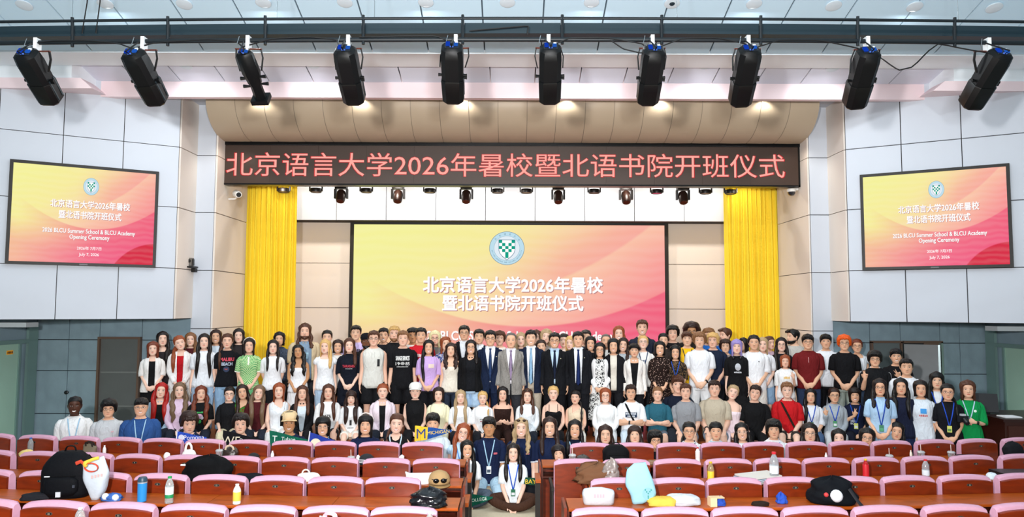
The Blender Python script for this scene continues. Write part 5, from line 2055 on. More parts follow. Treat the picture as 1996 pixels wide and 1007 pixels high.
    # ---------------- flat print on the chest
    for (string, x, z, w, h_, colp) in ex.get('print', ()):
        g = MB()
        sf = lambda xx, zz: front_y(sex, abs(xx), zz, offg + .011, fat)
        letter(g, string, (x, 0, z), w=w, h=h_, surf=sf, fat=h_ * .035)
        put(g, 'print', mat(colp, 0.7), root, False)
    for (x, z, w, h_, colp, nb) in ex.get('bars', ()):       # lettering too small to read: a row of short strokes
        g = MB()
        for q in range(nb):
            xa, xb = x - w / 2 + w * q / nb, x - w / 2 + w * (q + .72) / nb
            z0_, z1_ = z - h_ / 2, z + h_ / 2 * (1 if q % 3 else .7)
            o_ = offg + .011
            g.quad((xa, front_y(sex, abs(xa), z, o_, fat), z0_), (xb, front_y(sex, abs(xb), z, o_, fat), z0_), (xb, front_y(sex, abs(xb), z, o_, fat), z1_), (xa, front_y(sex, abs(xa), z, o_, fat), z1_))
        put(g, 'print', mat(colp, 0.7), root, False)
    for (x, z, w, h_, colp) in ex.get('patch', ()):
        g = MB()
        sf = lambda xx, zz: front_y(sex, abs(xx), zz, offg + .0095, fat)
        n_ = 10
        if h_ < 0:
            a = np.arange(18) * 2 * math.pi / 18
            g.add([(x + w / 2 * math.cos(q), sf(x + w / 2 * math.cos(q), z - h_ / 2 * math.sin(q)), z - h_ / 2 * math.sin(q)) for q in a] + [(x, sf(x, z) - .002, z)], [(i, (i + 1) % 18, 18) for i in range(18)])
        else:
            g.loft([[(x - w / 2 + w * i / n_, sf(x - w / 2 + w * i / n_, zz), zz) for i in range(n_ + 1)] for zz in np.linspace(z - h_ / 2, z + h_ / 2, 5)], closed=False)
        put(g, 'print', mat(colp, 0.7), root, False)
    return root


def fuse_bodies():
    """grow one continuous skin over every figure and store where each point lies on the head"""
    for bo, inv, hz_, hs in PEND:
        r = bo.modifiers.new('fuse', 'REMESH')
        r.mode = 'VOXEL'
        r.voxel_size = 0.0088
        r.use_smooth_shade = True
        s = bo.modifiers.new('relax', 'SMOOTH')
        s.factor = 0.5
        s.iterations = 2
        d = bo.modifiers.new('reduce', 'DECIMATE')
        d.ratio = 0.33
    dg = bpy.context.evaluated_depsgraph_get()
    done = []
    for bo, inv, hz_, hs in PEND:
        me = bpy.data.meshes.new_from_object(bo.evaluated_get(dg))
        done.append(me)
    for (bo, inv, hz_, hs), me in zip(PEND, done):
        m = bo.data.materials[0]
        old = bo.data
        bo.modifiers.clear()
        bo.data = me
        me.name = 'body'
        if not me.materials:
            me.materials.append(m)
        bpy.data.meshes.remove(old)
        n = len(me.vertices)
        V = np.empty(n * 3, dtype=np.float32)
        me.vertices.foreach_get('co', V)
        V = V.reshape(n, 3) - np.array((0, 0, hz_))
        L = (V @ inv[:3, :3].T + inv[:3, 3]) / hs
        a = me.attributes.new('face_pos', 'FLOAT_VECTOR', 'POINT')
        a.data.foreach_set('vector', L.astype(np.float32).ravel())
        me.polygons.foreach_set('use_smooth', [True] * len(me.polygons))
# ================================================================== the people of the group picture
ST = STZ
A_, B_, C_ = 12.36, 12.88, 13.40
NVY = '#16213f'
WHT = '#e6e8ea'
BLK_ = '#141416'
M = make_person
# ---- back and middle standing rows, left of the officials
M(317, 644, B_, ST, 'stand', 'down', 'f', 'f', ('long', 'd', 'R'), ('blouse', '#2a2426', 'short', 'scoop'), ('trousers', '#222222'), 'long dark-haired woman at the far left end of the back row', hy=8)
M(299, 664, A_, ST, 'stand', 'clasp', 'f', 'f', ('mid', 'a', 'c'), ('blouse', '#e9e6e2', 'half'), ('skirt', '#121214'), 'auburn-haired woman in short white jacket over a black dress', ex=dict(inner=('#121214', 'scoop'), open=.055, openk=0, skirt=-.6))
M(354, 651, A_ + .1, ST, 'stand', 'clasp', 'f', 'f', ('tied', 'g', 'p'), ('blouse', '#eceae8', 'long'), ('trousers', '#e4e2de'), 'red-haired woman with ponytail over the shoulder, white cardigan and red top', ht=-14, hy=10, ex=dict(inner=('#b01820', 'scoop'), open=.05, openk=.02, tail=-1, tw=2.0, hl=.17))
M(372, 646, C_, ST, 'stand', 'down', 'f', 'f', ('long', 'l', 'R'), ('tee', '#4a1a1e', 'short'), ('trousers', '#222222'), 'blonde woman in dark red top behind the white cardigan')
M(399, 648, A_, ST, 'stand', 'down', 'f', 'f', ('long', 'd', 'LR'), ('tee', '#e6e9ee', 'short'), ('trousers', '#9db6cf'), 'woman with waist-long black hair in white t-shirt and pale jeans', ex=dict(hl=.06))
M(421.5, 640, C_, ST, 'stand', 'down', 'f', 'm', ('long', 'b', 'LR'), ('tee', '#c9d3de', 'short'), ('trousers', '#222222'), 'smiling brown-haired woman in pale top behind the black slogan shirt', smile=1)
M(444, 647.5, A_ + .08, ST, 'stand', ('behind', 'down'), 'f', 'p', ('tied', 'n', 'p'), ('tee', '#15161b', 'short'), ('trousers', '#8fb0cf'), 'woman in black t-shirt with red and pale BEACH lettering',
  ex=dict(tail=-1, hl=.2, tw=1.3, loose=1, print=(('MALIBU', .01, .385, .22, .058, '#d8475a'), ('BEACH', .01, .305, .17, .055, '#c9d6ea')), patch=((.0, .215, .10, -.10, '#2c3a58'),), bars=((.0, .225, .05, .04, '#c4574a', 3),)))
M(466, 638, C_, ST, 'stand', 'down', 'f', 'f', ('long', 'd', 'LR'), ('blouse', '#2a2526', 'short'), ('trousers', '#222222'), 'dark-haired woman standing tall before the yellow curtain')
M(486.5, 657, A_ - .06, ST, 'stand', 'clasp', 'f', 'p', ('long', 'd', ''), ('dress', '#2f9a58/knit/#cfe3a8', 'short', 'crew'), ('dress', '#2f9a58/knit/#8fcf9c'), 'woman in green knitted dress with white collar and headband', ex=dict(headband='#ece6da', collar='#efe9dc', placket='#efe9dc', trim='#efe9dc'))
M(533, 660, A_, ST, 'stand', 'behind', 'f', 'f', ('long', 'd', 'LR'), ('polo', '#edeef0', 'short'), ('skirt', '#17171a'), 'woman in white polo with dark strands over both shoulders', ex=dict(hl=.25, lockw=.75))
M(545, 645, C_, ST, 'stand', 'down', 'f', 'm', ('bob', 'k', 'c'), ('blouse', '#3b4657/dots/#6a7690', 'short', 'v'), ('trousers', '#222222'), 'short-haired older woman in dotted navy blouse before the curtain')
M(595, 628, B_ + .2, ST, 'stand', 'down', 'm', 'p', ('long', 'n', 'LRc'), ('shirt', '#cbb796', 'half'), ('trousers', '#2a2c30'), 'big bearded man with long hair and beige open shirt', fat=1.18, ex=dict(inner=('#7d93a8', 'crew'), open=.12, openk=0, beard='n', hl=.42, patch=((0.01, .30, .12, .10, '#9fc3d6'),)))
M(583, 669, A_ - .05, ST, 'stand', 'clasp', 'f', 't', ('long', 'k', 'LRc'), ('dress', '#e9ebee', 'none', 'strapless'), ('dress', '#e9ebee'), 'curly black-haired woman in strapless white dress', ht=-6, ex=dict(hl=.22, lockw=1.3))
M(638, 641, C_, ST, 'stand', 'down', 'f', 'l', ('tied', 'k', 'b'), ('blouse', '#d5d2cc', 'short'), ('trousers', '#222222'), 'woman with black hair in a bun half hidden behind the blonde girl')
M(635.5, 659.5, A_ + .02, ST, 'stand', 'down', 'f', 'f', ('long', 'y', 'R'), ('tank', '#eceef0', 'cap', 'scoop'), ('trousers', '#a9c0d6'), 'blonde woman with fringe in white top and pale jeans', hy=-12, ex=dict(hl=.3))
M(659, 660, B_, ST, 'stand', 'down', 'f', 'm', ('bob', 'b', ''), ('tee', '#dedad4', 'short'), ('trousers', '#222222'), 'older woman with short brown hair and pale top behind the blonde', smile=1)
M(681.5, 656.5, A_, ST, 'stand', 'clasp', 'f', 'f', ('long', 'n', 'R'), ('tee', '#131722', 'half', 'v'), ('shorts', '#131722'), 'woman with brown hair in oversized black shirt with red lettering', ex=dict(loose=1, hem=-.2, print=(('THRASHER', 0.0, .33, .22, .045, '#c23a4a'), ('MAGAZINE', 0, .285, .12, .014, '#d6d6da')), hl=.33))
M(694, 632, C_, ST, 'stand', 'down', 'm', 'l', ('short', 'k', 't'), ('tee', '#cdb8e2', 'short'), ('trousers', '#222222'), 'tall dark-haired young man in lavender t-shirt', ex=dict(bars=((0, .40, .17, .045, '#4a4458', 6),)))
M(714.5, 649, B_, ST, 'stand', 'down', 'm', 'd', ('buzz', 'k', ''), ('tee', '#1a1a1e', 'short'), ('trousers', '#202022'), 'bearded man in black cap and black shirt', ex=dict(cap='#15151a', beard='k'))
M(729, 642, A_, ST, 'stand', 'down', 'm', 'p', ('short', 'n', ''), ('hoodie', '#d7d6ce', 'none', 'crew'), ('shorts', '#17181b'), 'young man with glasses in sleeveless pale hoodie', ex=dict(glasses=1, patch=((.085, .30, .04, .12, '#1c1c1e'), (-.025, .42, .008, .10, '#b9b8b0'), (.02, .43, .008, .09, '#b9b8b0')), hem=-.12))
M(748, 637, C_, ST, 'stand', 'down', 'm', 'm', ('short', 'k', ''), ('shirt', '#23242a', 'short'), ('trousers', '#202022'), 'smiling black-haired young man in dark shirt behind the hoodie', smile=1)
M(769, 633, B_ + .1, ST, 'stand', 'down', 'm', 'p', ('short', 'y', 't'), ('polo', '#1a1a1d', 'short', 'v'), ('trousers', '#202022'), 'blond bearded man in open black polo', ex=dict(beard='l'))
M(786, 642, A_, ST, 'stand', 'down', 'm', 'p', ('short', 'l', ''), ('tee', '#141417', 'short'), ('shorts', '#141417'), 'young man in black t-shirt with big white lettering',
  ex=dict(print=(('SAVAGE SERVICES', 0, .375, .22, .068, '#d9d9d6'), ('19', -.08, .285, .065, .05, '#d9d9d6'), ('85', .08, .285, .065, .05, '#d9d9d6')), patch=((0, .29, .07, -.05, '#a9a9a6'),), bars=((0, .235, .19, .014, '#cfcfcc', 9),), hem=-.14))
M(805, 638, C_, ST, 'stand', 'down', 'm', 't', ('mop', 'k', 'c'), ('tee', '#e2ded8', 'short'), ('trousers', '#202022'), 'curly dark-haired young man in white shirt behind the red t-shirt')
M(821, 636.5, B_, ST, 'stand', 'down', 'm', 'm', ('short', 'k', ''), ('tee', '#c4202c', 'short'), ('trousers', '#7a1d20'), 'man with short black hair in bright red t-shirt', ex=dict(bars=((0, .365, .17, .05, '#eadfdc', 7),)))
M(836, 660, A_ - .03, ST, 'stand', 'clasp', 'f', 'm', ('long', 'k', 'L'), ('tee', '#c8a6dc', 'half'), ('shorts', '#15151a'), 'woman with waist-long black hair in lilac t-shirt', ex=dict(hl=.02, loose=1, patch=((.05, .36, .10, .07, '#d9c6b8'),)), smile=1)
M(848, 643, C_, ST, 'stand', 'down', 'f', 'p', ('mid', 'w', 'c'), ('tee', '#6d6a66', 'short'), ('trousers', '#202022'), 'white-blond person with glasses and grey top', ex=dict(glasses=1))
M(868, 654, B_, ST, 'stand', 'down', 'f', 'l', ('long', 'g', 'c'), ('blouse', '#3a4a86/floral/#c9c2c6', 'short', 'v'), ('trousers', '#202022'), 'red-brown haired woman in blue patterned blouse behind the cream top', hy=10, smile=1)
M(879, 666, A_, ST, 'stand', 'down', 'f', 'l', ('long', 'b', 'LRc'), ('tank', '#e6ddcd', 'none', 'strapless'), ('trousers', '#2a3242'), 'curly brown-haired woman in cream strapless top', ex=dict(hl=.33, lockw=1.3))
M(905, 632, C_, ST, 'stand', 'down', 'm', 'm', ('short', 'k', ''), ('suit', '#1a1a1e', 'long'), ('trousers', '#1a1a1e'), 'tall man with glasses in dark suit behind the woman in black jacket', ex=dict(glasses=1, shirt='#dfe3e8'))
M(918, 660, A_ - .05, ST, 'stand', 'down', 'f', 'm', ('long', 'd', 'R'), ('shirt', '#121214', 'long'), ('shorts', '#a9c4de'), 'smiling woman with glasses in black jacket and denim shorts', smile=1, fat=1.12, ex=dict(inner=('#15161a', 'square'), open=.09, openk=.02, glasses=1, hl=.40))
M(934, 639.5, B_ + .1, ST, 'stand', 'down', 'm', 'm', ('short', 'k', 't'), ('suit', '#1c2230', 'long'), ('trousers', '#1c2230'), 'young black-haired man in dark suit behind the navy-tie official')
# ---- the officials in the middle
M(956, 641.5, A_ + .03, ST, 'stand', 'down', 'm', 'm', ('short', 'k', ''), ('suit', '#18233c', 'long'), ('trousers', '#18233c'), 'official with glasses in navy suit with striped navy tie', ex=dict(tie='#20305c/hstripe/#3a5070', glasses=1, badge=1, button=.06))
M(974, 644, C_, ST, 'stand', 'down', 'm', 'p', ('mop', 'n', ''), ('tee', '#ded6cc', 'short'), ('trousers', '#202022'), 'brown-haired young man with fringe behind the grey suit')
M(996, 646, A_ - .05, ST, 'stand', 'down', 'm', 'm', ('thin', 'e', ''), ('suit', '#8e8a84/dots/#7b7772', 'long'), ('trousers', '#33353a'), 'older official in light grey suit jacket with lilac tie', fat=1.06, ex=dict(tie='#9a86a4', shirt='#ece9f0', button=.10))
M(1015.5, 646, C_, ST, 'stand', 'down', 'f', 'f', ('long', 'h', 'LR'), ('blouse', '#5a4a40', 'short'), ('trousers', '#202022'), 'blonde woman peeking between grey suit and light blue tie')
M(1035, 641, A_ + .03, ST, 'stand', 'down', 'm', 'l', ('short', 'k', ''), ('suit', '#1a2338', 'long'), ('trousers', '#b8ac9a'), 'official in open navy blazer with light blue tie', ex=dict(tie='#8fb6d4', closed=0, shirt='#eef2f6'), smile=1)
M(1047, 641, C_ + .1, ST, 'stand', 'down', 'f', 'f', ('long', 'n', ''), ('blouse', '#8a6a5a', 'short'), ('trousers', '#202022'), 'brown-haired woman behind the shoulder of the light blue tie', hy=-15)
M(1062.5, 639.5, C_, ST, 'stand', 'down', 'f', 'f', ('mid', 'h', 'c'), ('tee', '#8a7f78', 'short'), ('trousers', '#202022'), 'wavy fair-haired young person behind the officials', ht=8)
M(1056.5, 659.5, B_, ST, 'stand', 'down', 'f', 'l', ('tied', 'b', ''), ('blouse', '#4a4442', 'short'), ('trousers', '#202022'), 'laughing dark-haired woman between the two black-suited officials', smile=1, ht=-6)
M(1081, 646, A_ - .03, ST, 'stand', 'down', 'm', 'm', ('short', 'k', ''), ('suit', '#15161a', 'long'), ('trousers', '#15161a'), 'official with glasses in black suit and pale blue shirt', fat=1.08, smile=1, ex=dict(tie='#1b2338', glasses=1, shirt='#bcd4ea', badge=1, button=.12))
M(1100, 648, C_, ST, 'stand', 'down', 'f', 'f', ('tied', 'd', 'b'), ('blouse', '#d9c9c0', 'short'), ('trousers', '#202022'), 'dark-haired woman with hair tied up between black suits', hy=-10)
M(1113.5, 653, B_ + .2, ST, 'stand', 'down', 'f', 'f', ('long', 'y', ''), ('blouse', '#cfc4b8', 'short'), ('trousers', '#202022'), 'blonde half-hidden woman beside the dark blue tie', hy=-20)
M(1127, 644, A_, ST, 'stand', 'down', 'm', 'm', ('short', 'k', ''), ('suit', '#17181d', 'long'), ('trousers', '#17181d'), 'tall official in open black suit with dark blue tie', fat=1.06, ex=dict(tie='#1d2c5c', badge=1, closed=0, shirt='#e9edf2'))
M(1142, 641, C_, ST, 'stand', 'down', 'm', 'l', ('short', 'd', ''), ('tee', '#3a3a40', 'short'), ('trousers', '#202022'), 'dark-haired man whose forehead shows behind the tall official')
M(1151, 653.5, B_, ST, 'stand', 'down', 'f', 'm', ('bob', 'k', ''), ('blouse', '#1c1c20', 'short'), ('trousers', '#202022'), 'smiling woman with black bob behind the patterned dress', smile=1)
M(1169, 666, A_ - .02, ST, 'stand', 'clasp', 'f', 'm', ('mid', 'k', ''), ('blouse', '#eeeceb', 'long'), ('dress', '#e9e9e6/floral/#17171a'), 'woman in white cardigan over black and white patterned dress', smile=1, ex=dict(inner=('#e9e9e6/floral/#17171a', 'crew'), open=.085, openk=0, skirt=-.6, glasses='#6a5a50'))
M(1181, 649, C_, ST, 'stand', 'down', 'm', 'm', ('thin', 'e', ''), ('shirt', '#e6e4e0', 'short'), ('trousers', '#202022'), 'balding older man in white shirt behind the black jacket')
M(1195.5, 657.5, A_ + .02, ST, 'stand', ('behind', 'down'), 'f', 'm', ('bob', 'k', ''), ('shirt', '#17171b', 'three'), ('trousers', '#1b1b1f'), 'woman with black bob in black blazer and cream blouse', smile=1, ex=dict(inner=('#ddd6c8', 'crew'), open=.055, openk=.02, watch=1))
M(1206, 633, C_ + .1, ST, 'stand', 'down', 'f', 'f', ('long', 'g', 'LR'), ('blouse', '#c9a08a', 'short'), ('trousers', '#202022'), 'smiling strawberry blonde woman in front of the pink screen', smile=1)
M(1213, 656, B_, ST, 'stand', 'down', 'f', 'p', ('long', 'b', 'LR'), ('tee', '#aab2b8', 'short'), ('trousers', '#202022'), 'dark-haired laughing woman in grey top behind the white blazer', smile=1, ht=6)
M(1236, 667, A_ - .04, ST, 'stand', 'down', 'f', 'm', ('short', 'k', 'f'), ('shirt', '#ece7e0', 'long'), ('trousers', '#17171a'), 'short-haired woman in white blazer and black trousers', ex=dict(inner=('#141416', 'scoop'), open=.05, openk=.10, watch=1))
M(1253.5, 652.5, B_, ST, 'stand', 'down', 'f', 'f', ('tied', 'y', ''), ('tee', '#e8e6e2', 'short'), ('trousers', '#202022'), 'blonde woman lifting her chin in white t-shirt with cord', hp=14, ex=dict(lanyard='#3a4a6a', card=None, glasses='#8a7a6a', bars=((0, .38, .08, .03, '#3a4a6a', 3),)))
M(1251.5, 621, C_ + .15, ST, 'stand', 'down', 'm', 'p', ('short', 'n', 't'), ('tee', '#232838', 'short'), ('trousers', '#202022'), 'tallest man in dark navy t-shirt in front of the pink screen', smile=1)
M(1293, 647, C_, ST, 'stand', 'down', 'f', 'l', ('tied', 'k', 'b'), ('tee', '#3a3230', 'short'), ('trousers', '#202022'), 'woman with black tied hair behind the dotted dress')
M(1286, 663, A_, ST, 'stand', 'clasp', 'f', 'm', ('bob', 'k', ''), ('dress', '#241814/dots/#c9a89a', 'three', 'v'), ('dress', '#241814/dots/#c9a89a'), 'smiling woman in dark brown dotted dress', smile=1, ex=dict(skirt=-.6))
M(1311, 633, C_ + .1, ST, 'stand', 'down', 'm', 'p', ('mop', 'k', 'c'), ('tee', '#17171a', 'short'), ('trousers', '#202022'), 'tall man with curly black hair and black t-shirt beside the screen edge')
M(1316, 671, A_ + .02, ST, 'stand', 'clasp', 'f', 'm', ('mid', 'k', ''), ('tee', '#1c1a18/floral/#6a5238', 'half'), ('trousers', '#1a1a1c'), 'woman in black and tan patterned shirt with blue lanyard', ex=dict(lanyard='#2a55b8', card=None), smile=1)
# ---- standing rows, right half
M(1348, 629, C_ + .1, ST, 'stand', 'down', 'm', 't', ('afro', 'b', 'c'), ('tee', '#26221f', 'short'), ('trousers', '#202022'), 'man with large curly brown hair at the back', ex=dict(glasses=1))
M(1339, 643.5, B_, ST, 'stand', 'down', 'm', 'l', ('short', 'n', 'ft'), ('tee', '#f0bb22', 'short'), ('trousers', '#202022'), 'boy in yellow t-shirt with a dark lanyard', ex=dict(lanyard='#3a3a3e', card=None, patch=((.01, .33, .12, -.10, '#e9e4d0'),)))
M(1381, 638.5, C_, ST, 'stand', 'down', 'm', 'p', ('mop', 'l', ''), ('tee', '#2466b8', 'short'), ('trousers', '#202022'), 'sandy-haired young man in blue t-shirt at the back')
M(1363, 646, A_ + .02, ST, 'stand', 'clasp', 'm', 'l', ('mop', 'l', 'c'), ('tee', '#e9ebee', 'short'), ('trousers', '#e6e8ea'), 'curly-haired young man all in white, hands clasped', ex=dict(watch=1))
M(1389.5, 647.5, B_ - .08, ST, 'stand', 'clasp', 'm', 'p', ('mop', 'y', 'c'), ('tee', '#1b2438', 'short'), ('trousers', '#1b1d24'), 'blond curly young man in navy t-shirt', hy=-8)
M(1416, 637, C_ + .1, ST, 'stand', 'down', 'm', 'p', ('short', 'n', ''), ('tee', '#2a5fae', 'short'), ('trousers', '#202022'), 'brown-haired man turned sideways at the back before the curtain', hy=-55)
M(1413.5, 660, C_ - .2, ST, 'stand', 'down', 'm', 'l', ('mop', 'b', 'c'), ('tee', '#8a7f7c', 'short'), ('trousers', '#202022'), 'curly dark-haired person between navy shirt and purple hair')
M(1435.5, 659, A_, ST, 'stand', 'down', 'f', 'f', ('long', 'v', 'f'), ('tee', '#141416', 'half'), ('skirt', '#1a1a1c'), 'purple-haired young woman in long black t-shirt with headphones', ex=dict(headphones=1, loose=1, hem=-.20, patch=((.01, .34, .10, -.13, '#b9bcc2'),), bars=((.01, .245, .13, .03, '#c9ccd2', 7),)))
M(1452, 656.5, C_, ST, 'stand', 'down', 'f', 'l', ('long', 'k', ''), ('blouse', '#d8cfc8', 'short'), ('trousers', '#202022'), 'dark-haired woman turned aside behind the purple hair', hy=-45)
M(1469, 650.5, A_ + .02, ST, 'stand', 'clasp', 'm', 'm', ('tied', 'k', ''), ('tee', '#ebecee', 'half'), ('shorts', '#d8d4cc'), 'young man with tied-back dark hair in oversized white t-shirt', ex=dict(loose=1, hem=-.16, patch=((.07, .38, .015, .02, '#3a3a3e'),)))
M(1486, 655.5, B_ - .1, ST, 'stand', 'clasp', 'f', 'f', ('long', 'h', 'L'), ('tee', '#e2e4e8', 'short'), ('shorts', '#8fb0d0'), 'fair-haired girl in white t-shirt and denim shorts', ex=dict(hl=.3))
M(1497.5, 653, C_, ST, 'stand', 'down', 'f', 'p', ('tied', 'n', 'b'), ('tee', '#b89aa8', 'short'), ('trousers', '#202022'), 'woman with pulled-back hair in mauve t-shirt', hy=35)
M(1522.5, 655.5, B_ - .05, ST, 'stand', 'down', 'f', 'f', ('long', 'd', 'LR'), ('tee', '#1c1c21', 'short'), ('trousers', '#9aa4b0'), 'woman with glasses and long black hair in black t-shirt', ex=dict(glasses=1, hl=.1))
M(1530, 690, 12.28, ST, 'stand', ('down', 'peace'), 'f', 'p', ('bob', 'g', ''), ('tee', '#e9e9e8', 'half'), ('trousers', '#d9d6d0'), 'red-haired child in white t-shirt with yellow print, peace sign', ex=dict(bars=((.02, .36, .12, .05, '#e0b23a', 5),), loose=1))
M(1548, 639.5, C_, ST, 'stand', 'down', 'm', 'l', ('short', 'k', ''), ('tee', '#b9b6b0', 'short'), ('trousers', '#202022'), 'bearded man in grey t-shirt turned sideways before the pillar', hy=-60, ex=dict(beard='k'))
M(1574, 649, A_, ST, 'stand', 'clasp', 'm', 'm', ('short', 'k', 'f'), ('tee', '#6a1a1c', 'short', 'v'), ('trousers', '#2c3a56'), 'man with glasses in dark red henley', fat=1.06, ex=dict(glasses=1, placket='#c98a90', patch=((0, .40, .006, .09, '#d9a8a8'),)))
M(1609, 649, B_ - .1, ST, 'stand', 'behind', 'm', 'm', ('short', 'k', 'f'), ('shirt', '#e6eaf0', 'half'), ('trousers', '#141417'), 'black-haired young man in white shirt and black trousers')
M(1645, 651.5, A_, ST, 'stand', 'clasp', 'm', 'm', ('mop', 'o', ''), ('tee', '#131316', 'short'), ('trousers', '#9aa39a'), 'young man with orange hair and glasses in black t-shirt', ex=dict(glasses=1))
M(1670, 658.5, B_, ST, 'stand', 'down', 'f', 'm', ('tied', 'a', 'b'), ('tee', '#e4e7ec', 'cap', 'scoop'), ('trousers', '#5d7594'), 'woman with reddish tied hair and glasses in white scoop t-shirt', ex=dict(glasses='#7a5a48'))
M(1704.5, 682, 11.62, .32, 'stand', ('peace', 'down'), 'm', 'm', ('mop', 'k', 'f'), ('tee', '#141518', 'half', 'v'), ('trousers', '#1a1b1e'), 'young man with glasses in black jersey with white collar, peace sign', ex=dict(glasses=1, collar='#e9e9ea', stripe='#e6e6e8', loose=1))
M(1746, 677, 11.98, .32, 'stand', ('down', 'vout'), 'm', 'm', ('short', 'k', 'f'), ('tee', '#131316', 'short'), ('trousers', '#1a1b1e'), 'smiling young man in black t-shirt showing a sideways peace sign', smile=1, ex=dict(bars=((-.03, .31, .11, .04, '#d8d8da', 4),)))
M(1766, 696.5, 11.34, .16, 'stand', 'down', 'm', 'm', ('short', 'k', ''), ('tee', '#e6e9ee', 'short'), ('trousers', '#2a2c32'), 'broad young man in plain white t-shirt by the doorway', fat=1.1)
M(1825, 722, 11.05, 0, 'stand', 'down', 'f', 'l', ('long', 'k', 'fLR'), ('shirt', '#17181d', 'long'), ('shorts', '#d8d4cc'), 'woman with long black hair and fringe in dark jacket behind the white print shirt', ex=dict(inner=('#dfe2e6', 'crew'), open=.04, lanyard='#2850b8', card=None, hl=.2))
M(1714, 735, 10.62, 0, 'stand', 'clasp', 'f', 'm', ('long', 'd', 'LR'), ('blouse', '#a9cbe6', 'short', 'v'), ('skirt', '#7fa0b8'), 'woman with glasses in pale blue blouse and denim skirt', ex=dict(glasses='#4a3a30', lanyard='#2c50b0', card='#2f7a58', card2='#4aa070', lz=.13, hl=.38, hem=.0))
M(1755, 734, 10.72, 0, 'stand', 'down', 'f', 'm', ('long', 'k', 'LR'), ('blouse', '#1a2036', 'half', 'crew'), ('dress', '#1c2648'), 'woman with long black hair in navy cape-like dress', ex=dict(collar='#101426', hl=.2, loose=1))
M(1793.5, 738.5, 10.66, 0, 'stand', 'down', 'f', 'm', ('bob', 'd', ''), ('tee', '#dbe6ee', 'half'), ('shorts', '#1b1b22'), 'woman with dark bob in white t-shirt with blue print', ex=dict(loose=1, hem=-.12, patch=((.02, .36, .085, .075, '#3a94d8'),), bars=((.02, .29, .12, .03, '#c65a5a', 5),)))
M(1846, 745, 10.5, 0, 'stand', 'clasp', 'f', 'm', ('tied', 'k', 'p'), ('polo', '#15161b', 'short', 'v'), ('trousers', '#141518'), 'woman with glasses in black shirt with blue lanyard and card', fat=1.08, ex=dict(glasses='#8a6a68', lanyard='#2b52c0', card='#cfd66a', card2='#5a8a4a', lz=.18, tail=1))
M(1885.5, 739, 10.5, 0, 'stand', 'chest', 'f', 'l', ('mid', 'n', 'c'), ('tee', '#0f8f4a', 'half'), ('trousers', '#b3c8dc'), 'woman in bright green t-shirt holding a camera', ex=dict(lanyard='#b8d4e6', card=None, patch=((.075, .38, .04, -.04, '#dff0e4'),), loose=1, hl=.4, watch=1))
M(1321, 729, 12.12, ST, 'sit', 'down', 'm', 'p', ('short', 'n', 'f'), ('tee', '#161c2c', 'short'), ('trousers', '#20242c'), 'boy in dark navy t-shirt behind the grey t-shirt man', ex=dict(bars=((0, .36, .06, .02, '#c9ccd4', 3),)))
# ---- row sitting on the edge of the stage
S_ = 12.03
DN = '#1f2530'
M(313.5, 743, S_, ST, 'sit', 'lap', 'f', 'f', ('long', 'r', 'LR'), ('shirt', '#a9bfcf', 'long'), ('trousers', DN), 'woman with bright red long hair and black top', ht=6, ex=dict(inner=('#121214', 'scoop'), open=.09, hl=.14, lockw=1.35))
M(351, 742.5, S_, ST, 'sit', 'lap', 'f', 'f', ('long', 's', 'LRc'), ('blouse', '#dcc0d6', 'long', 'v'), ('trousers', DN), 'woman with wavy ash blonde hair in pale pink cardigan', ex=dict(hl=.16, lockw=1.3, watch=1))
M(392, 749, S_ - .04, ST, 'sit', 'lap', 'f', 'p', ('long', 'a', 'LRc'), ('tee', '#141416', 'short'), ('trousers', DN), 'woman with auburn curls in black t-shirt with pink and green print', hy=6, ex=dict(hl=.12, lockw=1.2, patch=((-.005, .30, .12, -.09, '#d9a9c6'), (.0, .21, .06, -.07, '#2c9a4a'), (.04, .27, .05, -.06, '#e9dfe6')), bars=((0, .37, .12, .03, '#3fae5a', 6),)))
M(448, 751, S_, ST, 'sit', 'knees', 'f', 'f', ('tied', 'd', ''), ('tee', '#17171a', 'half'), ('trousers', '#d9cfae'), 'woman with glasses in black t-shirt and beige trousers', ex=dict(glasses=1))
M(475.5, 746.5, S_ + .06, ST, 'sit', 'lap', 'f', 'm', ('long', 'b', 'LR'), ('tank', '#3c7a2c/floral/#7a2a24', 'none', 'tank'), ('trousers', DN), 'woman leaning aside with long brown hair and green floral top', ht=-8, ex=dict(hl=.2))
M(503, 747.5, S_ - .02, ST, 'sit', 'lap', 'f', 'f', ('long', 's', 'LR'), ('tee', '#4a181c', 'short'), ('trousers', '#232833'), 'woman with long straight ash brown hair in maroon top', ht=8, ex=dict(hl=.05, lockw=1.2))
M(544.5, 743.5, S_, ST, 'sit', 'knees', 'f', 'f', ('long', 'g', ''), ('tank', '#e9edf1', 'none', 'tank'), ('trousers', '#e2e2e0'), 'ginger woman in white tank top')
M(590, 748.5, S_ + .02, ST, 'sit', 'lap', 'f', 'p', ('long', 'n', 'LR'), ('shirt', '#131316', 'long'), ('trousers', '#17171a'), 'brown-haired woman in black blazer over pale top', ex=dict(inner=('#d3dee6', 'scoop'), open=.05, openk=.14, hl=.30))
M(640.5, 746, S_, ST, 'sit', 'knees', 'f', 'p', ('long', 'n', 'LR'), ('tee', '#e9e9e8', 'half'), ('shorts', '#1c1c20'), 'long-haired woman in white t-shirt with big dark letters', ex=dict(hl=.2, loose=1, print=(('AZA', .0, .29, .11, .06, '#1c2622'),)))
M(685, 757.5, S_ - .04, ST, 'sit', 'lap', 'f', 'f', ('long', 'b', 'LRf'), ('tee', '#e6e7e8', 'half'), ('shorts', '#e2ddd2'), 'woman with hair falling over her chest in white printed t-shirt', hp=-10, ex=dict(hl=.18, lockw=1.35, bars=((.0, .12, .12, .015, '#4a4a4c', 6),), patch=((0, .22, .04, .10, '#2a2a2c'),)))
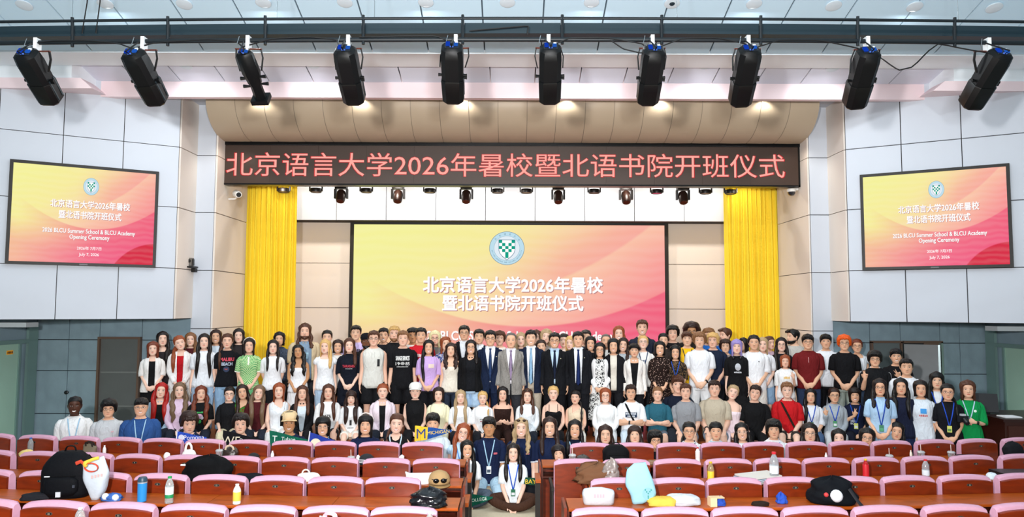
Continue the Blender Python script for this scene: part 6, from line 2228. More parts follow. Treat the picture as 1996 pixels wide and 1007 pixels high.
M(746.5, 745, S_, ST, 'sit', 'lap', 'f', 'f', ('tied', 'g', ''), ('shirt', '#ead9e2', 'long'), ('trousers', DN), 'ginger woman in open pale pink shirt over black top', fat=1.08, ex=dict(inner=('#141416', 'scoop'), open=.045, openk=.04, collar='#ead9e2'))
M(810, 744.5, S_ + .02, ST, 'sit', 'lap', 'f', 'f', ('tied', 'n', ''), ('vest', '#141416', 'none', 'deepv'), ('trousers', '#17171a'), 'woman in white cap and black buttoned vest', ex=dict(cap='#eceae6', brim=1))
M(855, 752, S_ + .02, ST, 'sit', 'lap', 'f', 'f', ('bob', 'b', ''), ('blouse', '#ece6c4', 'half'), ('trousers', '#d8d2b8'), 'woman with dark bob in pale yellow top')
M(898, 757.5, S_ - .02, ST, 'sit', 'lap', 'f', 'f', ('long', 'h', 'LR'), ('tee', '#e9ebed', 'half'), ('trousers', '#1c1e24'), 'woman with long straight blonde hair in white t-shirt', ex=dict(hl=.14, loose=1))
M(941, 760, S_, ST, 'sit', 'lap', 'f', 'f', ('tied', 'y', 'p'), ('tee', '#eaebec', 'half'), ('trousers', '#1c1e24'), 'blonde woman with plaits in white t-shirt with small print', ex=dict(loose=1, tail=1, hl=.36, bars=((.0, .30, .10, .012, '#3a3a44', 3),), patch=((-.03, .255, .03, .02, '#a84a5a'),)))
M(980, 751, S_ + .04, ST, 'sit', 'hold', 'f', 'p', ('long', 'd', ''), ('dress', '#2a1814/dots/#3a2620', 'none', 'offsh'), ('dress', '#2a1814'), 'dark-haired woman in off-shoulder dark brown dress')
M(1028, 755, S_, ST, 'sit', 'lap', 'f', 'f', ('long', 'n', 'LR'), ('blouse', '#e9eef1', 'long', 'deepv'), ('trousers', DN), 'woman in white v-neck blouse with sunglasses on her brown hair', ex=dict(shades=1, necklace=1, hl=.36, loose=1))
M(1078.5, 749.5, S_ + .02, ST, 'sit', 'lap', 'f', 'f', ('tied', 'y', ''), ('tank', '#121214', 'none', 'cami'), ('trousers', '#17171a'), 'blonde woman in black camisole')
M(1122, 758.5, S_, ST, 'sit', 'lap', 'f', 'p', ('tied', 'd', 'px'), ('tank', '#e3cdb0', 'none', 'tank'), ('trousers', '#e6e2d8'), 'woman with a dark plait over her shoulder in beige sleeveless top', hy=-8, ex=dict(tail=1, hl=.15))
M(1180, 754, S_ - .02, ST, 'sit', 'lap', 'f', 'f', ('bob', 'g', ''), ('blouse', '#eceeee', 'long', 'crew'), ('trousers', '#e2e4e6'), 'red-blonde woman with glasses in loose white blouse', fat=1.12, smile=1, ex=dict(glasses='#6a3a34', loose=1))
M(1229.5, 747, S_, ST, 'sit', 'cross', 'm', 'm', ('short', 'b', 't'), ('tee', '#eceef0', 'short'), ('trousers', '#c8d6e2'), 'young man in white t-shirt with black bag strap, arms crossed', ex=dict(strap='#17171a', straps=-1, watch=1, patch=((.0, .33, .20, .085, '#1c3450'),), bars=((.0, .35, .18, .03, '#d8dde4', 8), (.0, .31, .13, .026, '#d8dde4', 6))))
M(1281.5, 751, S_, ST, 'sit', 'cross', 'm', 'p', ('buzz', 'l', ''), ('tee', '#2a5f70', 'short'), ('shorts', '#59616c'), 'crop-haired young man in teal t-shirt, arms crossed', ex=dict())
M(1336, 745, S_ - .03, ST, 'sit', 'knees', 'm', 'p', ('short', 'n', ''), ('tee', '#8e9094', 'short'), ('shorts', '#6a7688'), 'brown-haired young man in grey t-shirt', fat=1.05)
M(1392, 738.5, S_, ST, 'sit', 'knees', 'm', 'p', ('short', 'b', ''), ('tee', '#b9ad98', 'short'), ('shorts', '#7a8694'), 'dark-haired man in beige t-shirt with bracelets', fat=1.1, ex=dict(watch=-1))
M(1424.5, 747.5, S_ + .04, ST, 'sit', 'lap', 'f', 'f', ('tied', 'h', 'b'), ('tank', '#ead8de', 'none', 'strapless'), ('trousers', '#ead8de'), 'blonde woman tilting her head in pale pink strapless outfit', ht=14, hp=8)
M(1469.5, 747.5, S_ - .02, ST, 'sit', 'knees', 'm', 'p', ('short', 'b', ''), ('tee', '#121214', 'short'), ('trousers', '#141416'), 'stocky young man in plain black t-shirt tilting his head', fat=1.14, ht=10, hy=-6)
M(1533.5, 742, S_ - .02, ST, 'sit', 'lap', 'm', 'f', ('short', 'l', 't'), ('polo', '#c01c22', 'short'), ('shorts', '#33302e'), 'young man in red polo with dark bag strap', ex=dict(strap='#2a2018', straps=-1))
M(1579.5, 755, S_, ST, 'sit', 'lap', 'f', 'm', ('long', 'k', 'L'), ('tee', '#dfe3ea', 'half'), ('trousers', '#4a6488'), 'woman with long black hair and blue lanyard over white shirt', ex=dict(lanyard='#2850b8', card='#2f6a50', hl=.1))
M(1625, 753.5, S_ - .03, ST, 'sit', ('peace', 'lap'), 'f', 'm', ('tied', 'b', 'c'), ('polo', '#a3acb4', 'long', 'v'), ('trousers', '#c9cdd0'), 'woman with glasses in grey collared sweater, peace sign', hy=6, ex=dict(glasses=1, lanyard='#2850b8', card='#3f8a5a', lz=.26, loose=1))
M(1665.5, 753, S_ - .03, ST, 'sit', ('vout', 'lap'), 'f', 'm', ('bob', 'd', 'f'), ('tee', '#141c34', 'half'), ('trousers', '#161a28'), 'smiling girl in navy t-shirt with white words, peace sign', smile=1, ex=dict(loose=1, lanyard='#2850b8', card='#c9d06a', lz=.22, print=(('BOY', -.04, .21, .09, .034, '#c9d0dc'),), bars=((-.05, .30, .07, .03, '#c9d0dc', 3), (-.04, .255, .09, .03, '#c9d0dc', 4))))
# ---- kneeling and floor row in front
K_ = 10.62
LN = '#9fc4dc'
M(147, 769.5, K_, 0, 'kneel', 'down', 'm', 'b', ('buzz', 'k', ''), ('polo', '#e4e6e6', 'short', 'v'), ('trousers', DN), 'laughing man in white polo with blue lanyard and badge', smile=1, fat=1.04, ex=dict(lanyard=LN, card='#17191d', lz=.10))
M(213, 776, K_, 0, 'kneel', 'down', 'm', 'm', ('mop', 'k', 'f'), ('polo', '#c3c7ca', 'short'), ('trousers', DN), 'young man with glasses in light grey polo', ex=dict(glasses=1, patch=((.07, .37, .035, .02, '#d0a8b0'),)))
M(276, 772.5, K_ - .03, 0, 'kneel', 'down', 'm', 'm', ('short', 'k', 'f'), ('polo', '#2c4f86', 'short'), ('trousers', DN), 'big young man with glasses in blue shirt with lanyard', fat=1.3, smile=1, ex=dict(glasses='#8a7a72', lanyard=LN, card='#17191d', lz=.10))
F_ = 10.5
M(368, 798, F_, 0, 'seiza', 'hold', 'm', 'p', ('mop', 'b', 'c'), ('polo', NVY, 'short'), ('trousers', DN), 'curly-haired young man in navy polo looking down over a blue pennant', hy=12, hp=-14, ex=dict(lanyard=LN, card=None, lz=.22))
M(470, 804, F_, 0, 'seiza', 'hold', 'm', 'p', ('mop', 'd', 't'), ('tee', '#1c2234', 'short'), ('trousers', DN), 'dark-haired young man in dark t-shirt behind a black pennant')
M(564.5, 800.5, F_, 0, 'seiza', 'hold', 'm', 't', ('mop', 'k', 'c'), ('polo', NVY, 'short'), ('trousers', DN), 'smiling young man in beige cap and navy polo with green pennant', smile=1, ex=dict(cap='#d9bf94', trim='#d8dce4', collar='#24304e'))
M(630, 808.5, F_, 0, 'seiza', 'hold', 'f', 'm', ('bob', 'k', 'f'), ('polo', NVY, 'short'), ('trousers', DN), 'girl with glasses and black fringe in navy polo with white-sealed pennant', smile=1, ex=dict(glasses='#9a8a84', lanyard=LN, card=None))
M(713, 804.5, F_, 0, 'seiza', 'thigh', 'f', 'm', ('long', 'k', 'f'), ('polo', NVY, 'short'), ('trousers', DN), 'girl with white headband and black hair in navy polo', smile=1, fat=1.1, ex=dict(headband='#ece8e2', patch=((.09, .36, .04, .02, '#b8485a'),)))
M(772, 802.5, F_, 0, 'seiza', 'thigh', 'f', 'f', ('tied', 'n', 'p'), ('tank', '#121214', 'none', 'square'), ('trousers', DN), 'smiling brown-haired girl in black square-neck top with lanyard', smile=1, ht=5, ex=dict(lanyard='#c4d8e4', card=None, tail=-1, lz=.2))
M(844, 801.5, F_, 0, 'seiza', 'hold', 'm', 'm', ('short', 'k', 'f'), ('tee', '#cfdbe2', 'short'), ('trousers', DN), 'boy with black hair in pale t-shirt behind a yellow and blue pennant')
M(900, 821, F_ - .1, 0, 'seiza', 'thigh', 'f', 'f', ('long', 'g', 'LR'), ('blouse', '#b9d6ec', 'cap', 'v'), ('trousers', DN), 'ginger girl with glasses in pale blue blouse', smile=1, ht=10, ex=dict(glasses='#8a5a4a', hl=.3, lanyard='#5a8ad0', card=None))
M(953.5, 809, F_ - .05, 0, 'seiza', 'droop', 'm', 't', ('short', 'k', 'f'), ('polo', NVY, 'short', 'v'), ('trousers', '#a9c6d8'), 'young man in navy polo with white badge and pale jeans', ex=dict(lanyard=LN, card='#e6eaec', card2='#3a4a5a', lz=.19, trim='#d8dce4', watch=1, patch=((.09, .355, .05, .025, '#c05a68'),)))
M(1016, 811.5, F_ + .02, 0, 'seiza', 'droop', 'f', 'f', ('long', 'h', 'LRc'), ('polo', NVY, 'short', 'deepv'), ('trousers', '#15171c'), 'curly blonde woman in navy polo with sunglasses on her head', smile=1, ex=dict(shades=1, trim='#d8dce4', hl=.34, patch=((.09, .355, .05, .025, '#b8707c'),)))
M(1071.5, 809, F_ + .02, 0, 'seiza', 'droop', 'f', 'l', ('long', 'b', 'LR'), ('polo', NVY, 'short', 'v'), ('trousers', '#15171c'), 'broadly smiling dark-haired woman in navy polo by the desk end', smile=1, fat=1.1, ex=dict(trim='#d8dce4', hl=.32, patch=((.09, .365, .05, .025, '#9aa4c4'),)))
M(1120.5, 814.5, F_ + .05, 0, 'seiza', 'thigh', 'f', 'm', ('long', 'k', 'LR'), ('polo', '#141c32', 'short', 'v'), ('trousers', DN), 'girl with long black hair in navy polo behind the seats', smile=1, ex=dict(hl=.3, lanyard=LN, card=None))
G_ = 10.55
M(1180, 824.5, G_, 0, 'cross', 'thigh', 'f', 'l', ('long', 'b', 'LR'), ('tee', '#ded4e2', 'short'), ('trousers', DN), 'girl with long brown hair and pale top just behind the black backpack', ex=dict(hl=.3))
M(1237, 827.5, G_, 0, 'cross', 'thigh', 'f', 'l', ('long', 'b', 'fLR'), ('tee', '#d0d8e0', 'short'), ('trousers', DN), 'girl with thick brown fringe lifting her chin behind the seats', hp=10, ex=dict(hl=.25))
M(1276, 836.5, G_ - .1, 0, 'cross', 'thigh', 'm', 'm', ('mop', 'k', 'f'), ('tee', '#17171b', 'short'), ('trousers', DN), 'boy with glasses and black shirt low between two seats', hy=12, ex=dict(glasses=1))
M(1343, 819, G_, 0, 'seiza', 'thigh', 'f', 'm', ('tied', 'k', 'p'), ('tee', '#e9ecee', 'short'), ('trousers', DN), 'girl with glasses in white t-shirt with dark straps', ex=dict(glasses='#6a625c', lanyard='#1c2440', card=None, tail=-1))
M(1395, 819, G_, 0, 'seiza', 'thigh', 'f', 'm', ('tied', 'k', 'u'), ('blouse', '#a9cadc/hstripe/#e6eef2', 'short', 'v'), ('trousers', DN), 'girl in blue striped shirt with white collar', ex=dict(collar='#eceff2'))
M(1447, 820.5, G_, 0, 'seiza', 'thigh', 'f', 'l', ('long', 'k', 'LR'), ('tee', '#e6e9ee', 'short'), ('trousers', DN), 'laughing girl with long black hair and blue lanyard', smile=1, ht=-5, ex=dict(lanyard='#2c5ac8', card=None, hl=.1, glasses='#c9b8b0'))
M(1507.5, 815.5, G_, 0, 'seiza', 'thigh', 'm', 'm', ('mop', 'k', 'f'), ('shirt', '#e9ecf0', 'short', 'v'), ('trousers', DN), 'young man in white shirt with blue lanyard on the floor', ex=dict(lanyard='#2c5ac8', card=None))
M(1577.5, 820.5, G_, 0, 'cross', 'thigh', 'f', 'l', ('long', 'd', 'LR'), ('tee', '#3a3634', 'short'), ('trousers', DN), 'girl with thin glasses and long dark hair on the floor', ex=dict(glasses='#8a8078', hl=.2))
M(1634, 832.5, G_, 0, 'cross', 'thigh', 'f', 'f', ('long', 'k', ''), ('tee', '#d8d4d0', 'short'), ('trousers', DN), 'pale girl with black hair peeking over the seats')
M(1687, 831, G_, 0, 'cross', 'thigh', 'f', 'm', ('mid', 'k', ''), ('tee', '#17171b', 'short'), ('trousers', DN), 'girl with glasses and black top peeking over the seats', ht=6, ex=dict(glasses='#5a524c'))
M(1744, 819, G_, 0, 'seiza', 'thigh', 'f', 'm', ('long', 'k', 'LR'), ('blouse', '#ece4bc', 'half'), ('trousers', DN), 'girl with long black hair in cream top in front of the navy dress', ht=8, ex=dict(hl=.2))
# ---- sitting in the aisle
M(910, 854.5, 9.95, 0, 'cross', ('aislelap', 'aislelap'), 'f', 'm', ('long', 'k', 'R'), ('tee', '#e9edf0', 'short'), ('trousers', '#4a5664'), 'smiling girl with long black hair in white t-shirt at the desk end in the aisle', smile=1, yaw=8, ex=dict(hl=.08, lockw=1.1))
M(1000.5, 860.5, 9.8, 0, 'cross', 'aislelap', 'f', 'f', ('long', 'd', 'LR'), ('blouse', '#e6edf2', 'short', 'v'), ('trousers', '#40291e'), 'girl in white blouse and brown trousers sitting cross-legged in the aisle', smile=1, ex=dict(hl=.27, lanyard='#2c5ac8', card='#1f6a4a', lz=.17))
M(1091, 862.5, 9.75, 0, 'cross', 'aislelap', 'f', 'l', ('long', 'd', 'f'), ('tee', '#1c2234', 'short'), ('trousers', DN), 'smiling girl with fringe crouching beside the right desk end', smile=1, ht=-8)
fuse_bodies()


# ================================================================== pennants and the hand camera
def pennant(pts, Y, colr, label, texts, edge=None, patches=(), into=None):
    """flag through pixel corners (hoist top, hoist bottom, fly bottom, fly top) hanging at depth Y"""
    q = [at(x, y, Y) for x, y in pts]
    o = q[0]
    t = into
    if into is None:
        t = thing('pennant', label, 'pennant', o)
    else:
        o = into.location
    A, B, C, D = [np.array(v - o) for v in q]
    n, R0, R1 = 12, [], []
    for i in range(n + 1):
        f = i / n
        up, dn = A + (D - A) * f, B + (C - B) * f
        wv = np.array((0, .012 * math.sin(f * 7), 0))
        R0.append([up + wv, dn + wv])
    R = [[r[0], r[1], r[1] + (0, .004, 0), r[0] + (0, .004, 0)] for r in R0]
    MB().loft(np.array(R)).build('flag_cloth', fabric(colr), t, False)
    u = (D + C) / 2 - (A + B) / 2
    L = np.linalg.norm(u)
    u = u / L
    for string, f, v, h, c in texts:
        g = MB()
        pos = (A * (1 - v) + B * v) * (1 - f) + (D * (1 - v) + C * v) * f + np.array((0, -.016, 0))
        letter(g, string, pos, h=h, ux=u, uz=(-u[2], 0, u[0]))
        g.build('lettering', mat(c, 0.7), t, False)
    for f, v, r, c in patches:
        pos = (A * (1 - v) + B * v) * (1 - f) + (D * (1 - v) + C * v) * f
        g = MB()
        disc(g, pos[0], pos[2], r, r, pos[1] - .014, 0, 20)
        g.build('seal', mat(c, 0.7), t, False)
    if edge:
        MB().tube([A + (0, 0, .015), B - (0, 0, .01)], .008, 6).build('hoist_band', mat(edge, 0.7), t)
    return t


pennant(((345, 840), (342, 884), (402, 868), (402, 852)), 10.1, '#2b50b8', 'blue pennant with white lettering and a white hoist band', (('Pomona', .60, .16, .06, '#e9edf4'), ('College', .62, .52, .045, '#e9edf4')), '#e6e8ea', ((.17, .25, .04, '#d6dcec'),))
pennant(((435, 838), (431, 884), (508, 870), (512, 856)), 10.1, '#15161a', 'black pennant with two big pale letters', (('WF', .22, .42, .12, '#d9d2b8'), ('Demon', .62, .30, .045, '#d6d6d2'), ('Deacons', .64, .66, .042, '#d6d6d2')))
pennant(((525, 838), (527, 874), (606, 862), (606, 858)), 10.1, '#12604a', 'green pennant with a shield and white lettering', (('Tulane', .46, .36, .05, '#dfeee6'), ('University', .50, .66, .042, '#dfeee6'), ('T', .13, .42, .08, '#dfeee6')))
pennant(((604, 842), (598, 884), (650, 866), (652, 858)), 10.1, '#2a3f9a', 'blue pennant with a round white seal', (), '#e6e8ea', ((.30, .55, .075, '#e6dfc4'),))
mp = pennant(((834, 832), (833, 856), (880, 841), (881, 838)), 10.06, '#24509a', 'yellow and blue pennant with a big blue M', (('MICHIGAN', .45, .45, .045, '#f0cf5a'),))
pennant(((809, 829), (808, 860), (833, 856), (834, 832)), 10.06, '#f0c63a', None, (('M', .5, .5, .13, '#1c3c7a'),), into=mp)
pennant(((914, 962), (912, 990), (960, 971), (961, 968)), 9.38, '#0f5a48', 'green COLLEGE pennant held in the aisle', (('COLLEGE', .38, .45, .04, '#d9e8e0'),))
pennant(((1066, 931), (1066, 946), (1021, 943), (1024, 930)), 9.42, '#1a4a34', 'green pennant with yellow letters beside the right desk', ())
b = MB()
pos = at(1046, 938, 9.38)
letter(b, 'BAYLOR', pos, h=.055)
t = bpy.data.objects['pennant.006']
b.build('lettering', mat('#f0c63a', .6), t, False, tuple(-v for v in t.location))
p = at(1877, 816, 10.27)
t = thing('photo_camera', 'black photo camera held by the woman in green', 'camera', p)
MB().box(-.065, .065, -.03, .03, -.04, .045).build('camera_body', mat('#16171a', .4), t)
MB().box(-.03, .03, -.025, .025, .045, .07).build('viewfinder', mat('#b9bcc0', .35), t)
MB().tube([(0, -.03, 0), (0, -.07, -.03), (0, -.10, -.05)], [.034, .036, .032], 14).build('lens_barrel', mat('#0c0d0f', .3), t)
# ================================================================== things left on the desks
def dz(r, x):
    return DESKZ[r]


def spot(px, r, f=0.5):
    """a point on the desk behind row r under pixel column px; f 0 back edge .. 1 front edge"""
    x = (px - 998) / F * ROWY[r]
    for _ in range(3):
        y = row_curve(r, x) - 0.045 - DEPTH * f
        x = at(px, 960, y).x
    return Vector((x, y, DESKZ[r] + 0.001))


def bottle(px, r, f, h, rad, body, capc, label, labelc=None, lz=(.35, .75), liquid=None, clear=True):
    t = thing('drink_bottle', label, 'bottle', spot(px, r, f), random.uniform(0, 6))
    prof = [(.6, 0), (.98, .02), (1, .06), (1, .30), (.95, .34), (1, .38), (1, .66), (.86, .76), (.55, .87), (.40, .91), (.40, .94)]
    MB().lathe([(rad * a, h * z) for a, z in prof], m=18).build('bottle_body', mat(body, .15, trans=.75 if clear else 0, spec=.5), t, 'all')
    MB().lathe([(rad * .46, h * .93), (rad * .48, h * .94), (rad * .48, h * .995), (rad * .40, h)], m=16).build('cap', mat(capc, .4), t)
    if labelc:
        MB().lathe([(rad * 1.02, h * lz[0]), (rad * 1.03, h * (lz[0] + .01)), (rad * 1.03, h * (lz[1] - .01)), (rad * 1.02, h * lz[1])], m=18).build('label_band', mat(labelc, .5), t)
    if liquid:
        MB().lathe([(rad * .55, h * .02), (rad * .95, h * .05), (rad * .95, h * lz[0] * .9), (.001, h * lz[0] * .9)], m=16).build('drink', mat(liquid, .3), t)
    return t


def cup(px, r, f, label, h=.13, drink='#a98a6a'):
    t = thing('plastic_cup', label, 'cup', spot(px, r, f))
    MB().lathe([(.030, 0), (.033, .004), (.043, h), (.045, h + .004)], m=18).build('cup_body', mat('#cfd2d2', .15, trans=.8), t)
    MB().lathe([(.028, .004), (.031, .006), (.036, h * .45), (.001, h * .45)], m=16).build('drink', mat(drink, .4), t)
    MB().lathe([(.046, h), (.047, h + .006), (.036, h + .02), (.008, h + .024)], m=18).build('lid', mat('#dfe3e4', .2, trans=.5), t)
    MB().tube([(0.005, 0, .02), (.0, 0, h), (-.004, 0, h + .10)], .004, 6).build('straw', mat('#e3d6cc', .5), t)
    return t


def lump(px, r, f, w, d, h, colr, name, cat, label, bumps=3.0, amp=.18, rz=0.0, rough=.8, flat=1.5, parts=()):
    """a soft bag or garment slumped on a desk"""
    t = thing(name, label, cat, spot(px, r, f), rz)
    m, n = 26, 12
    R = []
    for i in range(n + 1):
        v = i / n
        k = (1 - v ** (2.4 * flat)) ** .5 if v < 1 else .02
        k = max(k, .02) * (1 if v > .08 else .9 + v)
        ring_ = []
        for j in range(m):
            a = 2 * math.pi * j / m
            q = 1 + amp * mnoise.noise(Vector((math.cos(a) * bumps * .6 + px, math.sin(a) * bumps * .6, v * bumps)))
            zz = h * v * (1 + amp * .8 * mnoise.noise(Vector((math.cos(a) * 1.3 + px * 2, math.sin(a) * 1.3, 4))))
            c_, s_ = math.cos(a), math.sin(a)
            ring_.append((w / 2 * k * q * np.sign(c_) * abs(c_) ** .75, d / 2 * k * q * np.sign(s_) * abs(s_) ** .75, zz))
        R.append(ring_)
    MB().loft(np.array(R)).build('bag_body' if cat in ('bag', 'backpack') else 'cloth', mat(colr, rough, var=.12, vscale=9, bump=.3, bscale=22, spec=.15 if rough > .5 else .5), t, 'all')
    for kind, *a in parts:
        if kind == 'handle':
            x0, x1, y, z0, z1, rr, c = a
            pts = [(x0, y, z0), (x0 + (x1 - x0) * .12, y, z0 + (z1 - z0) * .7), ((x0 + x1) / 2, y, z1), (x1 - (x1 - x0) * .12, y, z0 + (z1 - z0) * .7), (x1, y, z0)]
            MB().tube(smoothpath(pts, 14), [(rr, rr * .4)] * 14, 6, side=(1, 0, 0)).build('handle', mat(c, .7), t)
        elif kind == 'box':
            x0, x1, y0, y1, z0, z1, c, nm = a
            MB().box(x0, x1, y0, y1, z0, z1).build(nm, mat(c, .5), t)
        elif kind == 'text':
            s, x, z, hh, c = a
            g = MB()
            letter(g, s, (x, -d / 2 * 1.02 - .004, z), h=hh)
            g.build('lettering', mat(c, .6), t, False)
        elif kind == 'strap':
            pts, rr, c = a
            MB().tube(smoothpath(pts, 14), [(rr, .005)] * 14, 6).build('strap', mat(c, .7), t)
        elif kind == 'ball':
            c0, rr, c = a
            MB().ball(c0, rr).build('trinket', mat(c, .6), t)
    return t


def tote(px, r, f, w, h, colr, label, text=None, handle=None, tilt=0.0, rz=0.0, textc='#c05a5a', d=.10, circ=None, name='tote_bag'):
    t = thing(name, label, 'bag', spot(px, r, f), rz)
    n, m = 9, 24
    R = []
    for i in range(n + 1):
        v = i / n
        k = 1 - .08 * math.sin(v * 3.1) if i else .94
        dd = d * (1 - .75 * v) + .012
        z = h * v
        sh = tilt * v
        rr = []
        for j in range(m):
            a = 2 * math.pi * j / m
            c_, s_ = math.cos(a), math.sin(a)
            q = 1 + .05 * mnoise.noise(Vector((c_ * 2 + px, s_ * 2, v * 4)))
            rr.append((w / 2 * k * q * np.sign(c_) * abs(c_) ** .5 + sh, dd / 2 * q * np.sign(s_) * abs(s_) ** .6, z + (.02 * math.sin(c_ * 2.5 + px) * v)))
        R.append(rr)
    MB().loft(np.array(R)).build('bag_body', mat(colr, .8, var=.05, vscale=7, bump=.35, bscale=14), t, 'all')
    if handle:
        hc, hh = handle
        for y in (-.02, .02):
            pts = [(-w * .22 + tilt, y, h - .03), (-w * .22 + tilt, y - .02, h + hh * .6), (tilt, y - .05, h + hh), (w * .22 + tilt, y - .02, h + hh * .6), (w * .22 + tilt, y, h - .03)]
            MB().tube(smoothpath(pts, 14), [(.012, .004)] * 14, 6, side=(1, 0, 0)).build('handle', mat(hc, .7), t)
    if text:
        g = MB()
        letter(g, text, (tilt * .6, -d * .5 - .004, h * .52), w=w * .5)
        g.build('lettering', mat(textc, .6), t, False)
    if circ:
        g = MB()
        disc(g, .02 + tilt * .3, h * .28, w * .26, w * .26, -d * .53 - .004, 0, 24)
        g.build('round_print', mat(circ, .6), t, False)
        g = MB()
        for dx, zz in ((-.03, .03), (.0, .05), (.03, .03), (-.02, .0), (.02, 0), (0, -.03)):
            disc(g, .02 + tilt * .3 + dx, h * .28 + zz, .01, .012, -d * .53 - .007, 0, 8)
        g.build('tree_print', mat('#3a8a7a', .6), t, False)
    return t


def outline_bag(px, r, f, rows, d, colr, label, rz=0.0, name='tote_bag'):
    """cloth bag from left / right points (xl, zl, xr, zr) going up, with its own depth"""
    t = thing(name, label, 'bag', spot(px, r, f), rz)
    rows = np.array(rows, float)
    n = len(rows)
    tt = np.linspace(0, n - 1, 14)
    R = []
    for i, q in enumerate(tt):
        xl, zl, xr, zr = [np.interp(q, range(n), rows[:, k]) for k in range(4)]
        v = q / (n - 1)
        dd = d * (.75 + .5 * math.sin(math.pi * min(1, v * 1.2))) * (1 - .8 * v ** 3) + .008
        ring_ = []
        for j in range(22):
            a = 2 * math.pi * j / 22
            c_, s_ = math.cos(a), math.sin(a)
            u = .5 + .5 * np.sign(c_) * abs(c_) ** .6
            w_ = 1 + .10 * mnoise.noise(Vector((c_ * 1.5 + px, s_ * 2, v * 3.5)))
            ring_.append((xl + (xr - xl) * u, dd / 2 * np.sign(s_) * abs(s_) ** .7 * w_, zl + (zr - zl) * u))
        R.append(ring_)
    MB().loft(np.array(R)).build('bag_body', mat(colr, .8, var=.04, vscale=7, bump=.4, bscale=12), t, 'all')
    return t


def backpack(px, r, f, w, d, h, label, rz=0.0, colr='#07080c', extra=()):
    t = thing('backpack', label, 'backpack', spot(px, r, f), rz)
    K1, K2 = mat(colr, .75, bump=.2, bscale=40, spec=.15), mat('#050608', .7, spec=.15)
    n, m = 10, 24
    R = []
    for i in range(n + 1):
        v = i / n
        k = (1 - max(0, v - .55) ** 2 * 2.6) * (1 if i else .92)
        k = max(k, .3 if i == n else .5)
        R.append([(w / 2 * k * np.sign(math.cos(a)) * abs(math.cos(a)) ** .55, d / 2 * k * np.sign(math.sin(a)) * abs(math.sin(a)) ** .6, h * v) for a in np.arange(m) * 2 * math.pi / m])
    MB().loft(np.array(R)).build('main_body', K1, t, 'all')
    R = []
    for i in range(6):
        v = i / 5
        k = (1 - .25 * (2 * v - 1) ** 4)
        R.append([(w * .36 * k * np.sign(math.cos(a)) * abs(math.cos(a)) ** .5, -d * .45 + d * .16 * k * math.sin(a), h * (.08 + .42 * v)) for a in np.arange(16) * 2 * math.pi / 16])
    MB().loft(np.array(R)).build('front_pocket', K1, t, 'all')
    MB().tube([(-w * .3, -d * .52, h * .51), (0, -d * .56, h * .52), (w * .3, -d * .52, h * .51)], .006, 6).build('zip', K2, t)
    MB().tube(smoothpath([(-.05, .02, h * .98), (-.03, .02, h * 1.10), (.03, .02, h * 1.10), (.05, .02, h * .98)], 10), [(.014, .006)] * 10, 6, side=(0, 1, 0)).build('grab_handle', K2, t)
    for s in (-1, 1):
        MB().tube(smoothpath([(s * w * .25, d * .4, h * .85), (s * w * .40, d * .62, h * .5), (s * w * .3, d * .45, h * .1)], 10), [(.025, .007)] * 10, 6).build('shoulder_strap', K2, t)
    for (x0, z0, w_, h_, c) in extra:
        MB().box(x0 - w_ / 2, x0 + w_ / 2, -d * .64, -d * .60, z0 - h_ / 2, z0 + h_ / 2).build('tag', mat(c, .4), t)
    return t


def ball_cap(px, r, f, colr, label, rz=0.0, shades=False, sc=1.0, stripe=None):
    t = thing('baseball_cap', label, 'cap', spot(px, r, f), rz)
    R = []
    for z, k in ((.0, 1.0), (.03, 1.02), (.065, .92), (.09, .68), (.105, .3), (.108, .04)):
        R.append([(.09 * sc * k * math.cos(a), .10 * sc * k * math.sin(a), z * sc) for a in np.arange(22) * 2 * math.pi / 22])
    MB().loft(np.array(R)).build('crown', mat(colr, .85, bump=.2, bscale=40), t, 'all')
    up = []
    for q in np.linspace(-1.1, 1.1, 13):
        dx, dy = .09 * sc * math.sin(q), -.098 * sc * math.cos(q)
        up.append([(dx, dy, .012), (dx * 1.15, dy * 1.85, .004), (dx * 1.15, dy * 1.85, .0), (dx, dy, .004)])
    MB().loft(np.array(up)).build('brim', mat('#8a6c40' if shades else colr, .85), t, 'all')
    if shades:
        for s in (-1, 1):
            MB().ball((s * .038, -.098 * sc, .052), (.032, .012, .024)).build('lens', mat('#0b0c0e', .15), t)
        MB().tube([(-.09, -.05, .06), (-.07, -.095, .06), (0, -.112, .06), (.07, -.095, .06), (.09, -.05, .06)], .005, 6).build('sunglasses_frame', mat('#15161a', .3), t)
    if stripe:
        for k in (0, 1, 2):
            MB().tube([(-.07 + .0 * k, -.105 - .012 * k, .05 - .013 * k), (.0, -.115 - .012 * k, .05 - .013 * k), (.07, -.105 - .012 * k, .05 - .013 * k)], .004, 5).build('stripe', mat(stripe, .6), t)
    return t


# desk behind the farthest row
bottle(55, 4, .5, .20, .032, '#c9d4d8', '#2a62b8', 'small bottle with a blue cap on the far left desk')
lump(48, 4, .85, .16, .12, .075, '#d9c07a', 'yellow_pouch', 'bag', 'crumpled yellow pouch on the far left desk')
tote(172, 4, .6, .17, .135, '#6d6350', 'small camouflage tote with green and red charms on the far desk', handle=('#2a2622', .05), d=.12)
bottle(200, 4, .8, .15, .02, '#e6e4e2', '#e9e9ea', 'thin white bottle beside the camouflage tote', clear=False)
lump(323, 4, .6, .075, .07, .07, '#e9e7e4', 'tissue_wad', 'tissue', 'crumpled white tissue on the far left desk')
lump(366, 4, .6, .16, .11, .11, '#e9e8e2', 'plastic_bag', 'bag', 'white plastic bag with raised handles on the far desk', parts=(('handle', -.04, .04, -.02, .09, .19, .014, '#e9e8e2'),))
cup(425, 4, .75, 'iced drink cup with straw beside the dark brown bag', .11)
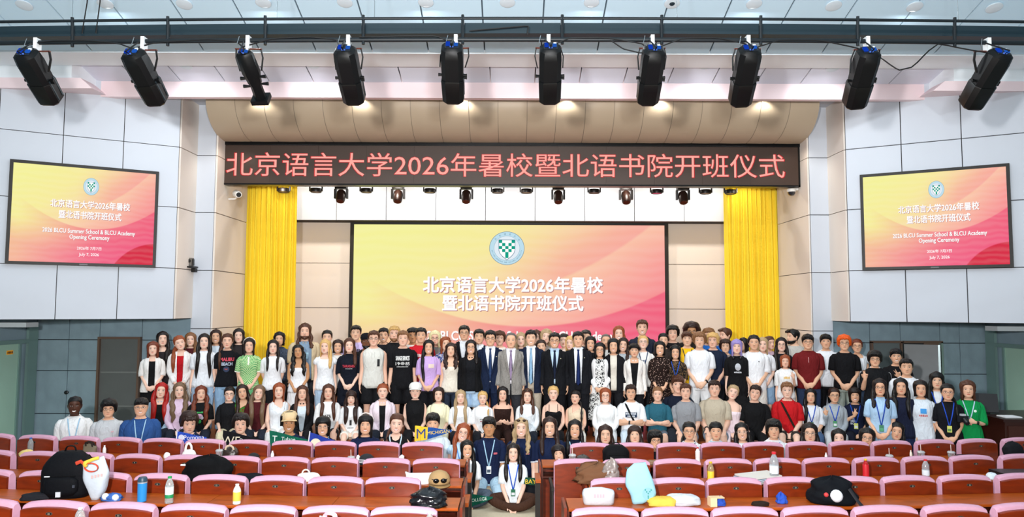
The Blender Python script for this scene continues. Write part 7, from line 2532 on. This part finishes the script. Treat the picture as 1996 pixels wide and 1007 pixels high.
lump(446, 4, .5, .20, .14, .155, '#2e241e', 'handbag', 'bag', 'dark brown shiny handbag on the far desk', rough=.35, parts=(('handle', -.04, .06, -.05, .12, .17, .012, '#c9b49a'),))
ball_cap(492, 4, .6, '#1a1a1e', 'black cap lying on the far left desk', .6, sc=.8)
bottle(529, 4, .85, .13, .02, '#eef0f0', '#f2f2f0', 'slim white bottle left of the green pennant', clear=False)
cup(683, 4, .85, 'iced drink cup with pink straw near the striped cap', .06)
ball_cap(713, 4, .7, '#1c1d22', 'black cap with white stripes on the far desk', -.5, stripe='#e6e6e8', sc=.95)
lump(697, 4, .75, .05, .05, .09, '#e6e8ea', 'tissue_pack', 'tissue', 'white tissue pack by the striped cap')
t = thing('milk_carton', 'small white carton at the end of the far left desk', 'carton', spot(782, 4, .85))
MB().box(-.028, .028, -.025, .025, 0, .085).build('carton_body', mat('#eef0f0', .5), t)
MB().prism([(-.028, .085), (.028, .085), (0, .105)], -.025, .025).build('carton_top', mat('#dfe4e6', .5), t)
cup(1116, 4, .8, 'iced drink cup with straw on the right desk by the aisle', .10)
lump(1137, 4, .6, .17, .12, .10, '#3a3733', 'pouch', 'bag', 'dark grey zip pouch beside the aisle cup', amp=.25, rough=.4)
backpack(1201, 4, .5, .32, .20, .21, 'black boxy backpack standing on the far right desk')
lump(1276, 4, .8, .20, .13, .045, '#8a6f58', 'clutch_bag', 'bag', 'flat tan clutch bag on the far right desk', flat=3)
bottle(1361, 4, .7, .19, .028, '#e9e6e4', '#c8242c', 'white yoghurt bottle with a red cap on the far right desk', clear=False, labelc='#e6dcd8')
lump(1445, 4, .8, .24, .09, .05, '#17181b', 'strap_bundle', 'strap', 'black strap bundle on the right desk', flat=2)
bottle(1612, 4, .85, .12, .016, '#eef0f0', '#eeeeee', 'white tube on the far right desk', clear=False)
cup(1736, 4, .85, 'iced drink cup with tall straw, right of the cream top', .065)
bottle(1778, 4, .85, .135, .014, '#e9dfcf', '#efe6d6', 'cream tube between two drink cups', clear=False)
cup(1798, 4, .75, 'taller clear cup with a straw below the white print shirt', .095)
cup(1857, 4, .75, 'short wide cup of orange drink on the far right desk', .085, '#c9954a')
lump(1888, 4, .6, .26, .14, .05, '#1b1d24', 'folded_jacket', 'jacket', 'folded dark jacket on the far right desk', flat=3)
lump(1978, 4, .4, .24, .16, .19, '#15171c', 'shoulder_bag', 'bag', 'black shoulder bag at the right end of the far desk')
# desk behind the third row
bottle(111, 3, .5, .24, .032, '#dfe6ea', '#c8242c', 'water bottle with a red cap behind the big black backpack')
lump(406, 3, .55, .52, .24, .235, '#060709', 'duffel_bag', 'bag', 'large slumped black bag on the left desk', amp=.3, parts=(('box', -.25, -.20, -.125, -.115, .16, .175, '#e6e8ea', 'tag'),))
lump(484, 3, .7, .32, .16, .07, '#0b1018', 'folded_clothes', 'clothes', 'folded dark navy clothes on the left desk', flat=3, amp=.2)
lump(600, 3, .6, .24, .12, .085, '#e6e2d4', 'handbag', 'bag', 'cream white handbag lying on the left desk', flat=3, amp=.1, parts=(('handle', -.06, .02, -.02, .07, .12, .008, '#d8d2c2'),))
tote(815, 3, .6, .28, .09, '#ebe8e4', 'white bag with red and yellow ribbon near the khaki cap', d=.20)
ball_cap(856, 3, .72, '#a98a5e', 'khaki cap with black sunglasses on it', 0.15, shades=True, sc=1.25)
lump(1165, 3, .5, .46, .26, .19, '#6d4a33', 'jacket_heap', 'jacket', 'crumpled brown jacket heaped on the right desk', amp=.4, bumps=5)
lump(1190, 3, .75, .16, .12, .235, '#8a7f7a', 'foil_wrapper', 'wrapper', 'crumpled silver wrapper on the brown jacket', amp=.5, bumps=6, rough=.3)
bottle(1386, 3, .6, .215, .034, '#d9c9a0', '#e6b82a', 'yellow-labelled juice bottle on the right desk', '#efc43a', (.08, .55), '#c98a2a')
t = thing('magazine', 'grey magazine stack leaning on the right desk', 'magazine', spot(1472, 3, .7), .12)
for k in range(4):
    o = MB().box(-.20, .20, -.13, .13, 0, .012).build('magazine_sheet', mat(('#c3bcb2', '#b9c3ca', '#a9bccb', '#d2cfc8')[k], .5), t, False, (.012 * k, 0, .012 + .02 * k))
    o.rotation_euler = (0, -.10 + .02 * k, .05 * k)
bottle(1510, 3, .85, .33, .046, '#dfe9ec', '#d8303a', 'big water bottle with a red cap on the right desk', '#e9eef0', (.34, .58))
bottle(1689, 3, .55, .225, .032, '#a81a1e', '#e6c02a', 'red-labelled cola bottle with a yellow cap', '#c8202a', (.1, .74), None, False)
bottle(1806, 3, .7, .22, .036, '#dfe6ea', '#d02a30', 'clear water bottle with red cap on the right desk', '#d9e2e8', (.25, .5))
lump(1935, 3, .75, .11, .10, .07, '#cfdbe2', 'wet_wipes', 'wipes', 'pale blue wet wipe pack on the right desk')
t = thing('document_case', 'flat black case at the right end of the desk', 'case', spot(1982, 3, .6))
MB().box(-.22, .22, -.12, .12, 0, .06).build('case_body', mat('#141517', .5), t)
MB().box(-.22, .22, -.122, .122, .058, .066).build('case_lid', mat('#1c1e21', .4), t)
# desk behind the second row
backpack(132, 2, .45, .42, .28, .40, 'big black backpack standing on the left desk', .1, '#06080d', ((-.10, .21, .045, .008, '#dfe3e6'), (.0, .05, .04, .045, '#c9ced2'), (.13, .12, .02, .025, '#3a4048')))
t = outline_bag(184, 2, .72, [(-.011, 0, .056, 0), (-.05, .093, .098, .08), (-.10, .177, .12, .2), (-.107, .273, .124, .245), (-.12, .312, .073, .385)], .10, '#bcc6ce', 'white tote bag with red and yellow ribbon handles beside the black backpack')
a_ = np.linspace(0, 2 * math.pi, 25)
MB().tube([(.0 + .06 * math.cos(q), -.068 - .012 * math.sin(q), .295 + .04 * math.sin(q)) for q in a_], [(.011, .004)] * 25, 6, side=(0, 1, 0)).build('ribbon_handle', mat('#c8452c', .7), t)
MB().tube([(-.15, -.05, .325), (-.10, -.06, .345), (-.06, -.065, .32)], [(.016, .005)] * 3, 6, side=(0, 0, 1)).build('ribbon_handle', mat('#c8452c', .7), t)
MB().ball((-.05, -.075, .325), (.022, .015, .03)).build('ribbon_knot', mat('#e9b83a', .7), t)
MB().tube([(-.05, -.075, .34), (.01, -.06, .365), (.05, -.04, .375)], [(.014, .005)] * 3, 6, side=(0, 0, 1)).build('yellow_ribbon', mat('#e9b83a', .7), t)
for q in range(4):
    MB().box(.0 + .026 * q, .018 + .026 * q, -.0655 + .004 * q, -.0635 + .004 * q, .195 + .005 * q, .222 + .005 * q).build('faint_print', mat('#cdb0ac', .7), t, False)
lump(88, 2, .75, .09, .06, .05, '#d9b43a', 'snack_pack', 'snack', 'yellow snack pack in front of the black backpack')
lump(72, 2, .9, .26, .10, .06, '#1c1d22', 'umbrella', 'umbrella', 'folded black umbrella on the left desk', flat=2, rz=.35)
lump(218, 2, .8, .17, .10, .06, '#3a62a8', 'snack_bag', 'snack', 'blue and white snack wrappers beside the tote', amp=.5, bumps=6, parts=(('ball', (-.04, -.03, .04), .03, '#dfe6ee'), ('ball', (.05, -.03, .03), .03, '#cfe0ec')))
t = thing('tumbler', 'blue steel tumbler with dark lid on the left desk', 'tumbler', spot(277, 2, .85))
MB().lathe([(.030, 0), (.038, .004), (.040, .16), (.040, .165)], m=20).build('tumbler_body', mat('#2a86c8', .35), t)
MB().lathe([(.041, .165), (.041, .175), (.001, .175)], m=20).build('band', mat('#cfd8dc', .3, metal=.6), t)
MB().lathe([(.041, .175), (.040, .20), (.032, .215), (.001, .216)], m=20).build('lid', mat('#2c4656', .4), t)
bottle(330, 2, .95, .235, .035, '#e3ecec', '#1f9a4e', 'water bottle with a green cap on the left desk', '#e6ecea', (.30, .62))
MB().lathe([(.0366, .05), (.0368, .052), (.0368, .078), (.0366, .08)], m=18).build('green_band', mat('#1f8a52', .5), bpy.data.objects[[o.name for o in bpy.data.objects if o.get('label') == 'water bottle with a green cap on the left desk'][0]])
bottle(462, 2, .9, .175, .034, '#e9e4d8', '#f2f2ee', 'yellow yoghurt drink bottle with a white cap', '#eec04a', (.18, .62), None, False)
lump(836, 2, .8, .31, .22, .15, '#101216', 'plastic_bag', 'bag', 'shiny black plastic bag at the end of the left desk', amp=.4, bumps=5, rough=.2)
t = outline_bag(1166, 2, .55, [(-.131, 0, .138, 0), (-.145, .085, .145, .10), (-.131, .122, .138, .117), (-.066, .141, .04, .143)], .16, '#c0c6cc', 'white bag with faint pink print standing near the aisle')
for q in range(4):
    MB().box(-.05 + .025 * q, -.032 + .025 * q, -.103, -.101, .078, .108).build('faint_print', mat('#d8a0a8', .7), t, False)
t = outline_bag(1249, 2, .55, [(-.076, 0, .033, .01), (-.095, .08, .141, .08), (-.141, .165, .12, .18), (-.125, .296, .079, .283), (-.06, .352, .046, .363)], .09, '#8fbfce', 'tall pale blue tote bag with a round tree print')
g = MB()
disc(g, .055, .10, .052, .055, -.062, 0, 24)
g.build('round_print', mat('#7fb0c2', .6), t, False)
for q, (dx, zz) in enumerate(((-.026, .035), (-.014, .018), (.0, .004), (.014, .02), (.026, .034), (0, -.02), (.0, -.035))):
    g = MB()
    disc(g, .055 + dx, .10 + zz, .007, .008, -.0645, 0, 8)
    g.build('tree_print', mat('#3a8f86', .6), t, False)
lump(1290, 2, .7, .26, .16, .075, '#d2b048', 'yellow_bag', 'bag', 'yellow folded bag beside the blue tote', flat=2)
lump(1330, 2, .6, .30, .18, .085, '#bfc6cc', 'cloth_bag', 'bag', 'white folded cloth bag behind the yellow bag', flat=2)
t = thing('snack_box', 'tan snack box on the right desk', 'box', spot(1388, 2, .8), .1)
MB().box(-.03, .03, -.04, .04, 0, .07).build('box_body', mat('#e0c29a', .6), t)
MB().box(-.03, .10, -.035, .035, .07, .078).build('box_flap', mat('#d6b98e', .6), t)
lump(1403, 2, .75, .09, .07, .07, '#2a4aa8', 'snack_bag', 'snack', 'blue snack bag next to the tan box', amp=.5)
lump(1523, 2, .6, .09, .07, .085, '#2b4fb0', 'snack_bag', 'snack', 'blue crumpled snack bag alone on the right desk', amp=.5)
lump(1482, 2, .8, .15, .08, .035, '#241a14', 'wallet', 'wallet', 'dark brown wallet on the right desk', flat=3)
lump(1622, 2, .6, .40, .26, .225, '#070b11', 'backpack', 'backpack', 'slumped black backpack with a white cap clipped on', amp=.3, parts=(('ball', (-.02, -.13, .09), .055, '#e6eaee'), ('ball', (-.11, -.13, .10), .02, '#c83a3a'), ('strap', [(.1, -.12, .15), (.16, -.15, .05), (.2, -.16, .0)], .015, '#15181e')))
# nearest desk: bottle tops that just rise into view
bottle(158, 1, .45, .16, .034, '#e6ecee', '#eef2f4', 'bottle with a white cap at the lower left edge')
bottle(838, 1, .45, .17, .03, '#e6ecee', '#eef2f4', 'bottle with a white cap behind the nearest row by the aisle')
tote(645, 1, .5, .16, .12, '#f0eef0', 'white bag with a pink looped handle behind the nearest row', None, ('#e6b8d2', .05))
